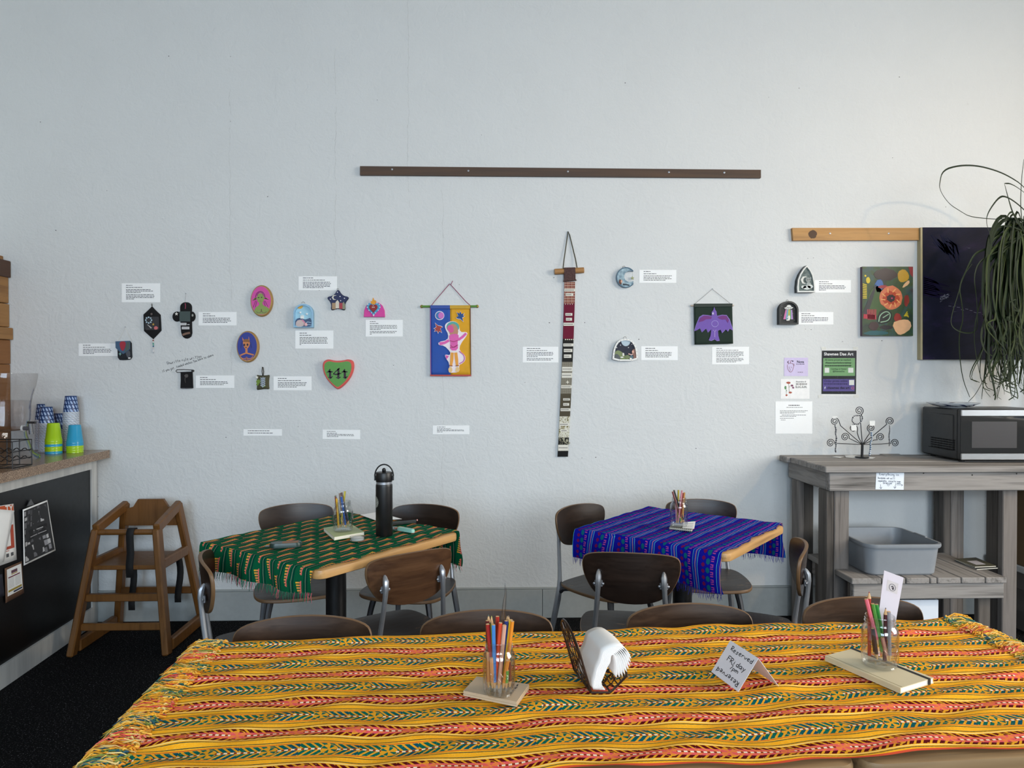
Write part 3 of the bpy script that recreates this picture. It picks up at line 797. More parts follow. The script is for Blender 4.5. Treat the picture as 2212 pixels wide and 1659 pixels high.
paper_label(1129, 749, 1206, 783, [.5, 0, .75, 0, .97, .98, .95, .4, 0, .97, .9], 'white printed label left of the long patchwork hanging')
paper_label(1381, 583, 1461, 611, L_(4, .8, .25, .45), 'white printed label right of the crescent moon ornament')
paper_label(1385, 748, 1464, 778, L_(4, .85, .35, .45), 'white printed label right of the arched moonlit night ornament')
paper_label(1538, 749, 1618, 787, [.2, 0, .8, 0, .96, .97, .95, .97, .8, 0, .96, .97, .9, .7], 'white printed label under the purple bird banner')
paper_label(1760, 605, 1838, 632, L_(4, .25, .35, .5), 'white printed label right of the pointed moon and bear plaque')
paper_label(1722, 674, 1800, 701, L_(4, .45, .35, .5), 'white printed label right of the black flying saucer plaque')

# ---- planks
DKW = wood('dark_stained_plank', '#3a281a', '#553c28', 0, 60, .55, .2); PINE = wood('worn_pine_plank', '#7a5228', '#b98a4e', 0, 40, .5, .25, c3='#a5733a')
def plank(label, quad, depth, mat, screws):
    a = Art('wooden_rail', label, 'wood plank', (sum(p[0] for p in quad) / 4, sum(p[1] for p in quad) / 4))
    a.flat('board', quad, mat, 0, depth, .0)
    for x, y in screws:
        MB().lathe([(.0035, 0), (.0055, .001), (.0055, .0018), (.002, .003)], 10).build('screw', STEEL, a.root).matrix_local = Matrix.Translation(a.at(x, y, depth)) @ Matrix.Rotation(R(90), 4, 'X')
    return a
plank('long dark stained wooden rail high on the white wall', [(779, 361), (1641, 369), (1641, 386), (779, 380)], .02, DKW, [(848, 368), (1012, 371), (1226, 372.5), (1443, 374), (1562, 375)])
a = plank('short worn pine rail beside the large dark painting', [(1708, 494), (1980, 494), (1980, 520), (1710, 521)], .022, PINE, [(1789, 506), (1915, 506)])
a.flat('burnt_mark', blob(1752, 508, 9, 9), '#4a2f16', .0221, .0224)

# ---- large dark painting
m = Mat('dark_violet_paint'); co = m.coord(); n = m.noise(m.mapping(co, (3, 3, 6), rot=(0, .5, 0)), 1, 6, .65, .6); n2 = m.noise(m.mapping(co, (9, 9, 40), rot=(0, .6, 0)), 1, 5, .7); z = m.sep(co)[2]
m.base(m.mix((n2.gt(.66) * n.gt(.52)) * .5, m.ramp(n, [(.3, '#0d0f1c'), (.52, '#17172c'), (.66, '#2a1f42'), (.8, '#3d4258')]), '#6a6a7c')).rough(.7).bump(n2, .4, .002); m.b.inputs['Specular IOR Level'].default_value = .2; DARKP = m.m
a = Art('painting', 'large dark violet abstract painting behind the trailing plant', 'painting', (2092, 636))
a.flat('canvas', [(1985, 494), (2203, 494), (2203, 777), (1985, 777)], DARKP, .002, .036, side='#8d8468')
a.flat('stretcher_edge', [(1981, 494), (1986, 494), (1986, 777), (1981, 777)], '#b5a883', .001, .034)
_rs = random.Random(4)
a.flat('brush_stroke', [stroke([(2004 + i * 3.2 + _rs.uniform(-3, 3), 512 + _rs.uniform(-4, 14)), (2022 + i * 3.0, 535 + _rs.uniform(-6, 10)), (2036 + i * 2.2 + _rs.uniform(-4, 6), 556 + _rs.uniform(-8, 14))], [1.5, 5.5, 1.2]) for i in range(13)], M('#1f2136', .8, spec=.1), .036, .0368)
a.flat('brush_stroke', [stroke([(1987, 600 + i * 4), (2010 + _rs.uniform(-5, 5), 606 + i * 4), (2034 + _rs.uniform(-14, 14), 618 + i * 3)], [6, 5, 1.5]) for i in range(10)], M('#1a1430', .8, spec=.1), .036, .0368)
a.flat('brush_stroke', [stroke([(2022, 648 + random.uniform(-6, 6)), (2022 + random.uniform(8, 22), 642 + random.uniform(-6, 6))], .8) for _ in range(9)], '#8a8a9c', .036, .0374)
a.flat('brush_stroke', [stroke([(2040 + i * 9, 660 + i * 2.6 + random.uniform(-3, 3)), (2046 + i * 9, 661 + i * 2.6 + random.uniform(-3, 3))], .9) for i in range(10)], '#66667c', .036, .0374)

# ---- flower painting  (crop 1650,480 x6.32)
a = Art('painting', 'small colourful abstract flower painting with orange poppy', 'painting', (1655, 1090), (1650, 480, 6.32)); B = .024
m = Mat('dark_green_paint'); n = m.noise(m.coord(), 9, 4, .6, .8); m.base(m.ramp(n, [(.3, '#16232a'), (.48, '#2f4a22'), (.6, '#2a4d4c'), (.72, '#3c2b2c')])).rough(.4).bump(m.noise(m.coord(), 90, 3), .3, .002)
a.flat('canvas', rect(1315, 615, 2003, 1556), m.m, .001, B, side='#5d4254')
def dab(name, pts, c, l=0): a.flat(name, pts, c, B, B + .0010 + l, 0, rough=.35)
dab('brown_patch', blob(1620, 720, 170, 85), '#2b1a1c'); dab('green_patch', smooth_loop([(1400, 950), (1560, 850), (1700, 1250), (1500, 1300), (1380, 1200)], 1), '#35551f')
dab('blue_patch', blob(1540, 880, 55, 90), '#2f62a6'); dab('dark_stem', stroke([(1500, 860), (1440, 1020), (1350, 1260)], [14, 50, 70]), '#26282c', .0003)
dab('ochre_dab', smooth_loop([(1790, 690), (1880, 640), (1950, 720), (1940, 800), (1850, 835), (1800, 800)], 1), '#c0941c', .0004); dab('cream_dab', smooth_loop([(1950, 790), (1955, 850), (1850, 915), (1880, 850)], 1), '#e6b98c', .0004)
dab('red_corner', [(1940, 618), (2000, 618), (2000, 760), (1965, 720)], '#8a1f2c'); dab('red_dab', blob(1915, 1075, 35, 75), '#8c2a22'); dab('red_dab', blob(1600, 890, 70, 22), '#9c2230', .0004)
dab('poppy', blob(1700, 1040, 155, 160, 22, .08), '#d9764e', .0010); dab('poppy_inner', blob(1700, 1045, 110, 95, 18, .12), '#b9401c', .0016); dab('poppy_light', [stroke([(1700 + 80 * math.cos(q), 1040 + 80 * math.sin(q)), (1700 + 135 * math.cos(q + .2), 1040 + 135 * math.sin(q + .2))], 14) for q in (0.3, .9, 1.5, 2.1, 2.8, 3.4, 4.2, 5.0, 5.7)], '#efb06a', .0022)
dab('poppy_heart', blob(1700, 1045, 58, 52, 16, .15), '#2a1d20', .0026); dab('poppy_centre', ell(1712, 1045, 12, 12, 10), '#c0386a', .0032)
dab('yellow_squiggle', [stroke([(1320, 850 + i * 24), (1375, 865 + i * 22)], 12) for i in range(9)], '#dcc11e', .0004); dab('yellow_dab', [blob(1390, 800, 28, 45), blob(1355, 740, 14, 14)], '#d8bc20', .0004)
dab('red_comb', [stroke([(1385 + i * 22, 1195), (1395 + i * 20, 1335)], 13) for i in range(6)] + [stroke([(1330, 1290), (1490, 1300)], 60)], '#b5203a', .0004)
dab('black_leaf', smooth_loop([(1530, 1240), (1600, 1190), (1710, 1220), (1715, 1330), (1640, 1390), (1510, 1395)], 1), '#0d1512', .0006)
dab('leaf_outline', stroke(smooth_path([(1535, 1365, 0), (1550, 1270, 0), (1640, 1215, 0), (1700, 1260, 0), (1670, 1350, 0), (1560, 1370, 0)], 2) and [(p.x, p.y) for p in smooth_path([(1535, 1365, 0), (1550, 1270, 0), (1640, 1215, 0), (1700, 1260, 0), (1670, 1350, 0), (1560, 1370, 0)], 2)], 13), '#9cc0a0', .0012)
dab('leaf_vein', stroke([(1590, 1310), (1670, 1260)], 12), '#9cc0a0', .0012); dab('red_round', blob(1790, 1310, 52, 60), '#9c2f26', .0004)
dab('yellow_dab', [stroke([(1880 + i * 14, 1290 - i * 2), (1925 + i * 6, 1225 + i * 25)], 12) for i in range(4)], '#d8bc20', .0004); dab('peach_dab', smooth_loop([(1710, 1380), (1850, 1330), (1960, 1340), (1985, 1450), (1850, 1545), (1780, 1530)], 1), '#eeb98a', .0006)
dab('teal_patch', blob(1500, 1515, 160, 30), '#1c5a60'); dab('brown_patch', blob(1470, 1420, 70, 60), '#3a2020'); dab('dark_patch', blob(1640, 1440, 90, 30), '#231a20')

# ---- oval portraits  (crop 500,580 x5.53)
C2 = (500, 580, 5.53)
GOLD = M('#a9824a', .35, .35)
a = Art('oval_plaque', 'pink oval plaque with green pointed-eared figure', 'plaque', (370, 390), C2)
def oval(a, cx, cy, face):
    a.flat('wood_oval', ell(cx, cy, 133, 187, 40), GOLD, 0, .02, .06); a.flat('painted_face', ell(cx - 3, cy - 3, 116, 168, 40), face, .02, .0208, rough=.35)
oval(a, 370, 390, '#d0409c')
def pt(name, pts, c, l=0): a.flat(name, pts, c, .0208, .0216 + l, rough=.5)
GN = '#869a4c'
pt('shoulders', smooth_loop([(285, 520), (300, 470), (345, 445), (350, 410), (385, 410), (390, 445), (450, 468), (470, 500), (430, 540), (370, 552), (310, 545)], 1), GN)
pt('head', ell(362, 360, 42, 60, 20), GN, .0004); pt('ear', [[(322, 350), (262, 392), (285, 362), (318, 370)], [(402, 350), (465, 378), (432, 355), (405, 366)]], GN, .0002)
pt('hair_line', [stroke(arc(360, 350, 55, 72, 180, 360), 5), stroke(arc(360, 340, 38, 52, 190, 350), 4), stroke([(305, 390), (275, 470)], 3.5), stroke([(318, 395), (300, 470)], 3.5), stroke([(415, 390), (450, 460)], 3.5), stroke([(402, 395), (420, 455)], 3.5)], '#4c1d4a', .0008)
pt('eye', [ell(340, 352, 9, 7, 10), ell(375, 350, 9, 7, 10)], '#22351e', .0009); pt('dress_line', [stroke(arc(342, 500, 32, 34, 150, -20), 4), stroke(arc(405, 500, 32, 34, 200, 30), 4)], '#6d2d50', .0008); pt('mouth', stroke([(352, 394), (372, 394)], 5), '#9c4058', .0009)
a = Art('oval_plaque', 'blue oval plaque with orange horned skeleton figure', 'plaque', (205, 935), C2); oval(a, 205, 935, '#1c2c8c'); OR = '#cf8048'
pt('head', smooth_loop([(150, 880), (165, 850), (215, 848), (240, 885), (225, 940), (192, 972), (165, 945)], 1), OR); pt('horn', [[(150, 865), (145, 822), (165, 858)], [(218, 858), (222, 815), (232, 862)]], OR, .0002)
pt('neck', rect(182, 965, 208, 1010), OR); pt('ribs', [stroke([(120, 1040), (165, 1020), (195, 1012), (230, 1020), (282, 1035)], 16), stroke(arc(165, 1050, 40, 28, 180, 20), 9), stroke(arc(228, 1050, 40, 28, 0, 160), 9), stroke(arc(172, 1080, 34, 14, 180, 10), 7), stroke(arc(225, 1080, 34, 14, 0, 170), 7)], OR, .0002)
pt('hair_line', [stroke([(150, 870), (135, 910), (128, 950)], 5), stroke([(240, 880), (255, 950)], 5)], '#131a4e', .0004); pt('eye_socket', [ell(170, 915, 12, 15, 10), ell(208, 912, 12, 15, 10), ell(190, 945, 10, 6, 10)], '#2a1c2e', .0006); pt('hair', smooth_loop([(150, 880), (170, 845), (220, 845), (240, 885), (200, 880)], 1), '#8c5a2e', .0004)

# ---- seaside arch
a = Art('arch_ornament', 'pale blue arched clay ornament with seaside castle and shell', 'ornament', (872, 570), C2)
ARCH = lambda x0, y0, x1, y1, r=1.0, n=14: [(x0, y1)] + [((x0 + x1) / 2 + (x1 - x0) / 2 * math.cos(R(180 + 180 * i / n)), y0 + (x1 - x0) / 2 * r + (x1 - x0) / 2 * r * math.sin(R(180 + 180 * i / n))) for i in range(n + 1)] + [(x1, y1)]
def frame(a, out, inn, c, d0, d1, name='frame'):
    mb = MB(); n = len(out)
    o0, o1, i0, i1 = ([a.at(x, y, d) for x, y in p] for p, d in ((out, d0), (out, d1), (inn, d0), (inn, d1)))
    mb.v = [tuple(p) for p in o0 + o1 + i1 + i0]
    for L in range(3):
        for i in range(n): j = (i + 1) % n; mb.f.append([L * n + i, L * n + j, (L + 1) * n + j, (L + 1) * n + i]); mb.mi.append(0)
    return mb.build(name, M(c, .4) if isinstance(c, str) else c, a.root)
a.flat('back', ARCH(757, 427, 990, 708, .95), '#a6d3e6', 0, .014); frame(a, ARCH(757, 427, 990, 708, .95), ARCH(772, 447, 972, 700, .95), '#8fb9d6', .004, .028)
ap = lambda n, p, c, l=0: a.flat(n, p, c, .014, .016 + l, rough=.35)
ap('sun', arc(825, 450, 38, 35, 0, 180), '#d8a028'); ap('sea', smooth_loop([(774, 700), (774, 610), (830, 588), (880, 615), (930, 600), (950, 590), (972, 640), (972, 702)], 1), '#22436c'); ap('sand', smooth_loop([(776, 695), (785, 625), (850, 612), (890, 660), (860, 698)], 1), '#c9b3ae', .002)
ap('wave', [stroke([(890, 660), (920, 640), (960, 650)], 9), stroke([(900, 690), (930, 670), (970, 680)], 8)], '#9fbcd4', .001); ap('castle', [rect(835, 575, 875, 602), rect(838, 560, 846, 576), rect(852, 556, 860, 576), rect(866, 562, 873, 576)], '#f2efe8', .003); ap('coral', smooth_loop([(840, 615), (865, 612), (895, 650), (885, 660)], 1), '#d2819a', .003)
a.dots('pearl', [(832, 530), (910, 548)], 14, '#e6edf0', .018); a.dots('shell', [(897, 672)], 21, '#e8b6b8', .019); a.cord('loop', [(840 + 0 * i, 0) for i in range(0)] or [(862 + 20 * math.cos(R(q)), 418 + 18 * math.sin(R(q))) for q in range(180, 361, 30)], 5, STEEL, .010)

# ---- star
a = Art('star_ornament', 'navy star ornament with crescent moon and houses', 'ornament', (1277, 380), C2)
sp = smooth_loop(starp(1277, 390, 148, 78), 2); a.flat('star', sp, '#1a2450', 0, .016, .05)
a.flat('star_edge', smooth_loop(starp(1277, 391, 152, 82), 2), '#13182e', 0, .010, .03)
a.flat('moon', stroke([(1262, 326), (1228, 328), (1216, 350), (1228, 372), (1258, 376)], [2, 14, 20, 14, 2]), '#d8d3c6', .016, .0185)
for nme, q, c in (('house', rect(1210, 415, 1252, 490), '#a98a6a'), ('house', [(1253, 480), (1253, 405), (1275, 380), (1294, 405), (1294, 478)], '#d8cdbd'), ('house', rect(1296, 415, 1334, 485), '#a63a44'), ('house', [(1335, 490), (1335, 420), (1348, 400), (1364, 430), (1366, 490)], '#8a8a70')): a.flat(nme, q, c, .016, .019)
a.dots('star_dot', [(1190, 370), (1273, 288), (1304, 338), (1357, 360), (1311, 388)], 7, '#e8e8ec', .0165); a.cord('loop', [(1268, 262), (1262, 246), (1276, 240), (1288, 248), (1284, 262)], 5, STEEL, .008)

# ---- flaming heart on pink arch
a = Art('arch_ornament', 'hot pink half-round ornament with flaming red heart', 'ornament', (1712, 500), C2)
a.flat('arch', [(1585, 580), (1592, 500), (1615, 445), (1655, 412), (1712, 402), (1765, 412), (1806, 445), (1830, 500), (1836, 582)], '#d63c9a', 0, .016, .03)
def heartp(cx, cy, w, h, n=30):
    o = []
    for i in range(n):
        t = 2 * math.pi * i / n; o.append((cx + w * math.sin(t) ** 3, cy - h * (13 * math.cos(t) - 5 * math.cos(2 * t) - 2 * math.cos(3 * t) - math.cos(4 * t)) / 15))
    return o
a.flat('scalloped_heart', heartp(1705, 480, 82, 84), '#4f9cc4', .016, .021, .04); a.flat('heart', heartp(1703, 478, 50, 54), '#8c1a1c', .021, .027, .1); a.flat('flame', smooth_loop([(1675, 425), (1672, 390), (1690, 400), (1700, 345), (1712, 385), (1735, 385), (1732, 425), (1705, 438)], 1), '#e09a22', .016, .026)
a.dots('pearl', [(1705 + 76 * math.sin(t) ** 3, 480 - 78 * (13 * math.cos(t) - 5 * math.cos(2 * t) - 2 * math.cos(3 * t) - math.cos(4 * t)) / 15) for t in [2 * math.pi * (i + .5) / 17 for i in range(17)]], 7, '#e8eef0', .022); a.dots('face_bead', [(1694, 468), (1712, 468)], 7, '#e8d8d0', .027)

# ---- lettered heart
a = Art('heart_plaque', 'green heart plaque with pink rim and black letters', 'plaque', (1282, 1255), C2)
HP = smooth_loop([(1282, 1104), (1350, 1098), (1410, 1082), (1470, 1110), (1466, 1230), (1400, 1350), (1300, 1440), (1265, 1440), (1160, 1340), (1105, 1230), (1100, 1120), (1160, 1082), (1220, 1098)], 2)
a.flat('heart', HP, '#d9564e', 0, .03, .05); a.flat('green_face', [(1282 + (x - 1282) * .875, 1252 + (y - 1252) * .86) for x, y in HP], '#4d8f22', .03, .031, rough=.4)
KB = '#2a1426'
def tletter(x): return [stroke([(x, 1200), (x - 8, 1222), (x, 1240), (x, 1290), (x + 12, 1306)], [8, 24, 26, 26, 10]), stroke([(x - 38, 1240), (x - 8, 1230), (x + 32, 1236)], [8, 20, 12]), stroke([(x - 22, 1298), (x + 6, 1310), (x + 34, 1286)], [6, 20, 6])]
a.flat('lettering', tletter(1193) + [stroke([(1306, 1192), (1270, 1222), (1232, 1258)], [16, 12, 10]), stroke([(1228, 1258), (1262, 1266), (1326, 1252)], [10, 18, 10]), stroke([(1290, 1196), (1294, 1250), (1290, 1300)], [22, 26, 24]), stroke([(1262, 1300), (1292, 1312), (1322, 1294)], [6, 18, 6])] + tletter(1368), KB, .031, .0318)

# ---- little cushion
a = Art('hanging_cushion', 'little olive embroidered cushion hanging from a black loop', 'ornament', (380, 1355), C2)
a.pillow('cushion', smooth_loop([(300, 1270), (345, 1278), (420, 1278), (462, 1270), (452, 1320), (450, 1400), (458, 1442), (400, 1438), (350, 1445), (305, 1452), (312, 1400), (312, 1330)], 1), M('#4c4a34', .9, bump=.3), .012, puff=.016)
a.flat('white_flower', starp(322, 1300, 20, 10), '#e8e6dc', .0245, .0262); a.flat('leaf_sprig', [stroke([(397, 1295), (392, 1420)], 7)] + [stroke([(395, 1325 + i * 22), (395 + sg * 26, 1305 + i * 22)], [4, 13, ][:2]) for i in range(5) for sg in (-1, 1)], '#b9c6d8', .0275, .0292); a.flat('green_bloom', [blob(340, 1350, 24, 26), blob(330, 1385, 14, 12), blob(405, 1405, 20, 10)], '#6d8a2c', .0268, .0290)
a.cord('loop', [(380, 1285), (372, 1230), (376, 1175), (384, 1180), (392, 1235), (384, 1285)], 9, '#141414', .010)

# ---- left pouches (crop 160,580 x5.53)
C1 = (160, 580, 5.53); FELT = M('#0d0d10', .95, bump=.4)
a = Art('hanging_pouch', 'small dark envelope pouch with blue and red flap on white string', 'ornament', (610, 980), C1)
a.pillow('pouch', smooth_loop([(522, 872), (610, 868), (692, 866), (695, 980), (700, 1085), (610, 1094), (530, 1090), (525, 980)], 1), M('#20242a', .9, bump=.4), .012, puff=.008)
a.flat('flap', [(520, 872), (692, 866), (690, 965), (650, 1000), (612, 1024), (570, 995), (522, 950)], '#3e5a78', .020, .0235, .02); a.flat('flap_red', smooth_loop([(568, 876), (645, 872), (640, 940), (612, 995), (580, 960)], 1), '#a02838', .0235, .0248); a.flat('flap_green', [(655, 880), (690, 880), (688, 960), (630, 1005)], '#4a5a54', .0235, .0244)
a.flat('cross_stitch', starp(575, 1022, 22, 5, 4), '#9ed2cc', .0212, .023); a.flat('grey_patch', blob(670, 1020, 26, 40), '#4a4c54', .020, .022); a.flat('white_patch', rect(668, 1062, 695, 1080), '#d8d8d8', .018, .020); a.cord('string', [(535, 868), (618, 702), (692, 864)], 4, '#dcdcd8', [.012, .004, .012]); a.nail(618, 700)
a = Art('hanging_pouch', 'black felt hexagon pouch with flower ring and bead tail', 'ornament', (940, 650), C1)
a.pillow('pouch', [(935, 455), (985, 508), (1036, 555), (1042, 650), (1046, 740), (1000, 790), (950, 842), (895, 795), (840, 745), (836, 650), (833, 552), (885, 505)], FELT, .008, puff=.006)
a.flat('square_patch', rrect(863, 578, 1027, 737, 16), '#2b2a2e', .012, .0155); a.dots('flower_bead', [(907 + 34 * math.cos(R(q)), 620 + 34 * math.sin(R(q))) for q in range(0, 360, 45)], 9.5, '#b9d2e0', .016); a.flat('star', starp(963, 670, 17, 7), '#c0983c', .0155, .017); a.flat('comet', stroke([(892, 672), (920, 696), (940, 714)], [3, 8, 16]), '#c8c4c0', .0155, .017)
a.flat('pink_motif', blob(995, 712, 24, 20), '#c86a6c', .0155, .017); a.flat('stitches', [blob(940, 547, 12, 14), stroke([(880, 728), (915, 724)], 4)], '#5a4f4e', .0142, .016); a.cord('loop', [(938, 460), (928, 430), (936, 420), (942, 432), (936, 460)], 5, '#1a1a1c', .006); a.cord('bead_thread', [(950, 842), (954, 1018)], 3, '#cfcfd0', .006)
for i, c in enumerate(('#8a3a34', '#d8d6d0', '#3a9a8a', '#6ab09a', '#2c5a8a', '#d8d0c8', '#cfd2d8', '#e6e6ea', '#b9bcc4')): a.dots('bead', [(950 + i * .4, 860 + i * 18)], 9, c, .006)
a = Art('hanging_pouch', 'four-lobed black felt flower pouch with grey square pocket', 'ornament', (1340, 620), C1)
a.pillow('stem_petal', [(x, y) for x, y in rrect(1270, 405, 1411, 560, 60, 5)], FELT, .008, puff=.006); a.pillow('side_petal', ell(1234, 575, 56, 60, 18), FELT, .008, puff=.006); a.pillow('side_petal', ell(1410, 575, 44, 60, 18), FELT, .008, puff=.006); a.pillow('foot_petal', smooth_loop([(1272, 560), (1410, 560), (1412, 690), (1416, 800), (1370, 838), (1320, 832), (1285, 790), (1276, 680)], 1), FELT, .008, puff=.006)
a.flat('pocket', rect(1274, 515, 1401, 636), '#3c4a48', .013, .0165); a.flat('strip', [rect(1286, 652, 1356, 680), rect(1302, 698, 1390, 728), rect(1366, 668, 1392, 676)], '#d8d8d8', .0135, .0158); a.flat('strip_print', [rect(1290, 662, 1350, 668), rect(1308, 710, 1384, 716)], '#77777a', .0158, .0163); a.flat('white_star', starp(1237, 545, 22, 9), '#e4e2dc', .0130, .0155); a.flat('small_star', blob(1428, 562, 10, 16), '#9a9c94', .0130, .015)
a.flat('pink_thread', stroke([(1340, 418), (1346, 450), (1342, 485)], 7), '#9c3a58', .0130, .0155); a.flat('brown_patch', stroke([(1310, 795), (1350, 780), (1398, 770)], 24), '#7a5c4c', .0135, .0155); a.cord('thread', [(1326, 408), (1338, 300)], 2, '#55565a', .004); a.nail(1338, 300)
a = Art('pin_patch', 'black fabric patch hanging from a large black safety pin', 'ornament', (1350, 1330), C1)
a.flat('fabric', [(1280, 1236), (1420, 1238), (1424, 1330), (1428, 1428), (1350, 1436), (1278, 1430), (1282, 1330)], FELT, .003, .010, .03); a.cord('safety_pin', [(1240, 1208), (1320, 1206), (1428, 1212), (1441, 1222), (1428, 1234), (1320, 1238), (1240, 1240), (1226, 1226)], 8, '#1c1c1e', .011, closed=True); a.flat('pin_clasp', ell(1428, 1222, 14, 13, 12), '#1c1c1e', .006, .016)
a.flat('grey_figure', [blob(1352, 1282, 24, 20), stroke([(1338, 1300), (1334, 1330), (1342, 1366)], [6, 5, 3])], '#4e4a48', .010, .0112); a.flat('beaded_hem', [blob(1290 + i * 13, 1430, 5, 6, 6) for i in range(11)], '#55555a', .009, .0115)

# handwriting on the wall itself
wb = bpy.data.objects['wall_back']
mb = MB()
def wall_hand(text, p0, p1, h, w):
    a_ = on_wall(*p0); b_ = on_wall(*p1); r_ = (b_ - a_).normalized(); u_ = NW.cross(r_) * -1
    if u_.z < 0: u_ = -u_
    hand(mb, text, a_, r_, u_, NW, h * D / F, w * D / F, thick=.0017, adv=.9, jit=.10, lift=.0003)
wall_hand('Unwritte rule written', (361, 788), (436, 772), 6.6, 4.1); wall_hand('If you get, loaded nachos You have to share', (351, 805), (464, 768), 5.2, 3.15)
mb.build('handwriting', INK2, wb)
# nail holes and scuffs
mb = MB(); rr = random.Random(5)
for x, y in [(498, 122), (231, 412), (578, 425), (1745, 558), (1757, 557), (1820, 738), (1905, 736), (1740, 711), (1752, 712), (1990, 592), (850, 789), (1257, 989), (1287, 988), (1134, 826), (1263, 697), (2043, 447), (1380, 733), (992, 615), (390, 759), (190, 1062), (212, 1073)] + [(rr.uniform(60, 2150), rr.uniform(60, 1000)) for _ in range(24)]:
    p = on_wall(x, y); mb.prism([p + Vector((q[0] * D / F, 0, q[1] * D / F)) for q in blob(0, 0, rr.uniform(.5, 1.6), rr.uniform(.4, 1.0), 7, .3)], NW * .0006)
tag(mb.build('nail_hole', M('#4a4a4c', .8), wb), kind='stuff')

# ---- blue and yellow banner (crop 880,590 x6.635)
C3 = (880, 590, 6.635)
a = Art('fabric_banner', 'blue and yellow fabric banner with pink winged figure on green rod', 'banner', (620, 960), C3); B = .012
a.cord('rod', [(205, 480), (1005, 478)], 32, M('#5a8a34', .5), .010, n=10); a.dots('rod_knob', [(210, 480), (1000, 478)], 24, M('#b09048', .3, .7), .010)
def cloth_panel(x0, x1, y0, y1, c, nm):
    mb = MB(); mb.grid(lambda i, j: a.at(x0 + (x1 - x0) * i + 6 * j, y0 + (y1 - y0) * j, B + .0025 * math.sin(j * 9 + i * 5) * j), 8, 18); o = mb.build(nm, M(c, .75, var=.12, scale=25, bump=.2), a.root, True)
    sm = o.modifiers.new('thick', 'SOLIDIFY'); sm.thickness = .0015
cloth_panel(330, 615, 468, 1460, '#2450a6', 'blue_half'); cloth_panel(614, 905, 468, 1458, '#dda21c', 'yellow_half')
a.flat('sleeve', [(335, 466), (612, 466), (612, 515), (335, 515)], '#28489c', B, B + .012, .02); a.flat('sleeve', [(612, 466), (900, 466), (900, 515), (612, 515)], '#c79a18', B, B + .012, .02)
a.flat('edge_piping', [stroke([(334, 470), (340, 1460)], 9)], '#8a3a8c', B + .002, B + .006); a.flat('edge_piping', [stroke([(903, 470), (912, 1460)], 8)], '#5a1f2e', B + .002, B + .006); a.flat('bottom_hem', [(330, 1455), (625, 1457), (915, 1455), (915, 1478), (330, 1476)], '#b5443a', B + .001, B + .006)
a.cord('cord', [(345, 468), (400, 395), (605, 155), (622, 168), (835, 405), (908, 472)], 10, '#8c2f58', [.012, .008, .004, .004, .008, .012]); a.cord('cord_tail', [(622, 168), (650, 112)], 9, '#8c2f58', .005); a.nail(622, 150)
E1 = B + .005
bp = lambda n, p, c, l=0: a.flat(n, p, c, E1 - .003 + l, E1 + .001 + l, rough=.7)
WH = '#efe4ea'
bp('moon_rim', ell(466, 612, 66, 64, 26), WH); bp('moon', ell(466, 612, 56, 54, 26), '#3f7bb5', .001); bp('moon_pink', ell(486, 612, 40, 46, 22), '#cc74c0', .002)
bird = lambda f: [f(x, y) for x, y in ((0, 0), (30, -20), (10, -75), (45, -55), (60, -85), (75, -50), (110, -60), (95, -30), (118, -20), (85, 0), (100, 55), (60, 20), (25, 15))]
bp('swallow_rim', bird(lambda x, y: (696 + x * 1.12, 645 + y * 1.12)), WH); bp('blue_swallow', bird(lambda x, y: (703 + x, 640 + y)), '#1e4a86', .0012); bp('swallow_rim', bird(lambda x, y: (512 - x * 1.15, 755 - y * 1.15 + 20)), WH); bp('red_swallow', bird(lambda x, y: (505 - x, 760 - y + 18)), '#a8413c', .0012)
body_w = smooth_loop([(540, 740), (590, 700), (680, 690), (745, 740), (755, 850), (850, 845), (868, 880), (760, 1020), (745, 1110), (830, 1180), (835, 1250), (780, 1305), (745, 1310), (745, 1420), (620, 1430), (595, 1420), (610, 1300), (540, 1200), (545, 1165), (610, 1180), (620, 1130), (530, 1040), (450, 1035), (445, 990), (580, 960), (590, 880), (545, 800)], 1)
bp('white_outline', body_w, WH); bp('halo', ell(655, 775, 92, 76, 24), '#5aa8a0', .001); bp('hair', smooth_loop([(600, 770), (640, 725), (700, 745), (735, 820), (720, 900), (680, 935), (630, 920), (600, 850)], 1), '#c08a70', .0016)
bp('torso', smooth_loop([(605, 880), (735, 870), (740, 950), (720, 980), (730, 1110), (612, 1110), (620, 980), (600, 945)], 1), '#df62ae', .0022); bp('face', smooth_loop([(565, 790), (600, 740), (660, 760), (670, 850), (610, 860)], 1), '#d85a96', .0024)
bp('arm', stroke([(600, 965), (540, 1000), (465, 1015)], [38, 36, 46]), '#df62ae', .002); bp('arm', stroke([(730, 960), (790, 920), (845, 865)], [34, 36, 30]), '#df62ae', .002); bp('belt_line', [stroke([(610, 970), (670, 985), (730, 965)], 7), stroke([(615, 1075), (670, 1060), (730, 1030)], 6), stroke(arc(670, 1015, 45, 50, 20, 160), 5)], '#a03058', .0045)
bp('waist_cuff', rect(622, 1112, 725, 1145), '#ece2e4', .002); bp('leg', stroke([(645, 1140), (640, 1240), (628, 1330)], [44, 46, 34]), '#eaa244', .0022); bp('leg', stroke([(695, 1140), (708, 1240), (716, 1330)], [44, 46, 34]), '#eaa244', .0022); bp('foot', [blob(620, 1385, 30, 40), blob(720, 1385, 30, 40)], '#e8c48a', .0022); bp('tail', stroke(smooth_path([(745, 1120, 0), (820, 1180, 0), (820, 1260, 0), (745, 1300, 0)], 2) and [(p.x, p.y) for p in smooth_path([(745, 1120, 0), (820, 1180, 0), (820, 1260, 0), (745, 1300, 0)], 2)], 13), '#c064a8', .0022); bp('tail_tip', [(548, 1175), (600, 1190), (562, 1240)], '#d85aa8', .002); bp('anklet', [stroke([(605, 1325), (650, 1330)], 16), stroke([(695, 1328), (740, 1325)], 16)], '#a8643a', .0045)

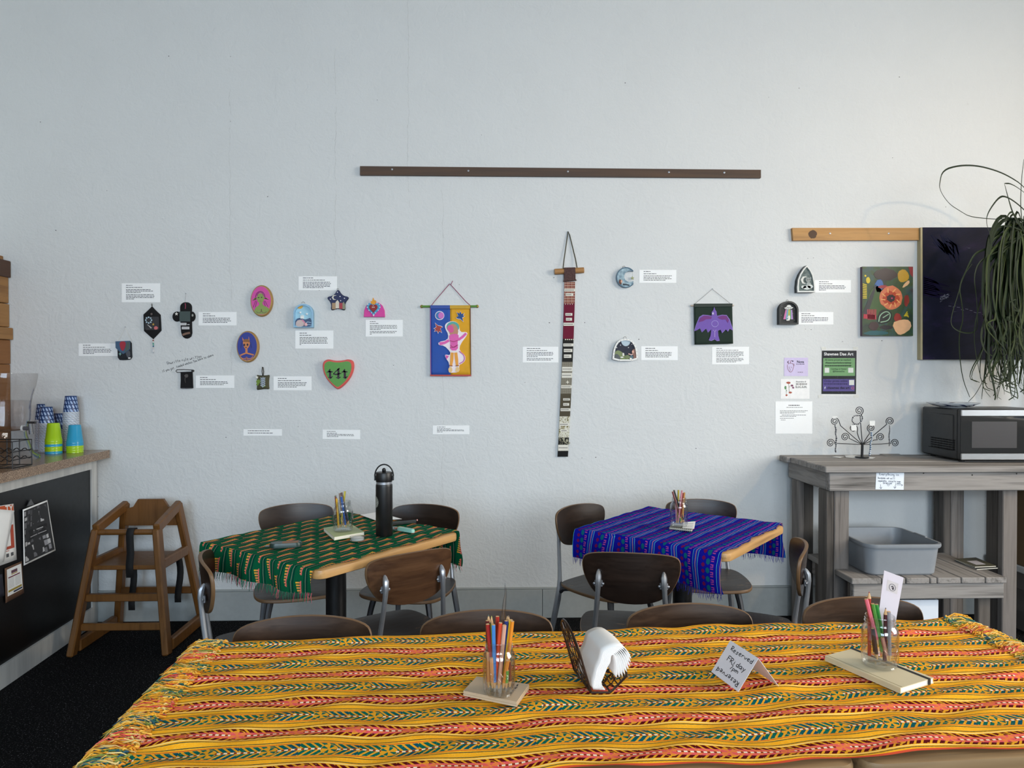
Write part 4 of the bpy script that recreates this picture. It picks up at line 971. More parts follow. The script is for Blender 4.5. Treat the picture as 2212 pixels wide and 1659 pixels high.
# ---- long patchwork hanging (crop 1110,490 x3.255)
C4 = (1110, 490, 3.255)
a = Art('patchwork_hanging', 'long narrow patchwork strip hanging from a short wooden dowel', 'banner', (385, 900), C4)
a.cord('dowel', [(285, 318), (490, 307)], 40, M('#a87a48', .6), .014, n=12); a.cord('cord', [(343, 300), (352, 230), (381, 33), (392, 60), (432, 230), (446, 318)], 8, '#4c4a3c', [.022, .012, .004, .004, .012, .022]); a.nail(382, 35)
cl = lambda y: 392 - max(0, (y - 390)) ** 1.35 * .0035 / 1.05
hw = lambda y: 38 - (y - 390) * .0015
def seg(name, y0, y1, mat, d=.0): a.flat(name, [(cl(y0) - hw(y0), y0), (cl(y0) + hw(y0), y0), (cl(y1) + hw(y1), y1), (cl(y1) - hw(y1), y1)], mat, .004, .011 + d, .0)
def plaid(name, c0, c1, c2, s=900):
    m = Mat(name); x, y, z = m.sep(m.coord()); g = (x * 90).frac().lt(.18) + (z * 70).frac().lt(.15); h = (x * 45 + .3).frac().lt(.2)
    m.base(m.mix(g.clamp() * .8, m.mix(h, c0, c1), c2)).rough(.9); return m.m
def tweed(name, c0, c1, s):
    m = Mat(name); x, y, z = m.sep(m.coord()); g = ((x + z) * s).frac().lt(.5) * ((x - z) * s).frac().lt(.5) + ((x + z) * s).frac().gt(.5) * ((x - z) * s).frac().gt(.5); m.base(m.mix(g.clamp(), c0, c1)).rough(.9); return m.m
def leafy(name, c0, c1, c2):
    m = Mat(name); n = m.noise(m.coord(), 60, 3, .6, 2.5); m.base(m.mix(n.gt(.55), c0, m.mix(m.noise(m.coord(), 20, 2), c1, c2))).rough(.9); return m.m
KN = Mat('knit_brown'); _n = KN.noise(KN.coord(), 160, 2); KN.base(KN.mix(_n, '#2a1c1c', '#6a4c48')).rough(.95).bump(_n, .8, .004)
a.flat('knit_cap', [(350, 292), (428, 290), (430, 372), (438, 380), (345, 388), (350, 370)], KN.m, .006, .032, .02)
for nm, y0, y1, mt in (('plaid_patch', 388, 540, plaid('red_plaid', '#7a2f26', '#94503c', '#d8cbb8')), ('wine_patch', 540, 788, M('#6a0f2e', .9)), ('charcoal_patch', 788, 950, M('#1d1d1a', .9)), ('tweed_patch', 950, 1172, tweed('grey_tweed', '#3c362c', '#a9a392', 150)), ('olive_patch', 1172, 1332, M('#4f4838', .9)), ('leaf_patch', 1332, 1480, leafy('leaf_print', '#d9d6c6', '#5c5a34', '#7c6c2c')), ('black_leaf_patch', 1480, 1575, leafy('black_leaf_print', '#121210', '#121210', '#9a957c')), ('black_end', 1575, 1615, M('#0c0c0e', .9))): seg(nm, y0, y1, mt)
def tagstrip(y, h, x0=.05, x1=.95):
    l = cl(y) - hw(y); w = 2 * hw(y); a.flat('word_strip', [(l + w * x0, y - h / 2), (l + w * x1, y - h / 2), (l + w * x1, y + h / 2), (l + w * x0, y + h / 2)], '#dcd8cc', .011, .013, 0)
    a.flat('word_print', [rect(l + w * (x0 + .06) + i * 9, y - 3, l + w * (x0 + .06) + i * 9 + 6, y + 3) for i in range(max(2, int(w * (x1 - x0 - .12) / 9)))], '#5a5650', .013, .0133)
for y, h, x0, x1 in ((447, 18, 0, 1), (478, 20, .15, .85), (617, 18, .15, .8), (651, 20, .22, .78), (686, 22, 0, 1), (831, 20, .05, 1), (870, 22, .12, .92), (910, 24, .15, .85), (1000, 30, .03, 1), (1044, 34, .02, 1), (1124, 20, 0, 1), (1213, 15, .25, .9), (1248, 18, .28, .85), (1285, 20, .05, 1), (1388, 22, .02, 1), (1432, 16, .2, .85), (1552, 42, 0, 1)): tagstrip(y, h, x0, x1)
a.flat('stitches', [rect(360 + i * 16, 541, 364 + i * 16, 549) for i in range(4)] + [rect(358 + i * 14, 789, 366 + i * 14, 797) for i in range(5)], '#cfc4b0', .011, .0125); a.flat('sprig', [stroke([(338, 1485), (360, 1515), (385, 1530)], 4), blob(350, 1490, 6, 10), blob(372, 1502, 7, 9), blob(388, 1518, 6, 9)], '#a8a48c', .011, .0125); a.flat('bow', starp(376, 1092, 14, 5, 4, 0), '#dcd8c8', .011, .014)

# ---- crescent, moon arch, bird banner (crop 1300,540 x6.38)
C5 = (1300, 540, 6.38)
a = Art('crescent_ornament', 'blue crescent moon ornament with seated reader and dangling star', 'ornament', (320, 385), C5)
cr = arc(325, 385, 128, 138, -38, -322, 30) + arc(380, 370, 78, 75, 52 + 0, 290, 22)
CRM = Mat('moon_clay'); _n = CRM.noise(CRM.coord(), 45, 4); CRM.base(CRM.ramp(_n, [(.35, '#6d8796'), (.65, '#a9c2cc')])).rough(.5).bump(_n, .3, .003)
a.flat('crescent', cr, CRM.m, 0, .016, .0, side='#3a5568'); a.flat('rim', stroke(arc(325, 385, 126, 136, -38, -322, 30), 12), '#48677c', .016, .020)
a.flat('figure_hair', blob(248, 445, 20, 34), '#6a3c28', .016, .021); a.flat('figure_face', ell(262, 440, 12, 20, 12), '#d8a890', .019, .023); a.flat('figure_shirt', smooth_loop([(262, 470), (290, 455), (310, 470), (290, 492), (265, 490)], 1), '#a8b8bc', .016, .021); a.flat('figure_legs', stroke([(280, 480), (320, 480), (370, 492)], [22, 16, 12]), '#1f2a38', .016, .022)
a.cord('star_thread', [(418, 285), (416, 375)], 3, '#9a9c98', .012); a.flat('hanging_star', starp(417, 392, 26, 11), '#9aa06a', .009, .015); a.cord('loop', [(285, 248), (290, 228), (310, 226), (320, 240)], 6, '#2e3034', .008)
a = Art('arch_ornament', 'white dotted arch ornament with moonlit hills and long-haired figure', 'ornament', (315, 1390), C5)
mo = smooth_loop([(138, 1530), (142, 1440), (165, 1330), (220, 1245), (315, 1222), (405, 1240), (465, 1320), (488, 1430), (492, 1530)], 1); mi = [(315 + (x - 315) * .86, 1385 + (y - 1385) * .86) for x, y in mo]
a.flat('back', mo, '#14172c', 0, .012); frame(a, mo, mi, '#e6e5e0', .004, .022)
op = lambda n, p, c, l=0: a.flat(n, p, c, .012, .0145 + l, rough=.4)
op('moon', arc(325, 1245, 66, 82, 0, 180, 16), '#a9bcc6'); op('hill', smooth_loop([(172, 1510), (172, 1410), (210, 1380), (262, 1400), (300, 1440), (360, 1500), (370, 1512)], 1), '#66752c', .001); op('dark_rock', smooth_loop([(172, 1510), (172, 1430), (225, 1440), (262, 1510)], 1), '#2c322c', .002); op('bush', blob(345, 1478, 34, 28), '#5c6a24', .003); op('sheep', [blob(288, 1442, 12, 24), blob(270, 1480, 22, 9), blob(390, 1498, 16, 12)], '#e4e0d6', .004)
op('figure_hair', smooth_loop([(408, 1385), (440, 1360), (468, 1400), (470, 1500), (430, 1508), (425, 1440)], 1), '#7c4426', .003); op('figure_dress', smooth_loop([(378, 1460), (415, 1440), (430, 1505), (385, 1500)], 1), '#24505c', .003); op('figure_face', ell(420, 1405, 14, 20, 12), '#d8a08a', .005); op('figure_arm', stroke([(358, 1432), (395, 1445), (420, 1435)], 13), '#d8a89a', .005); [a.dots('star_bead', [_p], 7, '#e8e8ea', .013) for _p in ((252, 1312), (200, 1348), (360, 1346), (408, 1302))]
a.dots('rim_dot', [(315 + (x - 315) * .94, 1385 + (y - 1385) * .94) for x, y in mo[::1]], 4, '#2a2c30', .022); a.cord('loop', [(315 + 22 * math.cos(R(q)), 1215 + 18 * math.sin(R(q))) for q in range(150, 391, 30)], 6, STEEL, .010)
a = Art('fabric_banner', 'dark green fabric banner with a purple spread-winged bird', 'banner', (1525, 1020), C5)
a.cord('rod', [(1222, 770), (1810, 768)], 22, M('#cbb9a8', .6), .008, n=10); a.cord('cord', [(1275, 745), (1520, 540), (1765, 742)], 4, '#4a4a4a', [.010, .004, .010]); a.nail(1522, 535)
mb = MB(); mb.grid(lambda i, j: a.at(1258 + 526 * i + 12 * j, 745 + 560 * j - 12 * i * j, .014 + .003 * math.sin(i * 7) * j), 16, 12); o = mb.build('fabric', M('#16291f', .85, bump=.2), a.root, True); o.modifiers.new('thick', 'SOLIDIFY').thickness = .0015
a.flat('sleeve', [(1260, 745), (1784, 742), (1784, 785), (1260, 790)], '#14261c', .014, .022, .02)
BR = [(1533, 795), (1548, 835), (1565, 860), (1572, 915), (1640, 900), (1700, 905), (1740, 960), (1785, 1095), (1778, 1108), (1740, 1085), (1718, 1125), (1690, 1095), (1640, 1145), (1620, 1100), (1585, 1110), (1590, 1180), (1608, 1245), (1570, 1250), (1540, 1228), (1500, 1248), (1462, 1240), (1485, 1180), (1495, 1095), (1450, 1140), (1425, 1085), (1370, 1135), (1345, 1080), (1295, 1110), (1268, 1118), (1290, 1040), (1335, 930), (1385, 900), (1450, 905), (1500, 915), (1500, 865), (1522, 840)]
a.flat('bird_outline', [(1525 + (x - 1525) * 1.03, 1020 + (y - 1020) * 1.03) for x, y in BR], '#9a84c8', .0165, .019); a.flat('bird', BR, '#6a4aa6', .0180, .0205)
for pts in (([(1345, 940), (1395, 910), (1450, 912), (1500, 925), (1490, 955), (1420, 960), (1380, 985), (1320, 1000)]), ([(1580, 930), (1650, 905), (1705, 915), (1735, 970), (1720, 1010), (1690, 960), (1640, 965), (1600, 950)])): a.flat('wing_patch', pts, '#6a1c74', .0195, .0218)
a.flat('belly_ring', stroke(ell(1542, 1020, 45, 42, 24) + [ell(1542, 1020, 45, 42, 24)[0]], 6), '#a898d8', .0195, .0220); a.flat('wishbone', [stroke([(1520, 1105), (1540, 1130), (1560, 1105)], 6), stroke([(1540, 1130), (1540, 1205)], 7)], '#b9a0d8', .0195, .022); a.flat('eye', ell(1517, 880, 11, 14, 12), '#e8e4f0', .0195, .022); a.flat('pupil', ell(1520, 882, 5, 6, 8), '#2a1c3c', .022, .0226)

# ---- pointed plaque and saucer plaque (crop 1650,480 x6.32)
C6 = (1650, 480, 6.32)
a = Art('arch_ornament', 'pointed arch plaque with moon and grey bear on cloud', 'ornament', (530, 800), C6)
go = [(418, 968), (415, 900), (425, 800), (455, 720), (500, 650), (545, 603), (590, 660), (625, 730), (645, 820), (655, 900), (655, 966)]; gi = [(536 + (x - 536) * .86, 815 + (y - 815) * .89) for x, y in go]
a.flat('case', go, '#2c3030', 0, .034, side='#2c3132'); frame(a, go, gi, '#dfe0dc', .030, .044)
GBK = Mat('grey_green_clay'); _n = GBK.noise(GBK.coord(), 60, 4); GBK.base(GBK.ramp(_n, [(.35, '#3c4c4a'), (.7, '#6a7a78')])).rough(.5)
a.flat('scene_back', gi, GBK.m, .034, .036); cp = lambda n, p, c, l=0: a.flat(n, p, c, .036, .038 + l, rough=.5)
cp('moon', stroke([(545, 752), (500, 765), (480, 800), (495, 840), (535, 852)], [2, 26, 34, 24, 2]), '#d6d6d0'); cp('bear_head', [ell(562, 800, 34, 32, 16), ell(538, 772, 12, 12, 10), ell(595, 775, 12, 12, 10)], '#8c9492', .002); cp('bear_body', blob(570, 855, 32, 26), '#9aa2a0', .001); cp('bear_eye', [ell(550, 800, 6, 7, 8), ell(575, 796, 6, 7, 8)], '#1c1e1e', .0034); cp('cloud', [blob(500, 895, 36, 20), blob(545, 905, 50, 30), blob(590, 890, 36, 26)], '#c9cfcc', .003)
a = Art('arch_ornament', 'black arched plaque with flying saucer, rainbow beam and white cat', 'ornament', (308, 1245), C6)
bo = ARCH(178, 1085, 438, 1400, .92); bi = ARCH(200, 1108, 414, 1380, .92)
a.flat('case', bo, '#1a1b1c', 0, .024); frame(a, bo, bi, '#232526', .020, .036)
up_ = lambda n, p, c, l=0: a.flat(n, p, c, .024, .026 + l, rough=.4)
up_('saucer', smooth_loop([(242, 1180), (280, 1165), (290, 1142), (318, 1135), (340, 1145), (350, 1165), (380, 1170), (340, 1195), (280, 1198)], 1), '#dcdcd8', .003); up_('saucer_line', [stroke([(285, 1166), (318, 1172), (350, 1164)], 4)] + [ell(262 + i * 24, 1183, 4, 4, 8) for i in range(5)], '#4a4c4c', .0055)
for c, x0, x1, y0, y1 in (('#c46aa0', 262, 285, 240, 272), ('#6aa0b8', 283, 305, 270, 300), ('#b9b53c', 303, 324, 300, 325), ('#6aa86a', 322, 338, 325, 345), ('#a882c0', 336, 356, 345, 372)): up_('beam', [(x0 + 8, 1202), (x1 + 4, 1202), (y1, 1330), (y0, 1330)], c, .0005)
up_('cat', [smooth_loop([(300, 1285), (325, 1275), (330, 1310), (322, 1350), (300, 1345), (305, 1315)], 1), ell(292, 1342, 14, 9, 10), stroke([(300, 1300), (286, 1312)], 9)], '#e6e4de', .003); a.dots('star_bead', [(215, 1275), (395, 1190), (390, 1340), (225, 1160), (370, 1250)], 3.5, '#b9bcbc', .025); a.cord('loop', [(308 + 13 * math.cos(R(q)), 1076 + 14 * math.sin(R(q))) for q in range(150, 391, 30)], 5, '#55585a', .012)

# ---- printed notices (crop 1650,730 x6.145)
C7 = (1650, 730, 6.145); RX, UZ = Vector((1, 0, 0)), Vector((0, 0, 1))
def T(a, s, x, y, hpx, c, d, bold=.0, align='LEFT', wpx=None, shear=0.0, squash=1.0):
    p = a.at(x, y, d); size = hpx / a.k * D / F * 1.4
    o = sign_text('lettering', s, p, RX, UZ, size, M(c, .7), a.root, bold, align, squash, shear)
    if wpx:
        xs = [v.co.x for v in o.data.vertices]; w = max(xs) - min(xs); k = wpx / a.k * D / F / w; x0 = min(xs) if align == 'LEFT' else (max(xs) + min(xs)) / 2
        o.data.transform(Matrix.Translation((x0, 0, 0)) @ Matrix.Scale(k, 4, (1, 0, 0)) @ Matrix.Translation((-x0, 0, 0)))
    return o
def lines(a, rows, c, d, h=5):
    mb = MB(); rr = random.Random(int(rows[0][1]))
    for x0, y, x1 in rows:
        x = x0
        while x < x1 - 3:
            w = min(rr.uniform(10, 34), x1 - x); mb.prism([a.at(p, q, d) for p, q in rect(x, y, x + w, y + h)], NW * .0002); x += w + 5
    tag(mb.build('printed_text', M(c, .8), a.root), kind='stuff')
a = Art('art_notice', 'laminated art price notice in green and purple taped to the wall', 'poster', (998, 470), C7)
a.flat('laminate', [(765, 138), (1232, 140), (1230, 772), (760, 768)], '#e3e4e2', .0003, .0012, rough=.2); a.flat('dark_print', [(768, 168), (1230, 168), (1222, 746), (763, 744)], '#16181e', .0012, .0015, rough=.25); a.flat('green_panel', rect(786, 268, 1208, 504), '#6f9c68', .0015, .0018, rough=.3); a.flat('purple_panel', rect(782, 546, 1203, 708), '#4f4384', .0015, .0018, rough=.3)
for x, y in ((790, 135), (1215, 135), (752, 772), (1225, 772)): a.flat('tape', [(x - 34, y - 14), (x + 30, y - 18), (x + 36, y + 22), (x - 28, y + 26)], '#dcdcd6', .0015, .0021, rough=.25)
T(a, 'Shawnee Dae Art', 795, 232, 40, '#e9e9e9', .0016, .02, wpx=400); T(a, 'All items priced as marked.', 806, 303, 28, '#23402a', .0019, wpx=360); T(a, 'Please text before taking', 818, 340, 24, '#23402a', .0019, wpx=340); lines(a, [(808, 362, 1158)], '#23402a', .0019, 14)
a.flat('strike_through', [stroke([(812, 332), (1160, 330)], 7), stroke([(806, 370), (1160, 366)], 7)], '#16181a', .0022, .0024); T(a, 'CashApp or Venmo', 890, 421, 22, '#23402a', .0019, wpx=210); T(a, '@ShawneeDae', 912, 453, 22, '#23402a', .0019, wpx=160)
T(a, 'Order prints online', 795, 586, 34, '#1f1a44', .0019, wpx=320); lines(a, [(796, 606, 1110)], '#1f1a44', .0019, 10); T(a, 'shawnee dae art', 838, 676, 32, '#131024', .0019, .02, wpx=305); T(a, 'f', 803, 678, 32, '#dfe3ee', .0019, .03); a.flat('camera_icon', stroke(rrect(1165, 650, 1192, 680, 8) + [rrect(1165, 650, 1192, 680, 8)[0]], 5), '#c8606a', .0018, .0022)
a.flat('white_box', [rect(806, 396, 866, 462), rect(1118, 396, 1186, 462), rect(1130, 558, 1196, 626)], '#d9dcd6', .0018, .0020)
a = Art('art_card', 'lavender card with drawn anatomical heart', 'card', (425, 380), C7)
a.flat('card', rect(268, 262, 585, 506), '#cfc3e4', .0003, .0014); a.flat('heart_outline', [stroke([(x, y) for x, y in smooth_loop([(305, 360), (340, 330), (390, 340), (395, 390), (370, 450), (345, 458), (318, 420)], 2)], 5), stroke([(325, 345), (318, 312), (335, 300)], 6), stroke([(350, 338), (352, 305), (375, 300)], 6), stroke([(380, 345), (400, 345), (398, 370)], 5), stroke([(330, 380), (350, 420), (345, 445)], 4), stroke([(355, 380), (372, 400)], 4)], '#7a3440', .0014, .0017); a.flat('heart_bloom', [blob(380, 308, 14, 8), blob(318, 322, 10, 8)], '#4a3a5a', .0014, .0017)
T(a, 'Nova', 436, 332, 34, '#2a2236', .0015, .02, wpx=95); lines(a, [(428, 344, 540)], '#3c3448', .0015, 7); lines(a, [(448, 452, 518)], '#3c3448', .0015, 6)
a = Art('art_card', 'white card with botanical drawing and lettering', 'card', (412, 678), C7)
a.flat('card', rect(222, 545, 605, 808), '#f0efee', .0003, .0014); a.flat('red_bloom', [blob(325, 595, 28, 14), blob(300, 760, 14, 12), blob(350, 725, 22, 12)], '#a8523c', .0014, .0017); a.flat('stem', [stroke([(328, 600), (332, 680), (340, 735)], 5), stroke([(296, 640), (296, 700), (300, 760)], 4), stroke([(332, 660), (350, 630)], 4)], '#6a5a44', .0014, .0016); a.flat('green_leaf', [blob(285, 660, 14, 24), blob(298, 700, 6, 10)], '#5a8a5a', .0014, .0017); a.flat('purple_bloom', [blob(372, 632, 18, 14), blob(388, 660, 14, 12)], '#7a3a5c', .0014, .0017)
T(a, 'Illustration &', 425, 590, 20, '#4a463e', .0015, wpx=135); lines(a, [(425, 606, 570)], '#4a463e', .0015, 12); T(a, 'E.I.C.S.H.', 420, 664, 32, '#3a362e', .0015, .015, wpx=150)
a = Art('art_notice', 'white letter-size thank-you notice low on the wall left of jewellery tree', 'notice', (400, 1055), C7)
a.flat('sheet', rect(152, 842, 642, 1270), PAPER, .0003, .0013); lines(a, [(326, 890, 480)], '#1d1d20', .0014, 9); lines(a, [(298, 918, 512), (213, 962, 582), (213, 980, 548), (213, 996, 402), (238, 1020, 565), (213, 1038, 428), (213, 1062, 395), (225, 1085, 285)], '#55565a', .0014, 6)

# ================================================================ service counter at left
CT = .953
cA, cB = on_z(226, 974, CT), on_z(0, 1023, CT); cA.y = D - .012
cd = (cB - cA); cd.z = 0; cd.normalize(); cn = Vector((-cd.y, cd.x, 0)); cn = cn if cn.x > 0 else -cn   # along the counter towards the camera, and outwards
XW = XL + .002
def cpt(t, out=0.0): p = Vector((cA.x, cA.y, 0)) + cd * t + cn * out; return p
CLEN = 2.6
GRAN = Mat('brown_granite_laminate'); _v = X(GRAN.nt, GRAN.voronoi(GRAN.coord(), 260)); _n = GRAN.noise(GRAN.coord(), 220, 3, .7); GRAN.base(GRAN.ramp(_n * .75 + _v * .25, [(.28, '#2a211c'), (.42, '#6a5442'), (.55, '#9a8068'), (.68, '#c2ab90')])).rough(.22)
t = thing('countertop', 'speckled brown granite laminate countertop of the service counter', 'countertop', (cA.x, cA.y, CT))
def loc(root, pts): return [Vector(p) - Vector(root.location) for p in pts]
o2 = [cpt(0, -.02), cpt(.006, -.006), cpt(.02, 0), cpt(CLEN, 0), Vector((XW, cpt(CLEN).y, 0)), Vector((XW, cA.y, 0))]
mb = MB(); mb.prism(loc(t, [p + Vector((0, 0, CT - .042)) for p in o2]), (0, 0, .042), .004); mb.build('slab', GRAN.m, t)
t = thing('service_counter', 'white-framed service counter with black front panel', 'counter', (cA.x, cA.y, 0))
WT = wood('worn_white_paint', '#aeb0b0', '#d6d7d5', 2, 30, .5, .2); BPAN = M('#08080a', .35)
f0 = -.075
mb = MB(); mb.prism(loc(t, [cpt(.004, f0 - .02), cpt(CLEN, f0 - .02), Vector((XW, cpt(CLEN).y, 0)), Vector((XW, cA.y - .004, 0))]), (0, 0, CT - .0435)); mb.build('body', BPAN, t)
def slabpart(name, t0, t1, z0, z1, th, mat):
    mb = MB(); mb.prism(loc(t, [cpt(t0, f0 - .02) + Vector((0, 0, z0)), cpt(t1, f0 - .02) + Vector((0, 0, z0)), cpt(t1, f0 - .02) + Vector((0, 0, z1)), cpt(t0, f0 - .02) + Vector((0, 0, z1))]), cn * th); return mb.build(name, mat, t)
slabpart('front_panel', .06, CLEN, .10, CT - .10, .012, BPAN); slabpart('end_stile', .004, .06, .0, CT - .0445, .02, WT); slabpart('top_rail', .06, CLEN, CT - .10, CT - .0445, .02, WT); slabpart('kick_board', .06, CLEN, 0, .10, .024, WT)
PN = cpt(0, f0 - .008)
# papers pinned to the counter front
def cfp(px, py, out=0.0): return on_plane(px, py, PN + cn * out, cn)
def sheet(name, label, cat, quad, outs, mat, curl=0.0, n=6):
    P4 = [cfp(x, y, o) for (x, y), o in zip(quad, outs)]
    r = thing(name, label, cat, P4[0])
    def fn(i, j):
        p = (P4[0] * (1 - i) + P4[1] * i) * (1 - j) + (P4[3] * (1 - i) + P4[2] * i) * j
        return p + cn * curl * math.sin(math.pi * i) * math.sin(math.pi * j) - Vector(r.location)
    mb = MB(); mb.grid(fn, n, n); o = mb.build('sheet', mat, r, True); o.modifiers.new('thick', 'SOLIDIFY').thickness = .0005
    fn2 = lambda i, j, up=.0012: fn(i, j) + cn * up
    def patch(nm, x0, y0, x1, y1, c, up=.0012, k=3):
        mb = MB(); mb.grid(lambda i, j: fn2(x0 + (x1 - x0) * i, y0 + (y1 - y0) * j, up), k, k); return mb.build(nm, M(c, .7) if isinstance(c, str) else c, r, True)
    return r, patch, fn2
r, patch, _ = sheet('flyer', 'black and white photo-collage flyer curling on the black counter front', 'flyer', [(49, 1101), (102, 1080), (120, 1189), (51, 1222)], [.012, .004, .03, .004], PAPER, -.012)
patch('photo_ground', .04, .03, .97, .97, '#2c2d30'); rr = random.Random(3)
for i in range(8):
    for jx in range(7):
        x, y = .05 + jx * .128 + rr.uniform(-.02, .02), .05 + i * .113 + rr.uniform(-.02, .02)
        if .36 < y < .60 and x > .16: continue
        patch('photo_scrap', x, y, min(.95, x + rr.uniform(.05, .11)), min(.95, y + rr.uniform(.05, .10)), rr.choice(('#6a6b70', '#8f9096', '#b9babd', '#4a4b50', '#55565c', '#9a9ba0')), .0022, 2)
patch('title_block', .22, .42, .86, .60, '#1b1c1f', .0030); patch('title_line', .42, .46, .74, .475, '#c8c8cc', .0040, 2); patch('title_line', .42, .49, .7, .50, '#77777c', .0040, 2); patch('title_line', .28, .55, .82, .562, '#b0b0b4', .0040, 2)
mb = MB(); mb.prism([cfp(x, y, .006) - r.location for x, y in ((65, 1078), (57, 1094), (72, 1090))], cn * .004); mb.build('corner_clip', M('#77797c', .3, .6), r)
r, patch, fn2 = sheet('flyer', 'orange and white community flyer at left edge of the counter front', 'flyer', [(-22, 1096), (29, 1088), (36, 1209), (-22, 1230)], [.004, .004, .008, .008], PAPER)
patch('orange_header', .02, .01, .98, .15, '#c4562c'); patch('orange_border', .8, .36, .93, .76, '#b9503a', .0013, 2); patch('orange_border', .35, .72, .93, .77, '#b9503a', .0015, 2); patch('printed_line', .3, .79, .72, .80, '#b9503a', .0015, 1)
for i in range(3): patch('printed_mark', .42 + .18 * i, .84, .52 + .18 * i, .90, '#5a5c60', .0015, 1)
p0 = fn2(.62, .135, .0016); rt = (fn2(.9, .135) - fn2(.62, .135)).normalized(); upv = (fn2(.62, 0) - fn2(.62, .14)).normalized()
sign_text('lettering', 'TY', p0, rt, upv, .045, M('#f0efec', .7), r, .02)
sheet('paper_sheet', 'blank white folded sheet over the orange flyer on the counter', 'paper', [(-24, 1098), (31, 1103), (8, 1214), (-24, 1222)], [.014, .016, .022, .016], PAPER, .006)
r, patch, _ = sheet('clipboard', 'brown clipboard with white event flyer hanging on the counter front', 'clipboard', [(10, 1228), (47, 1212), (52, 1281), (12, 1303)], [.004, .004, .006, .006], M('#6a4c38', .8, bump=.3))
patch('event_flyer', .1, .06, .93, .84, PAPER, .0016); patch('gold_bar', .14, .68, .88, .74, '#a8923c', .0022, 1); patch('navy_bar', .42, .76, .9, .81, '#24304e', .0022, 1); patch('plum_title', .16, .30, .82, .335, '#7a3a4c', .0022, 1); patch('logo', .34, .14, .68, .23, '#6a4a58', .0022, 1); patch('gold_line', .34, .24, .68, .265, '#b99a3c', .0022, 1)
for i in range(7):
    patch('text_line', .16, .37 + i * .04, .46, .378 + i * .04, '#9a9ca2', .0022, 1); patch('text_line', .54, .37 + i * .04, .85, .378 + i * .04, '#9a9ca2', .0022, 1)
sheet('flyer', 'dark flyer half out of view beside the brown clipboard', 'flyer', [(-22, 1246), (5, 1240), (10, 1286), (-22, 1300)], [.004, .004, .006, .006], M('#2c2d3a', .6))

# ---- wooden cladding on the left wall
w = thing('wood_cladding', 'stacked reclaimed wood boards cladding the wall above the counter', 'cladding', (XL, 3.6, CT))
CW = [wood('clad_' + k, a_, b_, 1, 30, .55, .2, c3=c_) for k, a_, b_, c_ in (('a', '#2e1c12', '#4a3020', '#3c2618'), ('b', '#6e4822', '#9a7040', '#866032'), ('c', '#643e1c', '#86582c', '#744a22'))]
zz = lambda py: CAMH + (HZ - py) * 3.98 / F
for y0, y1, xr_, pr, mt in ((555, 568, 16, .085, 1), (566, 602, 49, .125, 0), (600, 657, 44, .112, 1), (658, 708, 51, .115, 1), (709, 735, 60, .135, 1), (735, 787, 54, .12, 2), (787, 815, 53, .118, 2)):
    p = on_plane(xr_, (y0 + y1) / 2, (XL + pr, 0, 0), Vector((1, 0, 0))); ye = min(p.y, D - .004)
    z0, z1 = CAMH + (HZ - y1) * 3.95 / F, CAMH + (HZ - y0) * 3.95 / F
    if y1 == 815: z0 = CT
    MB().box((pr / 2, (ye + 2.6) / 2 - 3.6, (z0 + z1) / 2 - CT), (pr / 2 - .0006, (ye - 2.6) / 2, (z1 - z0) / 2 - .0008), bev=.003).build('board', CW[mt], w)

# ---- cups
def plastic(c):
    m = Mat('cup_plastic'); n = m.noise(m.coord(), 20, 2); l = lin(c); m.base(m.mix(n, tuple(x * .93 for x in l[:3]), c)).rough(.22); m.b.inputs['Subsurface Weight'].default_value = .0; return m.m
LIME, AQUA = plastic('#a4cc1c'), plastic('#2f9cc6')
def cup_mesh():
    prof = [(.0405, 0), (.0405, .004), (.0395, .006), (.0392, .014), (.0375, .017), (.029, .092), (.027, .097), (.010, .098)]
    return MB().lathe(prof, 28, cap0=False, cap1=True).mesh('tumbler', True)
def cup_mat():
    m = Mat('leaf_print_paper'); x, y, z = m.sep(m.coord()); th = y.atan2(x) * .035
    k = 46.0; row = (z * k); sft = (row.floor() * .5).frac() * 1.0
    cu_ = (th * 58 + sft).frac() - .5; cv = row.frac() - .5; sl = cu_ + cv * .55
    lf = (sl * sl * 9 + cv * cv * 4.4).lt(.72); vein = sl.abs().lt(.05) * 0.0
    m.base(m.mix((lf - vein).clamp(), '#16386c', '#9fb6dc')).rough(.35); return m.m
def paper_cup_meshes():
    a_ = MB().lathe([(.0385, 0), (.0398, .0015), (.0385, .0035)], 24, cap0=False, cap1=False, mi=1).lathe([(.0376, .003), (.0285, .088), (.0275, .090)], 24, cap0=False, cap1=True, mi=0)
    return a_.mesh('paper_cup', True)
tm = cup_mesh()
def tumblers(px, py, colors, where, dz=.0125):
    p = on_z(px, py, CT); n = len(colors)
    for i, c in enumerate(colors):      # lowest first
        me = tm.copy(); o = obj('plastic_cup', me, LIME if c == 'l' else AQUA); o.location = (p.x, p.y, CT + .0005 + i * dz)
        nm = 'lime green' if c == 'l' else 'bright blue'
        pos = 'topmost of' if i == n - 1 else 'lowest of' if i == 0 else ('second lowest in', 'third lowest in', 'fourth lowest in', 'fifth lowest in')[i - 1]
        tag(o, '%s plastic tumbler, %s %s' % (nm, pos, where), 'cup', 'upturned plastic tumblers on the counter')
tumblers(116, 979.5, 'alalla'[0:1] + 'llall', 'the left tumbler stack beside the water dispenser')
tumblers(162, 977.5, 'lllaa', 'the right tumbler stack at counter corner')
pm = paper_cup_meshes(); PCM = cup_mat(); PRIM = M('#dfe3e8', .6)
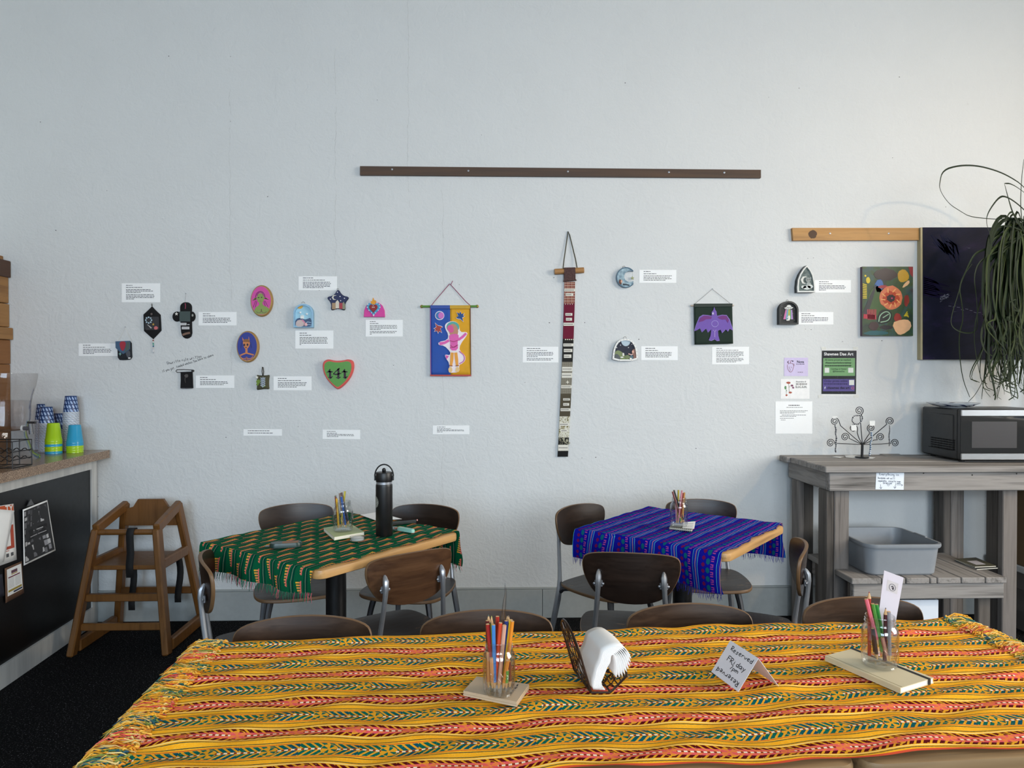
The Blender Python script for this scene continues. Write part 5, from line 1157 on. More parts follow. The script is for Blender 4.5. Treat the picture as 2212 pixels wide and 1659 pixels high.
def paper_stack(px, py, n, where, dz=.0052):
    p = on_z(px, py, CT)
    for i in range(n):
        me = pm if pm.materials else pm
        if not pm.materials: pm.materials.append(PCM); pm.materials.append(PRIM)
        o = obj('paper_cup', pm); o.location = (p.x, p.y, CT + .001 + i * dz); o.rotation_euler.z = i * 1.3
        tag(o, ('blue leaf-print paper cup topping %s' if i == n - 1 else 'white-rimmed paper cup nested in %s') % where, 'cup', 'nested paper cups, ' + where)
paper_stack(154, 974, 41, 'the tallest paper cup stack by the wall'); paper_stack(130, 970.5, 22, 'the shortest paper cup stack behind the tumblers'); paper_stack(101, 976, 30, 'the paper cup stack beside the dispenser tap'); paper_stack(93, 970.5, 32, 'the rearmost paper cup stack beside the dispenser')

# ---- drinks dispenser and wire basket
p = on_z(2, 992, CT)
t = thing('drink_dispenser', 'clear plastic drinks dispenser on flared base with tap', 'dispenser', (p.x - .03, p.y, CT))
ACR = glass('clear_acrylic', (.93, .93, .93), .03, 1.45, .12, 1.3)
MB().lathe([(.19, .0), (.185, .012), (.16, .03), (.135, .11), (.132, .135)], 40, cap0=False, cap1=False).build('stand', ACR, t, True)
MB().lathe([(.120, .14), (.140, .15), (.148, .20), (.150, .26), (.158, .31), (.172, .36), (.180, .405), (.180, .42)], 40, cap0=True, cap1=False).build('jug', ACR, t, True)
MB().lathe([(.118, .142), (.138, .152), (.145, .20), (.147, .26), (.150, .285)], 40).build('water', glass('tinted_water', (.93, .90, .89), .02, 1.33), t, True)
q = on_plane(57, 925, t.location + Vector((0, -.05, 0)), Vector((0, 1, 0))) - t.location
tp = MB().tube([q + Vector((-.02, 0, .0)), q + Vector((.03, -.01, 0))], .010, 10).tube([q + Vector((.025, -.01, .022)), q + Vector((.03, -.01, -.028))], .011, 10).build('tap', M('#55565a', .3), t, True)
MB().box(q + Vector((.032, -.01, .028)), (.02, .006, .005), bev=.002).build('tap_lever', M('#1c1c1e', .4), tp); MB().lathe([(.016, -.004), (.016, .004)], 16).build('tap_washer', M('#c8c8c8', .3), tp).matrix_local = Matrix.Translation(q + Vector((-.015, 0, 0))) @ Matrix.Rotation(R(90), 4, 'Y')
bq = [on_z(-60, 1012, CT), on_z(27, 1014, CT)]
t = thing('wire_basket', 'black wire basket at left edge of the countertop', 'basket', (bq[1].x, bq[1].y, CT))
mb = MB(); wd = .13; W_ = .22
for z in (.006, .04, .075, .12):
    for s_ in (0, 1): mb.tube([(-W_, wd * s_, z), (0, wd * s_, z)] if z in (.006, .12) else [(-W_ + W_ * i / 24, wd * s_, z + .006 * math.sin(i * 1.6)) for i in range(25)], .0022, 6)
    for x in (0, -W_): mb.tube([(x, 0, z), (x, wd, z)], .0022, 6)
for i in range(5): mb.tube([(-W_ * i / 4, 0, .004), (-W_ * i / 4, 0, .12)], .0022, 6); mb.tube([(-W_ * i / 4, wd, .004), (-W_ * i / 4, wd, .12)], .0022, 6); mb.tube([(-W_ * i / 4, 0, .004), (-W_ * i / 4, wd, .004)], .0018, 6)
mb.build('wire_frame', M('#0e0e10', .4), t, True)

# ================================================================ wooden high chair
HW = wood('high_chair_wood', '#472a0e', '#6c461d', 2, 50, .38, .1, c3='#583712')
fl, fr = on_z(142, 1421, 0), on_z(364, 1418, 0); br_ = on_z(424, 1352, 0)
xa = (fr - fl).normalized(); ya = Vector((-xa.y, xa.x, 0)); hw_ = (fr - fl).length / 2; hd = .46
t = thing('high_chair', 'brown wooden restaurant high chair with black strap by the counter', 'high chair', (fl + fr) / 2, math.atan2(xa.y, xa.x))
def side(s):
    # frame leaning inwards: x = +-(hw - k z), local y from front (0) to back
    X_ = lambda z: s * (hw_ - .015 - z * .135)
    pF = lambda z: .02 + z * .10 + .02; pB = lambda z: hd - z * .12 - .02
    p = lambda y, z: Vector((X_(z), y, z))
    def bar(nm, a_, b_, w_=.052): 
        return MB().bar(a_, b_, .032, w_, up=(0, .9, .3) if abs(b_.z - a_.z) > .2 else (0, 0, 1), bev=.006).build(nm, HW, t)
    bar('front_leg', p(pF(0) - .02, .0), p(pF(.6), .60)); bar('rear_leg', p(pB(0) + .02, .0), p(pB(.68), .68))
    bar('bottom_rail', p(pF(.03) + .02, .035), p(pB(.03) - .02, .035), .06); bar('top_rail', p(pF(.6) - .012, .60), p(pB(.66) + .012, .672), .05); bar('seat_rail', p(pF(.42) + .01, .425), p(pB(.42) - .01, .425), .05)
    return X_, pF, pB
XX, PF, PB = side(-1); XX2, _, _ = side(1)
def cross(nm, y, z, w_, th, rnd_=False):
    x0 = XX(z) + .012; x1 = XX2(z) - .012
    if rnd_: return MB().tube([(x0, y, z), (x1, y, z)], .015, 12).build(nm, HW, t, True)
    return MB().box(((x0 + x1) / 2, y, z), ((x1 - x0) / 2, th / 2, w_ / 2), bev=.004).build(nm, HW, t)
cross('front_rail', PF(.13), .13, .036, .02); cross('foot_rail', PF(.27) , .27, .036, .03); bar_ = cross('front_bar', PF(.58), .585, .03, .03, True); cross('rear_rail', PB(.20), .20, .036, .02)
MB().box((0, (PF(.41) + PB(.41)) / 2, .41), (XX2(.41) - .013, (PB(.41) - PF(.41)) / 2 - .005, .011), bev=.004).build('seat', HW, t)
bx = XX2(.66) - .014
mb = MB(); yb = PB(.64) - .014; mb.prism([(x, yb, z) for x, z in ((-bx - .012, .565), (-bx, .655), (-bx + .035, .665), (-bx + .06, .705), (bx - .06, .705), (bx - .035, .665), (bx, .655), (bx + .012, .565))], (0, .018, 0)); mb.build('backrest', HW, t)
STR = M('#0b0b0d', .8)
mb = MB()
mb.grid(lambda i, j: (lambda a_: Vector((.012 + .036 * i - .012 * j, a_[0], a_[1])))([(PF(.58) + .017, .57), (PF(.58) + .010, .602), (PF(.58) - .010, .603), (PF(.58) - .019, .585), (PF(.58) - .016, .56), (PF(.58) - .006, .48), (PF(.58) - .014, .42), (PF(.58) - .006, .36)][int(round(j * 7))]), 1, 7); o = mb.build('strap', STR, t, True); o.modifiers.new('thick', 'SOLIDIFY').thickness = .003
for x, z0, z1 in ((.115, .40, .14), (-.13, .40, .10)):
    mb = MB(); mb.grid(lambda i, j: Vector((x + .034 * i + .01 * math.sin(j * 5), PB(.3) - .03 + .02 * j, z0 + (z1 - z0) * j)), 1, 8); o = mb.build('strap', STR, t, True); o.modifiers.new('thick', 'SOLIDIFY').thickness = .003

# ================================================================ weathered bench at right
GW = [wood('weathered_%d' % i, a_, b_, ax, 55, .75, .5, c3=c_) for i, (a_, b_, c_, ax) in enumerate((('#403c39', '#97928e', '#716c68', 0), ('#302b27', '#7d7671', '#5a534d', 2), ('#403c39', '#97928e', '#716c68', 1), ('#26211d', '#615a54', '#443d37', 2)))]
BT = .915; bx0 = on_z(1783, 1008, BT).x; by0 = on_z(1783, 1008, BT).y; bx0b = on_z(1712, 981, BT).x; by1 = D - .03; bx1 = 3.5
t = thing('work_bench', 'weathered grey wooden bench with lower shelf along the wall', 'bench', (bx0, by0, 0))
def bpart(nm, x0, x1, y0, y1, z0, z1, mt, bev=.004):
    return MB().box(((x0 + x1) / 2 - bx0, (y0 + y1) / 2 - by0, (z0 + z1) / 2), ((x1 - x0) / 2, (y1 - y0) / 2, (z1 - z0) / 2), bev=bev).build(nm, mt, t)
yy = by0; k = 0; nb = 5
for i in range(nb):
    y0, y1 = by0 + (by1 - by0) * i / nb, by0 + (by1 - by0) * (i + 1) / nb - .003
    bpart('top_board', bx0 - (.02 if i == nb - 1 else 0), bx1 + (.01 if i % 2 else 0), y0, y1, BT - .032, BT - (.0 if i % 2 == 0 else .0015), GW[0])
ap0 = .128
bpart('front_apron', bx0 + .03, bx1 - .01, by0 + .022, by0 + .058, BT - .125, BT - .033, GW[0]); bpart('side_apron', bx0 + .03, bx0 + .062, by0 + .06, by1 - .01, BT - .125, BT - .033, GW[2]); bpart('back_apron', bx0 + .064, bx1 - .01, by1 - .045, by1 - .012, BT - .125, BT - .033, GW[0])
bpart('front_leg', bx0 + .075, bx0 + .15, by0 + .060, by0 + .098, 0, BT - .034, GW[1]); bpart('front_leg', bx0 + .034, bx0 + .072, by0 + .060, by0 + .15, 0, BT - .126, GW[3])
bpart('rear_leg', bx0 + .066, bx0 + .14, by1 - .085, by1 - .047, 0, BT - .034, GW[3]); bpart('rear_leg', bx0 + .034, bx0 + .064, by1 - .14, by1 - .047, 0, BT - .126, GW[1])
lx = on_y(2166, 1200, by0 + .06).x
for yq in (by0 + .060, by1 - .10): bpart('end_leg', bx1 - .10, bx1 - .025, yq, yq + .038, 0, BT - .034, GW[1])
bpart('front_leg', lx, lx + .075, by0 + .060, by0 + .098, 0, BT - .034, GW[1]); bpart('front_leg', lx + .004, lx + .042, by0 + .100, by0 + .19, 0, BT - .034, GW[3]); bpart('rear_leg', lx - .05, lx - .010, by1 - .13, by1 - .047, 0, BT - .034, GW[1]); bpart('rear_leg', lx - .09, lx - .052, by1 - .13, by1 - .047, 0, BT - .034, GW[3]); bpart('rear_leg', lx - .008, lx + .03, by1 - .12, by1 - .047, 0, BT - .034, GW[1])
SH = .395; sy0 = by0 + .10; sy1 = by1 - .15; sx = bx0 + .155
ed = [on_z(x, 1248, SH).x for x in (1836, 1902, 1955, 2008, 2024, 2077, 2130, 2178)]
sy0 = on_z(1950, 1249, SH).y
for a_, b_ in zip(ed, ed[1:]):
    MB().box(((a_ + b_) / 2 - bx0, (sy0 + sy1) / 2 - by0, SH - .014), ((b_ - a_) / 2 - .0022, (sy1 - sy0) / 2, .014), bev=.003).build('shelf_board', GW[2], t)
bpart('shelf_apron', ed[0] + .015, ed[-1] - .006, sy0 + .012, sy0 + .044, SH - .105, SH - .029, GW[0]); bpart('shelf_batten', ed[0] + .02, ed[-1] - .1, sy1 - .05, sy1 - .014, SH - .105, SH - .029, GW[0])
bpart('shelf_leg', ed[0] + .02, ed[0] + .09, sy0 + .046, sy0 + .08, 0, SH - .029, GW[3]); bpart('shelf_leg', ed[-1] - .105, ed[-1] - .045, sy0 + .05, sy0 + .085, 0, SH - .029, GW[3]); bpart('shelf_leg', ed[0] + .02, ed[0] + .09, sy1 - .09, sy1 - .052, 0, SH - .029, GW[3]); bpart('shelf_leg', ed[-1] - .20, ed[-1] - .13, sy1 - .09, sy1 - .052, 0, SH - .029, GW[3])
mb = MB(); rr = random.Random(2)
for x, z in [(on_y(px_, py_, by0 + .022).x, on_y(px_, py_, by0 + .022).z) for px_, py_ in ((1798, 1018), (1831, 1016), (1848, 1014), (1995, 1022), (2004, 1014), (2173, 1010), (2188, 1011), (2196, 1023), (2100, 1026))]:
    mb.ball((x - bx0, .0215, z), .004, 8, 5, sc=(1, .4, 1))
tag(mb.build('nail', M('#3a3734', .5, .5), t), kind='stuff')
# note taped on the apron
q = [on_y(px_, py_, by0 + .021) for px_, py_ in ((1893, 1017), (1953, 1018), (1952, 1058), (1891, 1057))]
n_ = thing('paper_note', 'handwritten white note taped to the front of grey bench', 'note', q[0])
MB().prism([p - q[0] for p in q], (0, -.0006, 0)).build('sheet', M('#e8eef6', .8, var=.03), n_)
mb = MB(); s_ = by0 / F; rt = (q[1] - q[0]).normalized(); uv_ = Vector((0, 0, 1))
for tx, px_, py_, h_, w_ in (('Everything in', 1899, 1026.5, 5.6, 4.4), ('buspan we will', 1896, 1034, 4.6, 3.7), ('separate, recycle', 1896, 1040, 4.0, 3.1), ('Gracias', 1907, 1045, 4.6, 3.8), ('trash', 1937, 1041.5, 2.6, 2.2), ('waste', 1937, 1045, 2.6, 2.2)):
    hand(mb, tx, on_y(px_, py_, by0 + .0203) - q[0], rt, uv_, NW, h_ * s_, w_ * s_, thick=.0014, lift=.0004)
def inkline(pts, w_=.0014):
    P3 = [on_y(x, y, by0 + .0203) - q[0] for x, y in pts]
    for a_, b_ in zip(P3, P3[1:]):
        d_ = (b_ - a_).normalized(); sd = d_.cross(NW) * w_ / 2; mb.prism([a_ - sd, b_ - sd, b_ + sd, a_ + sd], NW * .0004)
inkline([(1902, 1046), (1903, 1055)]); inkline([(1900, 1052), (1903, 1056), (1905, 1052)]); inkline([(1935, 1043), (1933, 1054)]); inkline([(1930, 1051), (1933, 1055), (1936, 1051)]); inkline([(1936, 1047), (1950, 1048)]); inkline([(1947, 1046), (1950, 1048), (1947, 1050)]); inkline([(1919, 1050), (1916, 1047), (1918, 1045.5), (1919, 1047), (1920.5, 1045.5), (1922, 1047), (1919, 1050)], .001)
mb.build('handwriting', M('#22304e', .7), n_)
for x, y in ((1889, 1014), (1936, 1015)): MB().prism([on_y(px_, py_, by0 + .0203) - q[0] for px_, py_ in ((x - 6, y), (x + 10, y), (x + 10, y + 6), (x - 6, y + 6))], (0, -.0004, 0)).build('tape', M('#c9cccc', .3), n_)

# ---- grey bus tub
tub_x0, tub_x1 = bx0 + .165, on_z(2046, 1182, .54).x; ty0 = sy0 + .02; ty1 = ty0 + .40; TH = .155
t = thing('bus_tub', 'grey plastic bus tub on the lower shelf of bench', 'tub', ((tub_x0 + tub_x1) / 2, (ty0 + ty1) / 2, SH + .0005))
TUB = M('#8d9298', .45, var=.05); w2, d2 = (tub_x1 - tub_x0) / 2, (ty1 - ty0) / 2
def rr_ring(hx, hy, r_, z): return [(x, y, z) for x, y in rrect(-hx, -hy, hx, hy, r_, 5)]
rings = [rr_ring(w2 * .80, d2 * .78, .03, .004), rr_ring(w2 * .86, d2 * .84, .04, .0), rr_ring(w2 * .90, d2 * .88, .045, .008), rr_ring(w2 * .965, d2 * .955, .05, TH - .02), rr_ring(w2 * 1.0, d2 * 1.0, .055, TH - .02), rr_ring(w2 * 1.02, d2 * 1.02, .058, TH - .012), rr_ring(w2 * 1.015, d2 * 1.015, .056, TH), rr_ring(w2 * .96, d2 * .95, .048, TH), rr_ring(w2 * .95, d2 * .94, .046, TH - .01), rr_ring(w2 * .88, d2 * .86, .042, .014), rr_ring(w2 * .8, d2 * .78, .03, .008)]
mb = MB(); n = len(rings[0])
for l in rings: mb.v += l
for i in range(len(rings) - 1):
    for j in range(n): j2 = (j + 1) % n; mb.f.append([i * n + j, i * n + j2, i * n + n + j2, i * n + n + j]); mb.mi.append(0)
mb.f.append(list(range(n - 1, -1, -1))); mb.f.append([(len(rings) - 1) * n + j for j in range(n)]); mb.mi += [0, 0]
mb.build('tub', TUB, t, True)
MB().box((w2 * .985, 0, TH + .001), (.006, .05, .003), bev=.002).build('handle_lip', TUB, t)
# magazines on the shelf
def book_px(name, label, cat, quad, z0, h, cover, pages='#e6e0d0', spine=True, group=None):
    P = [on_z(x, y, z0 + h) for x, y in quad]; c = sum(P, Vector()) / 4; c.z = z0
    r = thing(name, label, cat, c, 0, group); L = [p - c for p in P]
    for p in L: p.z = 0
    cm = M(cover, .55) if isinstance(cover, str) else cover
    MB().prism([p * .985 + Vector((0, 0, .0012)) for p in L], (0, 0, h - .0024)).build('pages', M(pages, .85, var=.04), r)
    MB().prism([p + Vector((0, 0, h - .0012)) for p in L], (0, 0, .0012)).build('cover', cm, r); MB().prism([p + Vector((0, 0, .0)) for p in L], (0, 0, .0012)).build('back_cover', cm, r)
    return r, L, c
r, L, c = book_px('magazine', 'dark-covered magazine lying lower on the bench shelf', 'magazine', [(2064, 1209), (2112, 1207), (2156, 1226), (2110, 1229)], SH + .0006, .006, '#1c1d24')
r, L, c = book_px('magazine', 'olive illustrated magazine lying on top of the shelf pile', 'magazine', [(2062, 1207), (2108, 1204), (2152, 1222), (2106, 1224)], SH + .0068, .006, '#4d4a38')
MB().prism([L[0] * .2 + L[1] * .2 + L[2] * .25 + L[3] * .3 + p * .45 + Vector((0, 0, .006)) for p in L], (0, 0, .0006)).build('cover_picture', M('#b9b4b8', .5), r)
# white box under the shelf
x0, x1 = on_y(1890, 1330, sy0 + .05).x, on_y(2026, 1330, sy0 + .05).x
t = thing('storage_box', 'open white cardboard box on the floor under bench shelf', 'box', ((x0 + x1) / 2, sy0 + .20, 0))
zt = on_y(1950, 1296, sy0 + .05).z; hx = (x1 - x0) / 2; wb_ = M('#dfe5ee', .7, var=.04)
for nm, c_, h_ in (('side_panel', (0, -.15, zt / 2), (hx, .003, zt / 2)), ('side_panel', (0, .15, zt / 2), (hx, .003, zt / 2)), ('end_panel', (hx - .003, 0, zt / 2), (.003, .146, zt / 2)), ('end_panel', (-hx + .003, 0, zt / 2), (.003, .146, zt / 2)), ('bottom_panel', (0, 0, .003), (hx - .007, .146, .003))): MB().box(c_, h_).build(nm, wb_, t)

# ---- things on the bench: microwave, plate, jewellery tree, papers
mf = on_z(2072, 989, BT + .012); mx0 = mf.x; my0 = 3.60; mx0 = on_y(2074, 960, my0).x; md, mw, mh = .345, .46, .262; mz = BT + .012
t = thing('microwave', 'black microwave oven with silver trim on the grey bench', 'microwave', (mx0, my0, BT), R(-2.0))
mk = M('#131315', .38); SIL = M('#c9cbce', .28, 1.0, .02, 2)
MB().box((mw / 2, md / 2 + .012, .012 + mh / 2), (mw / 2, md / 2 - .012, mh / 2), bev=.006).build('body', mk, t)
dr = MB().box((mw / 2, .010, .012 + mh / 2), (mw / 2, .0135, mh / 2 - .002), bev=.004).build('door', mk, t)
m = Mat('dark_door_glass'); m.base(m.mix(m.noise(m.coord(), 8, 2), '#08080a', '#0e0e12')).rough(.04); m.b.inputs['Coat Weight'].default_value = .6; DG = m.m
MB().box((mw / 2, -.0045, .012 + mh / 2), (mw / 2 - .002, .002, mh / 2 - .036), bev=.001).build('glass_panel', DG, dr)
m = Mat('door_mesh_screen'); z_ = m.sep(m.coord())[2]; m.base(m.mix((z_ * 260).frac().lt(.5), '#2e2c2e', '#454345')).rough(.35)
MB().box((.17, -.0068, .012 + mh / 2), (.115, .0006, .068), bev=.0004).build('viewing_screen', m.m, dr)
for z in (.012 + mh - .019, .012 + .019): MB().box((mw / 2, -.006, z), (mw / 2 - .001, .0045, .0165), bev=.002).build('silver_trim', SIL, dr)
MB().lathe([(.018, 0), (.018, .012), (.014, .016)], 24).build('dial', SIL, t, True).matrix_local = Matrix.Translation((mw - .05, -.0065, .012 + mh * .62)) @ Matrix.Rotation(R(90), 4, 'X')
MB().box((.0005, .17, .012 + mh * .52), (.004, .115, mh * .36), bev=.010).build('side_panel', mk, t)
mb = MB()
for i in range(8):
    for j in range(5): mb.box((-.0042, .06 + i * .026, .060 + j * .012), (.001, .010, .0035))
tag(mb.build('vent_slot', M('#020203', .9), t), kind='stuff')
for x in (.04, mw - .04):
    for y in (.05, md - .04): MB().lathe([(.014, 0), (.014, .013)], 12, (x, y, 0)).build('foot', M('#0a0a0b', .7), t)
p = on_z(2088, 872, mz + mh); 
t = thing('plate', 'blue and white patterned plate on top of the microwave', 'plate', (mx0 + .085, my0 + .19, mz + mh + .0005))
m = Mat('blue_white_glaze'); x, y, z = m.sep(m.coord()); r_ = (x * x + y * y).op('SQRT'); th = y.atan2(x)
sw = ((th * 6).sin() * .012 + r_ - .085).abs().lt(.004) + (((th * 9 + r_ * 160).sin()).gt(.55) * r_.between(.07, .112))
m.base(m.mix(sw.clamp(), '#dfe3e8', '#22325e')).rough(.15)
MB().lathe([(.06, 0), (.065, .004), (.095, .010), (.124, .024), (.126, .027), (.120, .027), (.092, .014), (.05, .008), (.001, .008)], 40, cap1=False).build('plate', m.m, t, True)

JY = 3.80
jb = on_y(1862, 985, JY); t = thing('jewellery_tree', 'black wire jewellery tree with spiral arms on the bench', 'jewellery stand', (jb.x, JY, BT + .0025))
JJ = lambda x, y, dy=0.0: on_y(1650 + x / 6.145, 730 + y / 6.145, JY + dy) - Vector(t.location)
WIRE = M('#17171a', .35, .3)
MB().lathe([(.034, 0), (.036, .003), (.034, .006), (.010, .007)], 24).build('base', WIRE, t, True); MB().tube([(0, 0, .006), (JJ(1308, 1420) )], .0068, 10).build('stem', WIRE, t, True)
def spiral(cx, cy, r_, turns, a0, start, dirn=1, hang=None):
    pts = [start]
    for i in range(int(turns * 16) + 1):
        f = i / (turns * 16); q = a0 + dirn * 2 * math.pi * turns * f; rad = r_ * (1 - .82 * f); pts.append((cx + rad * math.cos(q), cy + rad * math.sin(q)))
    return pts
top = (1308, 1415); k_ = 0
for cx, cy, r_, st_, a0, dr_ in ((885, 1395, 56, [(960, 1400)], .2, -1), (1078, 1315, 56, [(1240, 1385), (1158, 1345)], .3, -1), (940, 1108, 54, [(1150, 1280), (1018, 1165)], -.3, -1), (1190, 1200, 54, [(1262, 1330), (1240, 1260)], .2, -1), (1265, 965, 58, [(1290, 1200), (1278, 1050)], .9, -1), (1423, 1195, 54, [(1380, 1300), (1400, 1275)], 2.0, 1), (1548, 1315, 54, [(1420, 1370), (1470, 1355)], 2.4, 1), (1675, 1105, 56, [(1460, 1290), (1610, 1165)], 2.4, 1), (1740, 1395, 54, [(1560, 1408), (1660, 1400)], 3.0, 1)):
    sp_ = spiral(cx, cy, r_, 2.1, a0, None, dr_)[1:]; pl = [top] + st_ + sp_
    P3 = [JJ(x, y, -.001 * (k_ % 3) + .0012 * min(i, 30)) for i, (x, y) in enumerate(pl)]; k_ += 1
    MB().tube(P3, .0021, 6).build('spiral_arm', WIRE, t, True)
def chain(name, label, cat, pts, c, r_=.0042, metal=.3, n_=14, alt=None, dy=-.009):
    o3 = on_y(1650 + pts[0][0] / 6.145, 730 + pts[0][1] / 6.145, JY + dy); g = thing(name, label, cat, o3)
    V_ = smooth_path([on_y(1650 + x / 6.145, 730 + y / 6.145, JY + dy) - o3 for x, y in pts], 2); L = [0]
    for a_, b_ in zip(V_, V_[1:]): L.append(L[-1] + (b_ - a_).length)
    mbs = [MB(), MB()]
    for i in range(n_):
        s_ = L[-1] * i / (n_ - 1); k = max(j for j in range(len(L)) if L[j] <= s_ + 1e-9); k = min(k, len(V_) - 2); f = (s_ - L[k]) / max(1e-9, L[k + 1] - L[k]); p_ = V_[k].lerp(V_[k + 1], f)
        mbs[i % 2 if alt else 0].ball(p_, r_ * random.uniform(.75, 1.2), 7, 5)
    tag(mbs[0].build('beads', M(c, .25, metal), g, True), kind='stuff')
    if alt: tag(mbs[1].build('accent_beads', M(alt, .25, metal), g, True), kind='stuff')
    MB().tube(V_, .0007, 4).build('thread', M('#9a9ca0', .4, .6), g)
    return g
chain('necklace', 'dark beaded necklace hanging from upper left spiral of jewellery tree', 'necklace', [(945, 1165), (960, 1220), (950, 1270), (968, 1330), (955, 1385), (960, 1440), (948, 1480), (956, 1515)], '#3a3c42', .0046, .3, 26, '#8d9096')
chain('necklace', 'clear bead necklace hanging on the right inner spiral with blue pendant', 'necklace', [(1425, 1250), (1430, 1300), (1440, 1340), (1412, 1390), (1418, 1440), (1410, 1500), (1402, 1560)], '#b9bcc2', .0046, .5, 24, '#4a6a8a')
chain('necklace', 'grey chain hanging from upper right spiral of the jewellery tree', 'necklace', [(1668, 1165), (1672, 1230), (1660, 1300), (1668, 1370), (1664, 1430)], '#77797e', .0036, .6, 26)
chain('bracelet', 'round black and silver bead bracelet below the top spiral', 'bracelet', [(1268, 1030), (1200, 1030), (1165, 1085), (1195, 1140), (1250, 1150), (1300, 1110), (1312, 1050), (1290, 1010)], '#2c2d30', .0038, .3, 34, '#a8aaae')
def jcard(label, quad, dy=-.012):
    o3 = on_y(1650 + quad[0][0] / 6.145, 730 + quad[0][1] / 6.145, JY + dy); g = thing('price_tag', label, 'tag', o3)
    MB().prism([on_y(1650 + x / 6.145, 730 + y / 6.145, JY + dy) - o3 for x, y in quad], (0, .003, 0)).build('card', M('#dfe0de', .6), g)
jcard('small clear price tag on the inner left spiral of jewellery tree', [(1158, 1158), (1228, 1152), (1232, 1230), (1165, 1232)]); jcard('small white price tag on the inner right spiral of jewellery tree', [(1403, 1100), (1478, 1098), (1474, 1165), (1408, 1165)]); jcard('small white price tag on the upper left spiral of jewellery tree', [(905, 1042), (975, 1034), (978, 1060), (910, 1066)])
def bench_paper(label, quad, c, h=.0008, z=BT + .0006):
    P = [on_z(1650 + x / 6.145, 730 + y / 6.145, z) for x, y in quad]; o3 = P[0]; g = thing('paper_sheet', label, 'paper', o3); MB().prism([p - o3 for p in P], (0, 0, h)).build('sheet', M(c, .7), g)
bench_paper('torn white paper under the jewellery tree base', [(1075, 1562), (1165, 1555), (1480, 1588), (1440, 1602), (1250, 1600), (1090, 1585)], '#e8e8e6'); bench_paper('small white card left of jewellery tree base', [(905, 1582), (960, 1572), (1062, 1578), (1010, 1592)], '#dcdcda'); bench_paper('clear grey plastic sleeve lying right of the jewellery tree', [(1490, 1520), (1760, 1525), (1870, 1572), (1620, 1570)], '#8f8d8a')

# ---- bin, brown box and trailing plant at the right edge
bxx = on_y(2195, 1200, 3.72).x
t = thing('waste_bin', 'grey ribbed waste bin with white rim right of the bench', 'bin', (bxx + .22, 3.76, 0)); zt = on_y(2205, 1256, 3.56).z; zt2 = on_y(2205, 1245, 3.56).z
mb = MB(); n = 0
for z, k in ((0, .93), (.10, .95), (.11, .965), (.12, .95), (zt * .7, .97), (zt * .72, .985), (zt * .74, .97), (zt, .98)): pass
rg = [rr_ring(.20 * k, .19 * k, .04, z) for z, k in ((0, .93), (.10, .95), (.11, .965), (.12, .95), (zt * .7, .97), (zt * .72, .985), (zt * .74, .97), (zt, .98))]; n = len(rg[0])
for l in rg: mb.v += l
for i in range(len(rg) - 1):
    for j in range(n): j2 = (j + 1) % n; mb.f.append([i * n + j, i * n + j2, i * n + n + j2, i * n + n + j]); mb.mi.append(0)
mb.f.append(list(range(n - 1, -1, -1))); mb.f.append([(len(rg) - 1) * n + j for j in range(n)]); mb.mi += [0, 0]
mb.build('body', M('#56504a', .6), t, True); MB().box((0, 0, (zt + zt2) / 2 + .006), (.208, .198, (zt2 - zt) / 2 + .006), bev=.006).build('rim', M('#c4c2bc', .5), t)
bz = zt2 + .0125
t = thing('cardboard_box', 'tall brown cardboard box standing on the waste bin', 'box', (bxx + .22, 3.76, bz)); BH = .76 - bz
MB().box((0, 0, BH / 2), (.20, .15, BH / 2), bev=.003).build('carton', M('#6e5638', .8, bump=.2), t); MB().box((0, -.1505, BH / 2), (.025, .0008, BH / 2 - .002)).build('tape', M('#7d6a4a', .35), t)
pz = BT + .0005; px0 = Vector((mx0 + mw + .17, 3.76, pz))
t = thing('trailing_plant', 'potted plant with long strap leaves trailing over painting and microwave', 'plant', px0)
MB().lathe([(.085, 0), (.09, .004), (.115, .19), (.125, .195), (.125, .22), (.112, .22), (.108, .20), (.001, .195)], 28, cap1=False).build('pot', M('#7a4a34', .7), t, True)
cr_ = on_y(2214, 500, 3.66) - px0
MB().tube(smooth_path([(0, 0, .19), (.02, 0, .5), (-.01, 0, .8), tuple(cr_)], 2), [.045, .044, .042, .040, .038, .036, .034, .032, .030, .028, .026, .024][:12] + [.022] * 0, 10).build('trunk', M('#5c5040', .9, bump=.6, scale=20), t, True)
LEAF = [Mat('leaf_%d' % i) for i in range(3)]
for m, (a_, b_) in zip(LEAF, (('#0e1a0a', '#1e2c14'), ('#14210e', '#283719'), ('#1e2b13', '#3f4b22'))): m.base(m.mix(m.noise(m.mapping(m.coord(), (40, 40, 4)), 1, 3), a_, b_)).rough(.6); m.b.inputs['Specular IOR Level'].default_value = .25
def leaf(pts, w_, mt, twist=0.0):
    V_ = smooth_path(pts, 2); n = len(V_); mb = MB(); rr_ = random.uniform(0, 3)
    for i, p_ in enumerate(V_):
        d_ = (V_[min(i + 1, n - 1)] - V_[max(i - 1, 0)]).normalized(); side_ = d_.cross(Vector((math.sin(rr_ + twist * i / n) * .7, -1, .25))); side_ = side_.normalized() if side_.length > 1e-4 else Vector((1, 0, 0))
        f = i / (n - 1); ww = w_ * (min(1, .35 + 3 * f)) * (1 - .75 * f ** 1.6) / 2; up_n = d_.cross(side_) * ww * .35
        mb.v += [tuple(p_ - side_ * ww + up_n), tuple(p_), tuple(p_ + side_ * ww + up_n)]
    for i in range(n - 1):
        b = i * 3; mb.f += [[b, b + 1, b + 4, b + 3], [b + 1, b + 2, b + 5, b + 4]]; mb.mi += [0, 0]
    return mb.build('leaf', LEAF[mt].m, t, True)
def lpx(pts, w_, mt=0, y0=3.62, y1=3.62, tw=1.0):
    n = len(pts); leaf([on_y(x, y, y0 + (y1 - y0) * i / (n - 1)) - px0 for i, (x, y) in enumerate(pts)], w_, mt, tw)
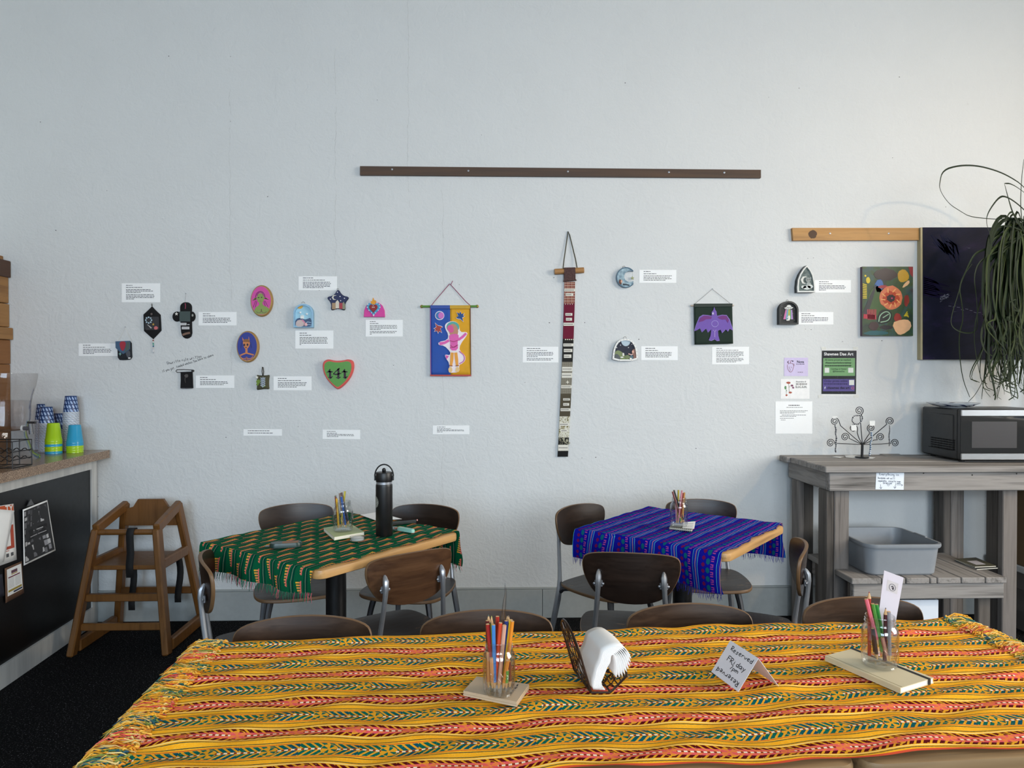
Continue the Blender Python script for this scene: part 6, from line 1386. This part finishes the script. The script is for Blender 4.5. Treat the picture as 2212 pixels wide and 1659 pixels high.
lpx([(2216, 500), (2240, 440), (2212, 401), (2180, 380), (2150, 367), (2110, 357), (2072, 357), (2037, 367), (2030, 395), (2031, 412), (2050, 440), (2075, 456), (2095, 468), (2132, 472), (2160, 474), (2188, 469)], .011, 0, 3.66, 3.58)
lpx([(2214, 500), (2190, 465), (2178, 425), (2170, 396)], .016, 0); lpx([(2170, 396), (2185, 396), (2212, 414), (2240, 440)], .009, 0); lpx([(2212, 500), (2205, 450), (2207, 390), (2212, 344)], .014, 0); lpx([(2216, 500), (2230, 470), (2200, 440), (2175, 424), (2160, 424), (2140, 450), (2131, 470), (2133, 490), (2140, 505), (2142, 560), (2150, 600)], .012, 0)
lpx([(2214, 505), (2190, 455), (2178, 462), (2170, 490), (2164, 530), (2150, 580)], .012, 1); lpx([(2214, 500), (2180, 486), (2150, 492), (2135, 510), (2130, 540), (2138, 620), (2140, 700), (2135, 800), (2110, 850), (2092, 868)], .012, 0, 3.62, 3.66)
lpx([(2214, 505), (2165, 530), (2128, 538), (2105, 548), (2090, 580), (2072, 620), (2078, 650), (2082, 690), (2072, 720), (2073, 770), (2080, 820), (2095, 858)], .013, 1, 3.62, 3.70); lpx([(2214, 505), (2165, 540), (2118, 560), (2104, 595), (2110, 640), (2113, 690), (2110, 718), (2080, 720), (2054, 705), (2056, 680), (2072, 630), (2078, 600), (2100, 570)], .011, 0)
lpx([(2214, 505), (2150, 560), (2130, 610), (2108, 690), (2104, 735), (2113, 790), (2125, 840), (2140, 858)], .014, 1)
rr = random.Random(21)
for i in range(120):
    x0 = rr.uniform(2196, 2236); sx_ = rr.choice((rr.uniform(2122, 2225), rr.uniform(2150, 2225))); ex = sx_ + rr.uniform(-18, 26); ey = rr.choice((rr.uniform(640, 780), rr.uniform(790, 866), rr.uniform(820, 868))); yb = rr.uniform(3.50, 3.76)
    h0 = rr.uniform(470, 540)
    pts = [(x0, 505), ((x0 + sx_) / 2, h0 - rr.uniform(0, 25)), (sx_ + 6, h0 + rr.uniform(10, 40)), (sx_, 590 + rr.uniform(-30, 30)), (sx_ + rr.uniform(-14, 14), 670 + rr.uniform(-25, 25)), ((sx_ + ex) / 2 + rr.uniform(-22, 22), (ey + 670) / 2), (ex + rr.uniform(-30, 20), ey - 10), (ex, ey)]
    lpx(pts, rr.uniform(.010, .021), rr.choice((0, 0, 1, 1, 2)), 3.66, yb, rr.uniform(-2, 2))

# ================================================================ things on the tables
ZS = TOP + .0095         # resting height on the cloths
JAR = glass('jar_glass', (.94, .95, .95), .02, 1.48, .3, 1.35)
PWOOD = M('#d0a878', .6)
def mason_jar(label, p, r, h):
    t = thing('glass_jar', label, 'jar', p)
    prof = [(.001, .004), (r * .78, .003), (r * .84, 0), (r * .93, .004), (r * .985, .012), (r, .025), (r, h * .66), (r * .97, h * .74), (r * .84, h * .81), (r * .79, h * .835), (r * .79, h * .85), (r * .86, h * .86), (r * .86, h * .875), (r * .79, h * .885), (r * .79, h * .91), (r * .83, h * .918), (r * .83, h * .93), (r * .79, h * .94), (r * .80, h * .985), (r * .785, h), (r * .745, h), (r * .74, h * .86), (r * .80, h * .80), (r * .93, h * .73), (r * .95, h * .66), (r * .95, .03), (r * .80, .009), (r * .001, .008)]
    MB().lathe(prof, 40, cap0=False, cap1=False).build('jar', JAR, t, True)
    mb = MB()   # raised lettering swirl on the glass
    for i in range(3): mb.tube([(r * 1.003 * math.cos(R(q)), r * 1.003 * math.sin(R(q)), h * (.45 - .05 * i) + .004 * math.sin(q * .35 + i)) for q in range(238, 305, 5)], .0007, 5)
    mb.build('embossing', JAR, t, True)
    return t
_pc = {}
def pencil(label, b, tp, c, tip_up=False, jar='', sharp=True, dia=.0037):
    b, tp = Vector(b), Vector(tp); L = (tp - b).length; q = (tp - b).to_track_quat('Z', 'Y')
    t = thing('coloured_pencil', label, 'pencil', b, 0, 'coloured pencils in the ' + jar); t.rotation_mode = 'QUATERNION'; t.rotation_quaternion = q
    cone = .014; mt = M(c, .35, var=.06)
    lo, hi = (0, L - cone) if tip_up else (cone if sharp else 0, L)
    MB().lathe([(dia, lo), (dia, hi)], 6).build('shaft', mt, t)
    if tip_up: MB().lathe([(dia, hi), (.0012, L - .003)], 8, cap0=False).build('point', PWOOD, t); MB().lathe([(.0012, L - .003), (.0003, L)], 6, cap0=False).build('lead', mt, t)
    else:
        MB().lathe([(dia * .92, hi), (dia * .92, hi + .0004)], 6).build('end_face', PWOOD, t)
        if sharp: MB().lathe([(.0012, 0.002), (dia, lo)], 8, cap1=False).build('point', PWOOD, t)
    return t
def fill_jar(j, r, items, where, crop):
    p = Vector(j.location); ox, oy, k = crop
    for (tx, ty, bx_, by_, dy, c, up, nm) in items:
        T_ = on_y(ox + tx / k, oy + ty / k, p.y + dy * r); B_ = on_y(ox + bx_ / k, oy + by_ / k, p.y + dy * r * .6)
        B_.z = max(B_.z, p.z + .0105); d = Vector((B_.x - p.x, B_.y - p.y)); 
        if d.length > r * .68: d *= r * .68 / d.length
        B_.x, B_.y = p.x + d.x, p.y + d.y
        zr = p.z + j['h'] if 'h' in j else p.z + .1
        # keep the shaft inside the jar mouth
        if T_.z > zr:
            f = (zr - B_.z) / (T_.z - B_.z); q = B_.lerp(T_, f); d = Vector((q.x - p.x, q.y - p.y)); lim = r * .72
            if d.length > lim:
                q2 = Vector((p.x + d.x * lim / d.length, p.y + d.y * lim / d.length, q.z)); T_ = B_ + (q2 - B_) / f
        else:
            d = Vector((T_.x - p.x, T_.y - p.y)); lim = r * .8
            if d.length > lim: T_.x, T_.y = p.x + d.x * lim / d.length, p.y + d.y * lim / d.length
        pencil('%s in the %s' % (nm, where), B_, T_, c, up, where)

# ---------------- green table
r, L, c = book_px('notebook', 'sage green notebook under the jar on the green cloth', 'notebook', [(699, 1140), (757, 1131), (787, 1149), (722, 1160)], ZS, .013, '#b3bd8c')
g = on_z(741, 1146.5, ZS + .013); rj, hj = .0375, .113
j = mason_jar('glass mason jar of pencils on sage notebook, green table', (g.x, g.y, ZS + .0134), rj, hj); j['h'] = hj
fill_jar(j, rj, [(320, 612, 420, 1200, -.5, '#7c2f2a', 0, 'dark red pencil leaning left'), (374, 640, 430, 1190, -.6, '#d8a82a', 0, 'golden yellow pencil'), (370, 588, 470, 1200, 0, '#2d5a52', 0, 'dark teal pencil'), (446, 545, 520, 1190, .5, '#8a6a58', 0, 'taupe brown pencil'), (480, 530, 600, 1120, .4, '#4a1f1c', 0, 'dark brown pencil, tallest but one'), (472, 602, 560, 1180, -.4, '#2a5ca8', 0, 'bright blue pencil'), (540, 508, 470, 1190, .5, '#d8c23a', 0, 'lemon yellow pencil leaning right'), (500, 700, 640, 1100, -.3, '#23364a', 0, 'navy pencil leaning right')], 'jar on the green table', (680, 1000, 8.296))
b = on_z(830, 1156, ZS)
t = thing('water_bottle', 'tall matte black water bottle with steel collar and loop handle', 'bottle', (b.x, b.y, ZS)); BK = M('#0b0b0d', .42); Rb = .0315
MB().lathe([(Rb * .93, 0), (Rb, .003), (Rb, .185), (Rb * .985, .191), (Rb * .95, .194)], 40).build('body', BK, t, True); MB().lathe([(Rb * .94, .194), (Rb * .94, .203)], 36).build('steel_collar', STEEL, t, True)
ld = MB().lathe([(Rb * .96, .203), (Rb * .98, .205), (Rb * .98, .235), (Rb * .93, .238), (.001, .239)], 40, cap1=False).build('lid', BK, t, True)
MB().tube([(0, 0, .237), (0, -.003, .246)], .0075, 12).ball((0, -.003, .247), .0075, 12, 6).build('spout', BK, ld, True)
MB().tube([((Rb + .0035) * math.cos(R(q)), 0, .222 + .045 * math.sin(R(q)) * 1.0) for q in range(0, 181, 9)], .0026, 8).build('handle', BK, t, True)
for s_ in (-1, 1): MB().box((s_ * (Rb + .0022), 0, .216), (.0028, .006, .009), bev=.001).build('handle_lug', BK, t)
m = Mat('round_sticker'); n = m.noise(m.coord(), 260, 3, .8); m.base(m.ramp(n, [(.42, '#55564f'), (.58, '#a8a79c')])).rough(.4)
mb = MB(); mb.grid(lambda i, jj: (lambda a_, rr_: ((Rb + .0006) * math.cos(math.pi * 1.08 + rr_ * math.cos(a_) / Rb), (Rb + .0006) * math.sin(math.pi * 1.08 + rr_ * math.cos(a_) / Rb), .128 + rr_ * math.sin(a_)))(i * 2 * math.pi, .0005 + .0235 * jj), 32, 5); mb.build('sticker', m.m, t, True)
def flat_px(name, label, cat, quad, z0, h, c, part='sheet', rough=.6, ch=0.0):
    P = [on_z(x, y, z0 + h) for x, y in quad]; cc = sum(P, Vector()) / len(P); cc.z = z0; r = thing(name, label, cat, cc)
    L = [Vector((p.x - cc.x, p.y - cc.y, 0)) for p in P]; MB().prism(L, (0, 0, h), ch).build(part, M(c, rough) if isinstance(c, str) else c, r, True); return r, L
flat_px('paper_sheet', 'white paper sheet behind the black bottle on green table', 'paper', [(778, 1112), (815, 1106), (868, 1121), (812, 1124)], ZS, .0006, PAPER)
r, L = flat_px('pen', 'dark pen with pink end on back of green table', 'pen', stroke([(846, 1129), (899, 1124)], [3.2, 3.2]), ZS, .007, '#17201c', 'barrel'); q = on_z(901, 1123.6, ZS + .004) - Vector(r.location); MB().ball(q, .0035, 8, 6).build('end_cap', M('#d89a92', .5), r)
# green spectacle-style case with wooden inlay
a0, a1 = on_z(590, 1175, ZS + .012), on_z(645, 1172, ZS + .012); mid = (a0 + a1) / 2; ang = math.atan2(a1.y - a0.y, a1.x - a0.x); hl = (a1 - a0).length / 2 + .012
t = thing('small_case', 'small dark green oblong case with wooden inlay on green table', 'case', (mid.x, mid.y, ZS), ang)
MB().prism([(x, y, 0) for x, y in rrect(-hl, -.022, hl, .022, .021, 6)], (0, 0, .016), .06).build('case', M('#12302a', .35), t, True); MB().prism([(x, y, .016) for x, y in rect(-.012, -.014, .042, .014)], (0, 0, .0012)).build('wood_inlay', wood('inlay', '#5a3420', '#9a6a44', 0, 60, .5), t)
for x in (-hl - .004, -hl - .010): MB().tube([(x + .005 * math.cos(R(q)), .005 * math.sin(R(q)), .006) for q in range(0, 360, 45)], .0012, 6, closed=True).build('key_ring', STEEL, t, True)
g = on_z(772, 1167, ZS)
t = thing('round_tin', 'small clear round dish with lid on the green table', 'dish', (g.x, g.y, ZS)); MB().lathe([(.026, 0), (.028, .001), (.028, .014), (.0265, .014), (.0265, .002), (.001, .002)], 30, cap1=False).build('dish', glass('clear_tub', (.9, .91, .91), .03, 1.5), t, True); MB().lathe([(.024, .0025), (.024, .010), (.018, .012), (.001, .0122)], 26, cap1=False).build('balm', M('#cfcfcb', .3), t, True)
a0, a1 = on_z(862, 1142, ZS + .006), on_z(892, 1147, ZS + .006); mid = (a0 + a1) / 2; ang = math.atan2(a1.y - a0.y, a1.x - a0.x); hl = (a1 - a0).length / 2 + .006
t = thing('pocket_tool', 'mint green pocket tool with key ring on the green cloth', 'key fob', (mid.x, mid.y, ZS), ang); MB().prism([(x, y, 0) for x, y in rrect(-hl, -.009, hl, .009, .008, 5)], (0, 0, .013), .08).build('grip', M('#8fc4b4', .4), t, True)
MB().tube([(-hl - .011 + .011 * math.cos(R(q)), .011 * math.sin(R(q)), .004 + .004 * math.sin(R(q * 2))) for q in range(0, 360, 30)], .0014, 6, closed=True).build('key_ring', STEEL, t, True); MB().box((-hl - .018, -.012, .004), (.010, .004, .001)).build('key', STEEL, t); MB().box((-hl - .024, .008, .007), (.009, .004, .001), rz=.6).build('key', STEEL, t)

# ---------------- blue table
r, L, c = book_px('notepad', 'grey spiral notepad under the jar on blue table', 'notepad', [(1450.5, 1131), (1499, 1136), (1495, 1145), (1445.5, 1139.5)], ZS, .006, '#6c6a60')
mb = MB()
for i in range(12): p_ = L[3].lerp(L[2], (i + .5) / 12); mb.tube([p_ + Vector((0, .004 * math.cos(R(q)), .003 + .0045 * math.sin(R(q)))) for q in range(0, 360, 60)], .0011, 5, closed=True)
tag(mb.build('spiral', M('#c9c9c0', .3, .6), r, True), kind='stuff')
r, L = flat_px('paper_leaflet', 'small white printed leaflet beside the jar on blue table', 'leaflet', [(1476, 1128), (1502.5, 1126), (1499.5, 1142), (1474, 1140)], ZS + .0065, .0008, PAPER)
for f in (.25, .5, .75):
    a_, b_ = L[0].lerp(L[3], f), L[1].lerp(L[2], f); MB().prism([a_.lerp(b_, .15) + Vector((0, 0, .0009)), a_.lerp(b_, .85) + Vector((0, 0, .0009)), a_.lerp(b_, .85) + (L[3] - L[0]) * .08 + Vector((0, 0, .0009)), a_.lerp(b_, .15) + (L[3] - L[0]) * .08 + Vector((0, 0, .0009))], (0, 0, .0002)).build('printed_block', M('#a9acb0', .8), r)
g = on_z(1466.5, 1136.5, ZS + .0075); rj, hj = .0345, .113
j = mason_jar('glass mason jar of pencils on the blue table', (g.x, g.y, ZS + .0078), rj, hj); j['h'] = hj
fill_jar(j, rj, [(690, 310, 980, 1150, -.5, '#7a3c38', 0, 'dusty red pencil leaning far left'), (772, 258, 1110, 1290, .3, '#1a1a1e', 0, 'black pencil leaning left'), (905, 258, 880, 1290, .5, '#c8b23a', 0, 'mustard yellow pencil'), (1012, 272, 890, 1300, -.5, '#cf8a92', 0, 'pink pencil'), (1048, 342, 960, 1290, 0, '#8a3c20', 0, 'rust brown pencil'), (1085, 330, 1000, 1290, .3, '#b9862a', 0, 'ochre pencil'), (1112, 345, 1030, 1280, .5, '#d8963a', 0, 'light orange pencil leaning right'), (830, 560, 850, 1300, -.3, '#c88a9a', 0, 'short mauve pencil'), (950, 1080, 985, 1320, -.4, '#5aa05a', 0, 'very short green pencil')], 'jar on the blue table', (1400, 1040, 13.825))

# ---------------- yellow table
def scribbles(r, L, h, rows, c='#2b2c34', x0=.08, x1=.92):
    mb = MB(); rr_ = random.Random(len(rows) + int(L[0].x * 1e4)); ux = (L[1] - L[0]); uy = (L[3] - L[0])
    for (fx, fy, tx) in rows: hand(mb, tx, L[0] + ux * fx + uy * fy + Vector((0, 0, h)), ux.normalized(), -uy.normalized(), (0, 0, 1), .0085, .0068, thick=.0009, lift=.0003)
    return mb.build('handwriting', M(c, .7), r)
def pad_stack(quad, z0):
    r, L, c = book_px('notepad', 'stack of scribbled beige notepaper under the left jar on yellow cloth', 'notepad', quad, z0, .0095, '#c2ab8e', '#b39c80')
    for k in range(5): MB().prism([p * (1.0 + .004 * (k % 2)) + Vector((.0006 * (k % 3 - 1), .0005, .0012 + k * .0015)) for p in L], (0, 0, .0011)).build('page', M(('#c9b496', '#b8a286', '#cdb99c')[k % 3], .85), r)
    return r, L
r, L = pad_stack([(1030, 1461), (1143, 1478), (1116, 1516), (1001, 1492)], ZS)
ux, uy = L[1] - L[0], L[3] - L[0]; mb = MB()
for fx, fy, tx in ((.80, .12, 'write in us'), (.72, .12, 'weather'), (.64, .35, 'your'), (.30, .06, 'lots of')): 
    hand(mb, tx, L[0] + ux * fx + uy * fy + Vector((0, 0, .0096)), uy.normalized(), ux.normalized(), (0, 0, 1), .006, .0052, thick=.0010, lift=.0003)
mb.build('handwriting', M('#2b2c34', .7), r)
g = on_z(1078, 1496, ZS + .0098); rj, hj = .0305, .098
j = mason_jar('glass jar packed with pencils on beige notepaper, yellow table', (g.x, g.y, ZS + .0102), rj, hj); j['h'] = hj
fill_jar(j, rj, [(268, 555, 300, 1400, .2, '#5a1a20', 0, 'maroon pencil at far left'), (302, 485, 350, 1420, .5, '#1f4a34', 1, 'dark green pencil with sharpened tip up'), (342, 500, 340, 1410, .55, '#b9b02c', 1, 'olive yellow pencil with tip up'), (284, 602, 365, 1350, -.5, '#9a2420', 0, 'crimson pencil leaning left'), (364, 606, 380, 1400, -.55, '#3f86cc', 0, 'sky blue pencil'), (412, 506, 405, 1380, .3, '#a32a1c', 0, 'tall red pencil'), (448, 584, 378, 1420, -.45, '#d0482a', 0, 'vermilion pencil'), (496, 612, 425, 1430, -.62, '#d0a088', 0, 'pale tan pencil'), (516, 560, 500, 1400, .1, '#1d3a80', 0, 'navy blue pencil'), (530, 500, 480, 1420, .6, '#c0a070', 1, 'pale yellow pencil with tip up'), (552, 494, 540, 1410, .5, '#8a6a4a', 1, 'brown pencil with tip up'), (575, 548, 480, 1420, -.1, '#e2c128', 0, 'bright yellow pencil'), (592, 565, 500, 1430, -.3, '#d8862a', 0, 'amber orange pencil'), (612, 568, 560, 1400, .35, '#1f4a3a', 0, 'bottle green pencil at far right'), (300, 930, 305, 1420, -.4, '#c98a58', 0, 'short caramel pencil'), (338, 1000, 355, 1430, -.55, '#d89a68', 0, 'short peach pencil'), (535, 1030, 478, 1430, -.6, '#e08a3a', 0, 'short orange pencil'), (528, 1150, 515, 1430, -.55, '#5aa04a', 0, 'short grass green pencil'), (552, 1040, 562, 1400, -.3, '#6a2a2c', 0, 'short plum pencil')], 'left jar on the yellow table', (1000, 1240, 5.53))
t = thing('plastic_strip', 'upright clear plastic strip standing among pencils in the left jar', 'plastic strip', (g.x, g.y, ZS + .0215))
mb = MB(); PS = [on_y(1000 + x / 5.53, 1240 + y / 5.53, g.y + .004) - Vector(t.location) for x, y in ((478, 1300), (478, 900), (476, 600), (482, 480), (496, 300), (508, 230), (496, 115))]; PS[0].z = max(PS[0].z, .0); PS[0].x = min(max(PS[0].x, -.015), .015)
PS = smooth_path(PS, 2); n = len(PS); mb.grid(lambda i, jj: PS[int(round(i * (n - 1)))] + Vector((.0036 * (jj - .5) * 2 * (1 - .9 * max(0, i - .6) / .4), .012 * (jj - .5), 0)), n - 1, 2); o = mb.build('strip', glass('clear_strip', (.96, .97, .98), .2, 1.5, 0, .9), t, True); o.modifiers.new('thick', 'SOLIDIFY').thickness = .001

# napkin holder with folded napkins
N0 = on_z(1279, 1499, ZS); yn_ = N0.y; E_ = Vector((-.020, .105, 0)); N1 = on_z(1317, 1499, ZS); N1.y = yn_
t = thing('napkin_holder', 'wire napkin holder with leaning sides on the yellow cloth', 'napkin holder', (N0.x, N0.y, ZS)); WB = M('#3c2f28', .35, .7)
def wire_side(b0, lean, h):
    mb = MB(); b0 = Vector(b0); tp = Vector((lean, 0, h))
    P = lambda u, v: b0 + E_ * u + tp * v * (1 - .25 * (2 * u - 1) ** 2 * v)
    mb.tube([P(0, 0)] + [P(0, v / 6) for v in range(1, 7)] + [P(u / 8, 1) for u in range(1, 9)] + [P(1, v / 6) for v in range(5, -1, -1)], .0022, 7, closed=True)
    for u in (.2, .4, .6, .8): mb.tube([P(u + .03 * math.sin(v * 1.7 + u * 9), v / 8) for v in range(9)], .0013, 5)
    for v in (.2, .4, .6, .8): mb.tube([P(u / 10, v + .03 * math.sin(u * 1.3 + v * 7)) for u in range(11)], .0013, 5)
    for k in range(7): u, v = random.uniform(.1, .9), random.uniform(.05, .85); mb.tube([P(u + .07 * math.cos(R(q)), v + .05 * math.sin(R(q))) for q in range(0, 360, 60)], .0012, 5, closed=True)
    return mb.build('wire_side', WB, t, True)
wire_side((-.002, 0, .003), -.034, .118); wire_side((N1.x - N0.x + .002, 0, .003), .040, .040)
mb = MB(); W_ = N1.x - N0.x
for u in (0, .33, .66, 1): mb.tube([E_ * u + Vector((-.002, 0, .0025)), E_ * u + Vector((W_ + .002, 0, .0025))], .002, 6)
mb.build('floor_wire', WB, t, True)
outer = [(520, 1500), (516, 1400), (512, 1300), (555, 1150), (572, 1050), (640, 920), (668, 800), (690, 725), (760, 680), (900, 628), (1060, 640), (1150, 740), (1192, 850)]
inner = [(742, 1480), (722, 1420), (648, 1290), (690, 1200), (735, 1090), (775, 990), (822, 930), (830, 820), (850, 785), (885, 790), (905, 860), (885, 1020), (885, 1175)]
NAP = M('#f3f1ee', .9, var=.02); nn = 9
for k in range(nn):
    f = .92 * k / (nn - 1); pr = [((1 - f) * a_[0] + f * b_[0], (1 - f) * a_[1] + f * b_[1]) for a_, b_ in zip(outer, inner)]
    if 0 < f < 1:   # the fan of free corners spreads beyond a straight blend
        pr[-1] = (1192 - 40 * f - 265 * f * f, 850 + 340 * math.sin(f * 1.7)); pr[-2] = (pr[-3][0] * .5 + pr[-1][0] * .5 + 20, pr[-3][1] * .5 + pr[-1][1] * .5 - 25 * (1 - f))
    P3 = smooth_path([on_y(1220 + x / 8.294, 1320 + y / 8.294, yn_ + .002) for x, y in pr], 1); o3 = Vector((N0.x, yn_, ZS + .006))
    g_ = thing('paper_napkin', ('outermost folded white napkin in the wire holder' if k == 0 else 'innermost folded white napkin in the wire holder' if k == nn - 1 else 'folded white paper napkin fanned in the wire holder'), 'napkin', o3, 0, 'white napkins in the wire holder')
    n = len(P3); zmin = ZS + .0065
    def fnn(i, jj):
        p_ = P3[int(round(i * (n - 1)))].copy(); p_.z = max(p_.z, zmin); d = jj * (1 - .0 * f)
        q_ = p_ + E_ * d * .98; q_.z += .004 * math.sin(jj * 3) * i; q_.x += -.012 * jj * max(0, i - .55); return q_ - o3
    mb = MB(); mb.grid(fnn, n - 1, 6); o = mb.build('napkin', NAP, g_, True); md = o.modifiers.new('thick', 'SOLIDIFY'); md.thickness = .0011; md.offset = -1

# reserved tent card
BL, BR_ = on_z(1536.3, 1451, ZS + .002), on_z(1594.6, 1494.7, ZS + .002); C_ = on_z(1681.8, 1482.5, ZS + .002)
Mp = (BR_ + C_) / 2; dv = ray(1638, 1422.4); s_ = ((Mp - O).x * dv.x + (Mp - O).y * dv.y) / (dv.x ** 2 + dv.y ** 2); TR = O + dv * s_
dv = ray(1581.5, 1386); TL = O + dv * ((TR.z - CAMH) / dv.z); TL = TR + (BL - BR_); C2_ = C_ + (BL - BR_)
t = thing('tent_card', 'white folded card with handwritten reservation on the yellow cloth', 'card', BR_)
nrm = (BR_ - BL).cross(TL - BL); nrm.normalize(); nrm = nrm if nrm.dot(O - BL) > 0 else -nrm
CARD = M('#e6e4ea', .8, var=.03)
MB().prism([p - BR_ for p in (BL, BR_, TR, TL)], -nrm * .0006).build('front_panel', CARD, t); n2 = (C2_ - C_).cross(TR - C_).normalized(); MB().prism([p - BR_ for p in (C_, C2_, TL, TR)], n2 * .0006).build('rear_panel', CARD, t)
rt = (BR_ - BL).normalized(); upv = nrm.cross(rt); W_ = (BR_ - BL).length; Hh = (TL - BL).dot(upv); sh = (TL - BL).dot(rt); mb = MB()
card = lambda x, y: BL - BR_ + rt * (W_ * x + sh * y) + upv * (Hh * y)
hand(mb, 'Reserved', card(.14, .78), rt, upv, nrm, Hh * .13, W_ * .125, thick=.0013, lift=.0003, jit=.08); hand(mb, 'FRiday', card(.20, .50), rt, upv, nrm, Hh * .14, W_ * .14, thick=.0014, lift=.0003, jit=.06); hand(mb, '7pm', card(.40, .36), rt, upv, nrm, Hh * .12, W_ * .13, thick=.0013, lift=.0003); hand(mb, 'Reserved', card(.92, .22), -rt, -upv, nrm, Hh * .14, W_ * .13, thick=.0014, lift=.0003, jit=.08)
mb.build('handwriting', M('#101014', .6), t)

# cream notebook with elastic, right jar
r, L, c = book_px('notebook', 'cream hardcover notebook with black elastic band on yellow cloth', 'notebook', [(1782, 1416), (1846, 1400), (2017, 1464), (1945, 1486)], ZS, .011, M('#d8cbaa', .6, var=.08, scale=15), '#efe9da')
e0, e1 = L[0].lerp(L[1], .93), L[3].lerp(L[2], .86); dd = (L[1] - L[0]).normalized() * .0035
MB().prism([p + Vector((0, 0, .0111)) for p in (e0 - dd, e0 + dd, e1 + dd, e1 - dd)], (0, 0, .0007)).build('elastic_band', M('#141416', .7), r); en = (e1 - e0).normalized() * .0008; MB().prism([p for p in (e1 - dd + en * .2, e1 + dd + en * .2, e1 + dd + en * .2 + Vector((0, 0, .0117)), e1 - dd + en * .2 + Vector((0, 0, .0117)))], en).build('elastic_band', M('#141416', .7), r)
sp0, sp1 = L[0].lerp(L[1], .06), L[3].lerp(L[2], .06); ds = (L[1] - L[0]).normalized() * .0007; MB().prism([p + Vector((0, 0, .011)) for p in (sp0 - ds, sp0 + ds, sp1 + ds, sp1 - ds)], (0, 0, .0003)).build('cover_groove', M('#a3946f', .7), r)
MB().prism([p + Vector((0, 0, .0012)) for p in (L[0], L[3], L[3] + ds * 3, L[0] + ds * 3)], (0, 0, .0086)).build('spine', M('#cdbf9c', .6), r)
g = on_z(1900.5, 1437, ZS + .0115); rj, hj = .0348, .102
j = mason_jar('clear glass jar with a few pencils on the cream notebook', (g.x, g.y, ZS + .0118), rj, hj); j['h'] = hj
fill_jar(j, rj, [(505, 425, 670, 1000, -.3, '#d86a7c', 0, 'rose pink pencil leaning left'), (558, 330, 560, 1120, .1, '#a8382c', 1, 'brick red pencil with tip up'), (530, 398, 640, 1180, .4, '#1c1414', 0, 'black pencil'), (600, 482, 735, 1150, -.2, '#4a8a38', 0, 'leaf green pencil'), (648, 490, 775, 1140, .2, '#2f8a3a', 0, 'bright green pencil'), (762, 528, 750, 1180, -.4, '#4a1a24', 1, 'burgundy pencil with tip up'), (800, 580, 812, 1230, -.45, '#8a8a90', 0, 'silver grey pencil'), (592, 790, 660, 1180, -.5, '#2a1f2e', 0, 'short dark violet pencil'), (720, 900, 790, 1200, -.4, '#c08a78', 0, 'short salmon pencil')], 'right jar on the yellow table', (1780, 1220, 5.72))
t = thing('menu_card', 'tall pale card with round emblem standing in the right jar', 'card', (g.x, g.y, ZS + .022))
KQ = [on_y(1780 + x / 5.72, 1220 + y / 5.72, g.y + .016) - Vector(t.location) for x, y in ((742, 68), (982, 158), (885, 700), (672, 622))]
lowz = min(KQ[2].z, KQ[3].z); 
bl = KQ[3] + (KQ[3] - KQ[0]).normalized() * 0; ext_ = (KQ[3] - KQ[0]).normalized(); lw = max(0.0, (KQ[3].z - .001) / -ext_.z)
b3 = KQ[3] + ext_ * min(lw, .055); b2 = b3 + (KQ[2] - KQ[3]) * .55
fl_ = Vector((0, -.0006, 0)); 
MB().prism([KQ[0], KQ[1], KQ[2], b2, b3, KQ[3]], fl_).build('card', M('#d9d0d6', .75, var=.03), t)
kr, kd = (KQ[1] - KQ[0]), (KQ[3] - KQ[0]); kp = lambda x, y, u=.0008: KQ[0] + kr * x + kd * y + Vector((0, -u, 0))
MB().prism([kp(.22 + x * .56, .17 + y * .24) for x, y in ((0, 0), (1, 0), (1, 1), (0, 1))], (0, -.0001, 0)).build('label_square', M('#cfc6c4', .7), t)
MB().tube([kp(.5 + .16 * math.cos(R(q)), .30 + .075 * math.sin(R(q)), .0012) for q in range(0, 360, 20)], .0004, 5, closed=True).build('emblem_ring', INK2, t); mb = MB()
for x, y in ((.46, .285), (.51, .275), (.55, .295), (.50, .315), (.56, .32), (.53, .335)): mb.prism([kp(x + .03 * math.cos(R(q)), y + .014 * math.sin(R(q)), .001) for q in range(0, 360, 45)], (0, -.0003, 0))
mb.build('emblem', M('#3a3036', .7), t)
mb = MB()
for i in range(4): mb.prism([kp(x, y, .0008) for x, y in ((.3, .90 + i * .035), (.52, .90 + i * .035), (.52, .91 + i * .035), (.3, .91 + i * .035))], (0, -.0003, 0))
tag(mb.build('printed_text', INK, t), kind='stuff')
g = on_z(946, 1560, ZS)
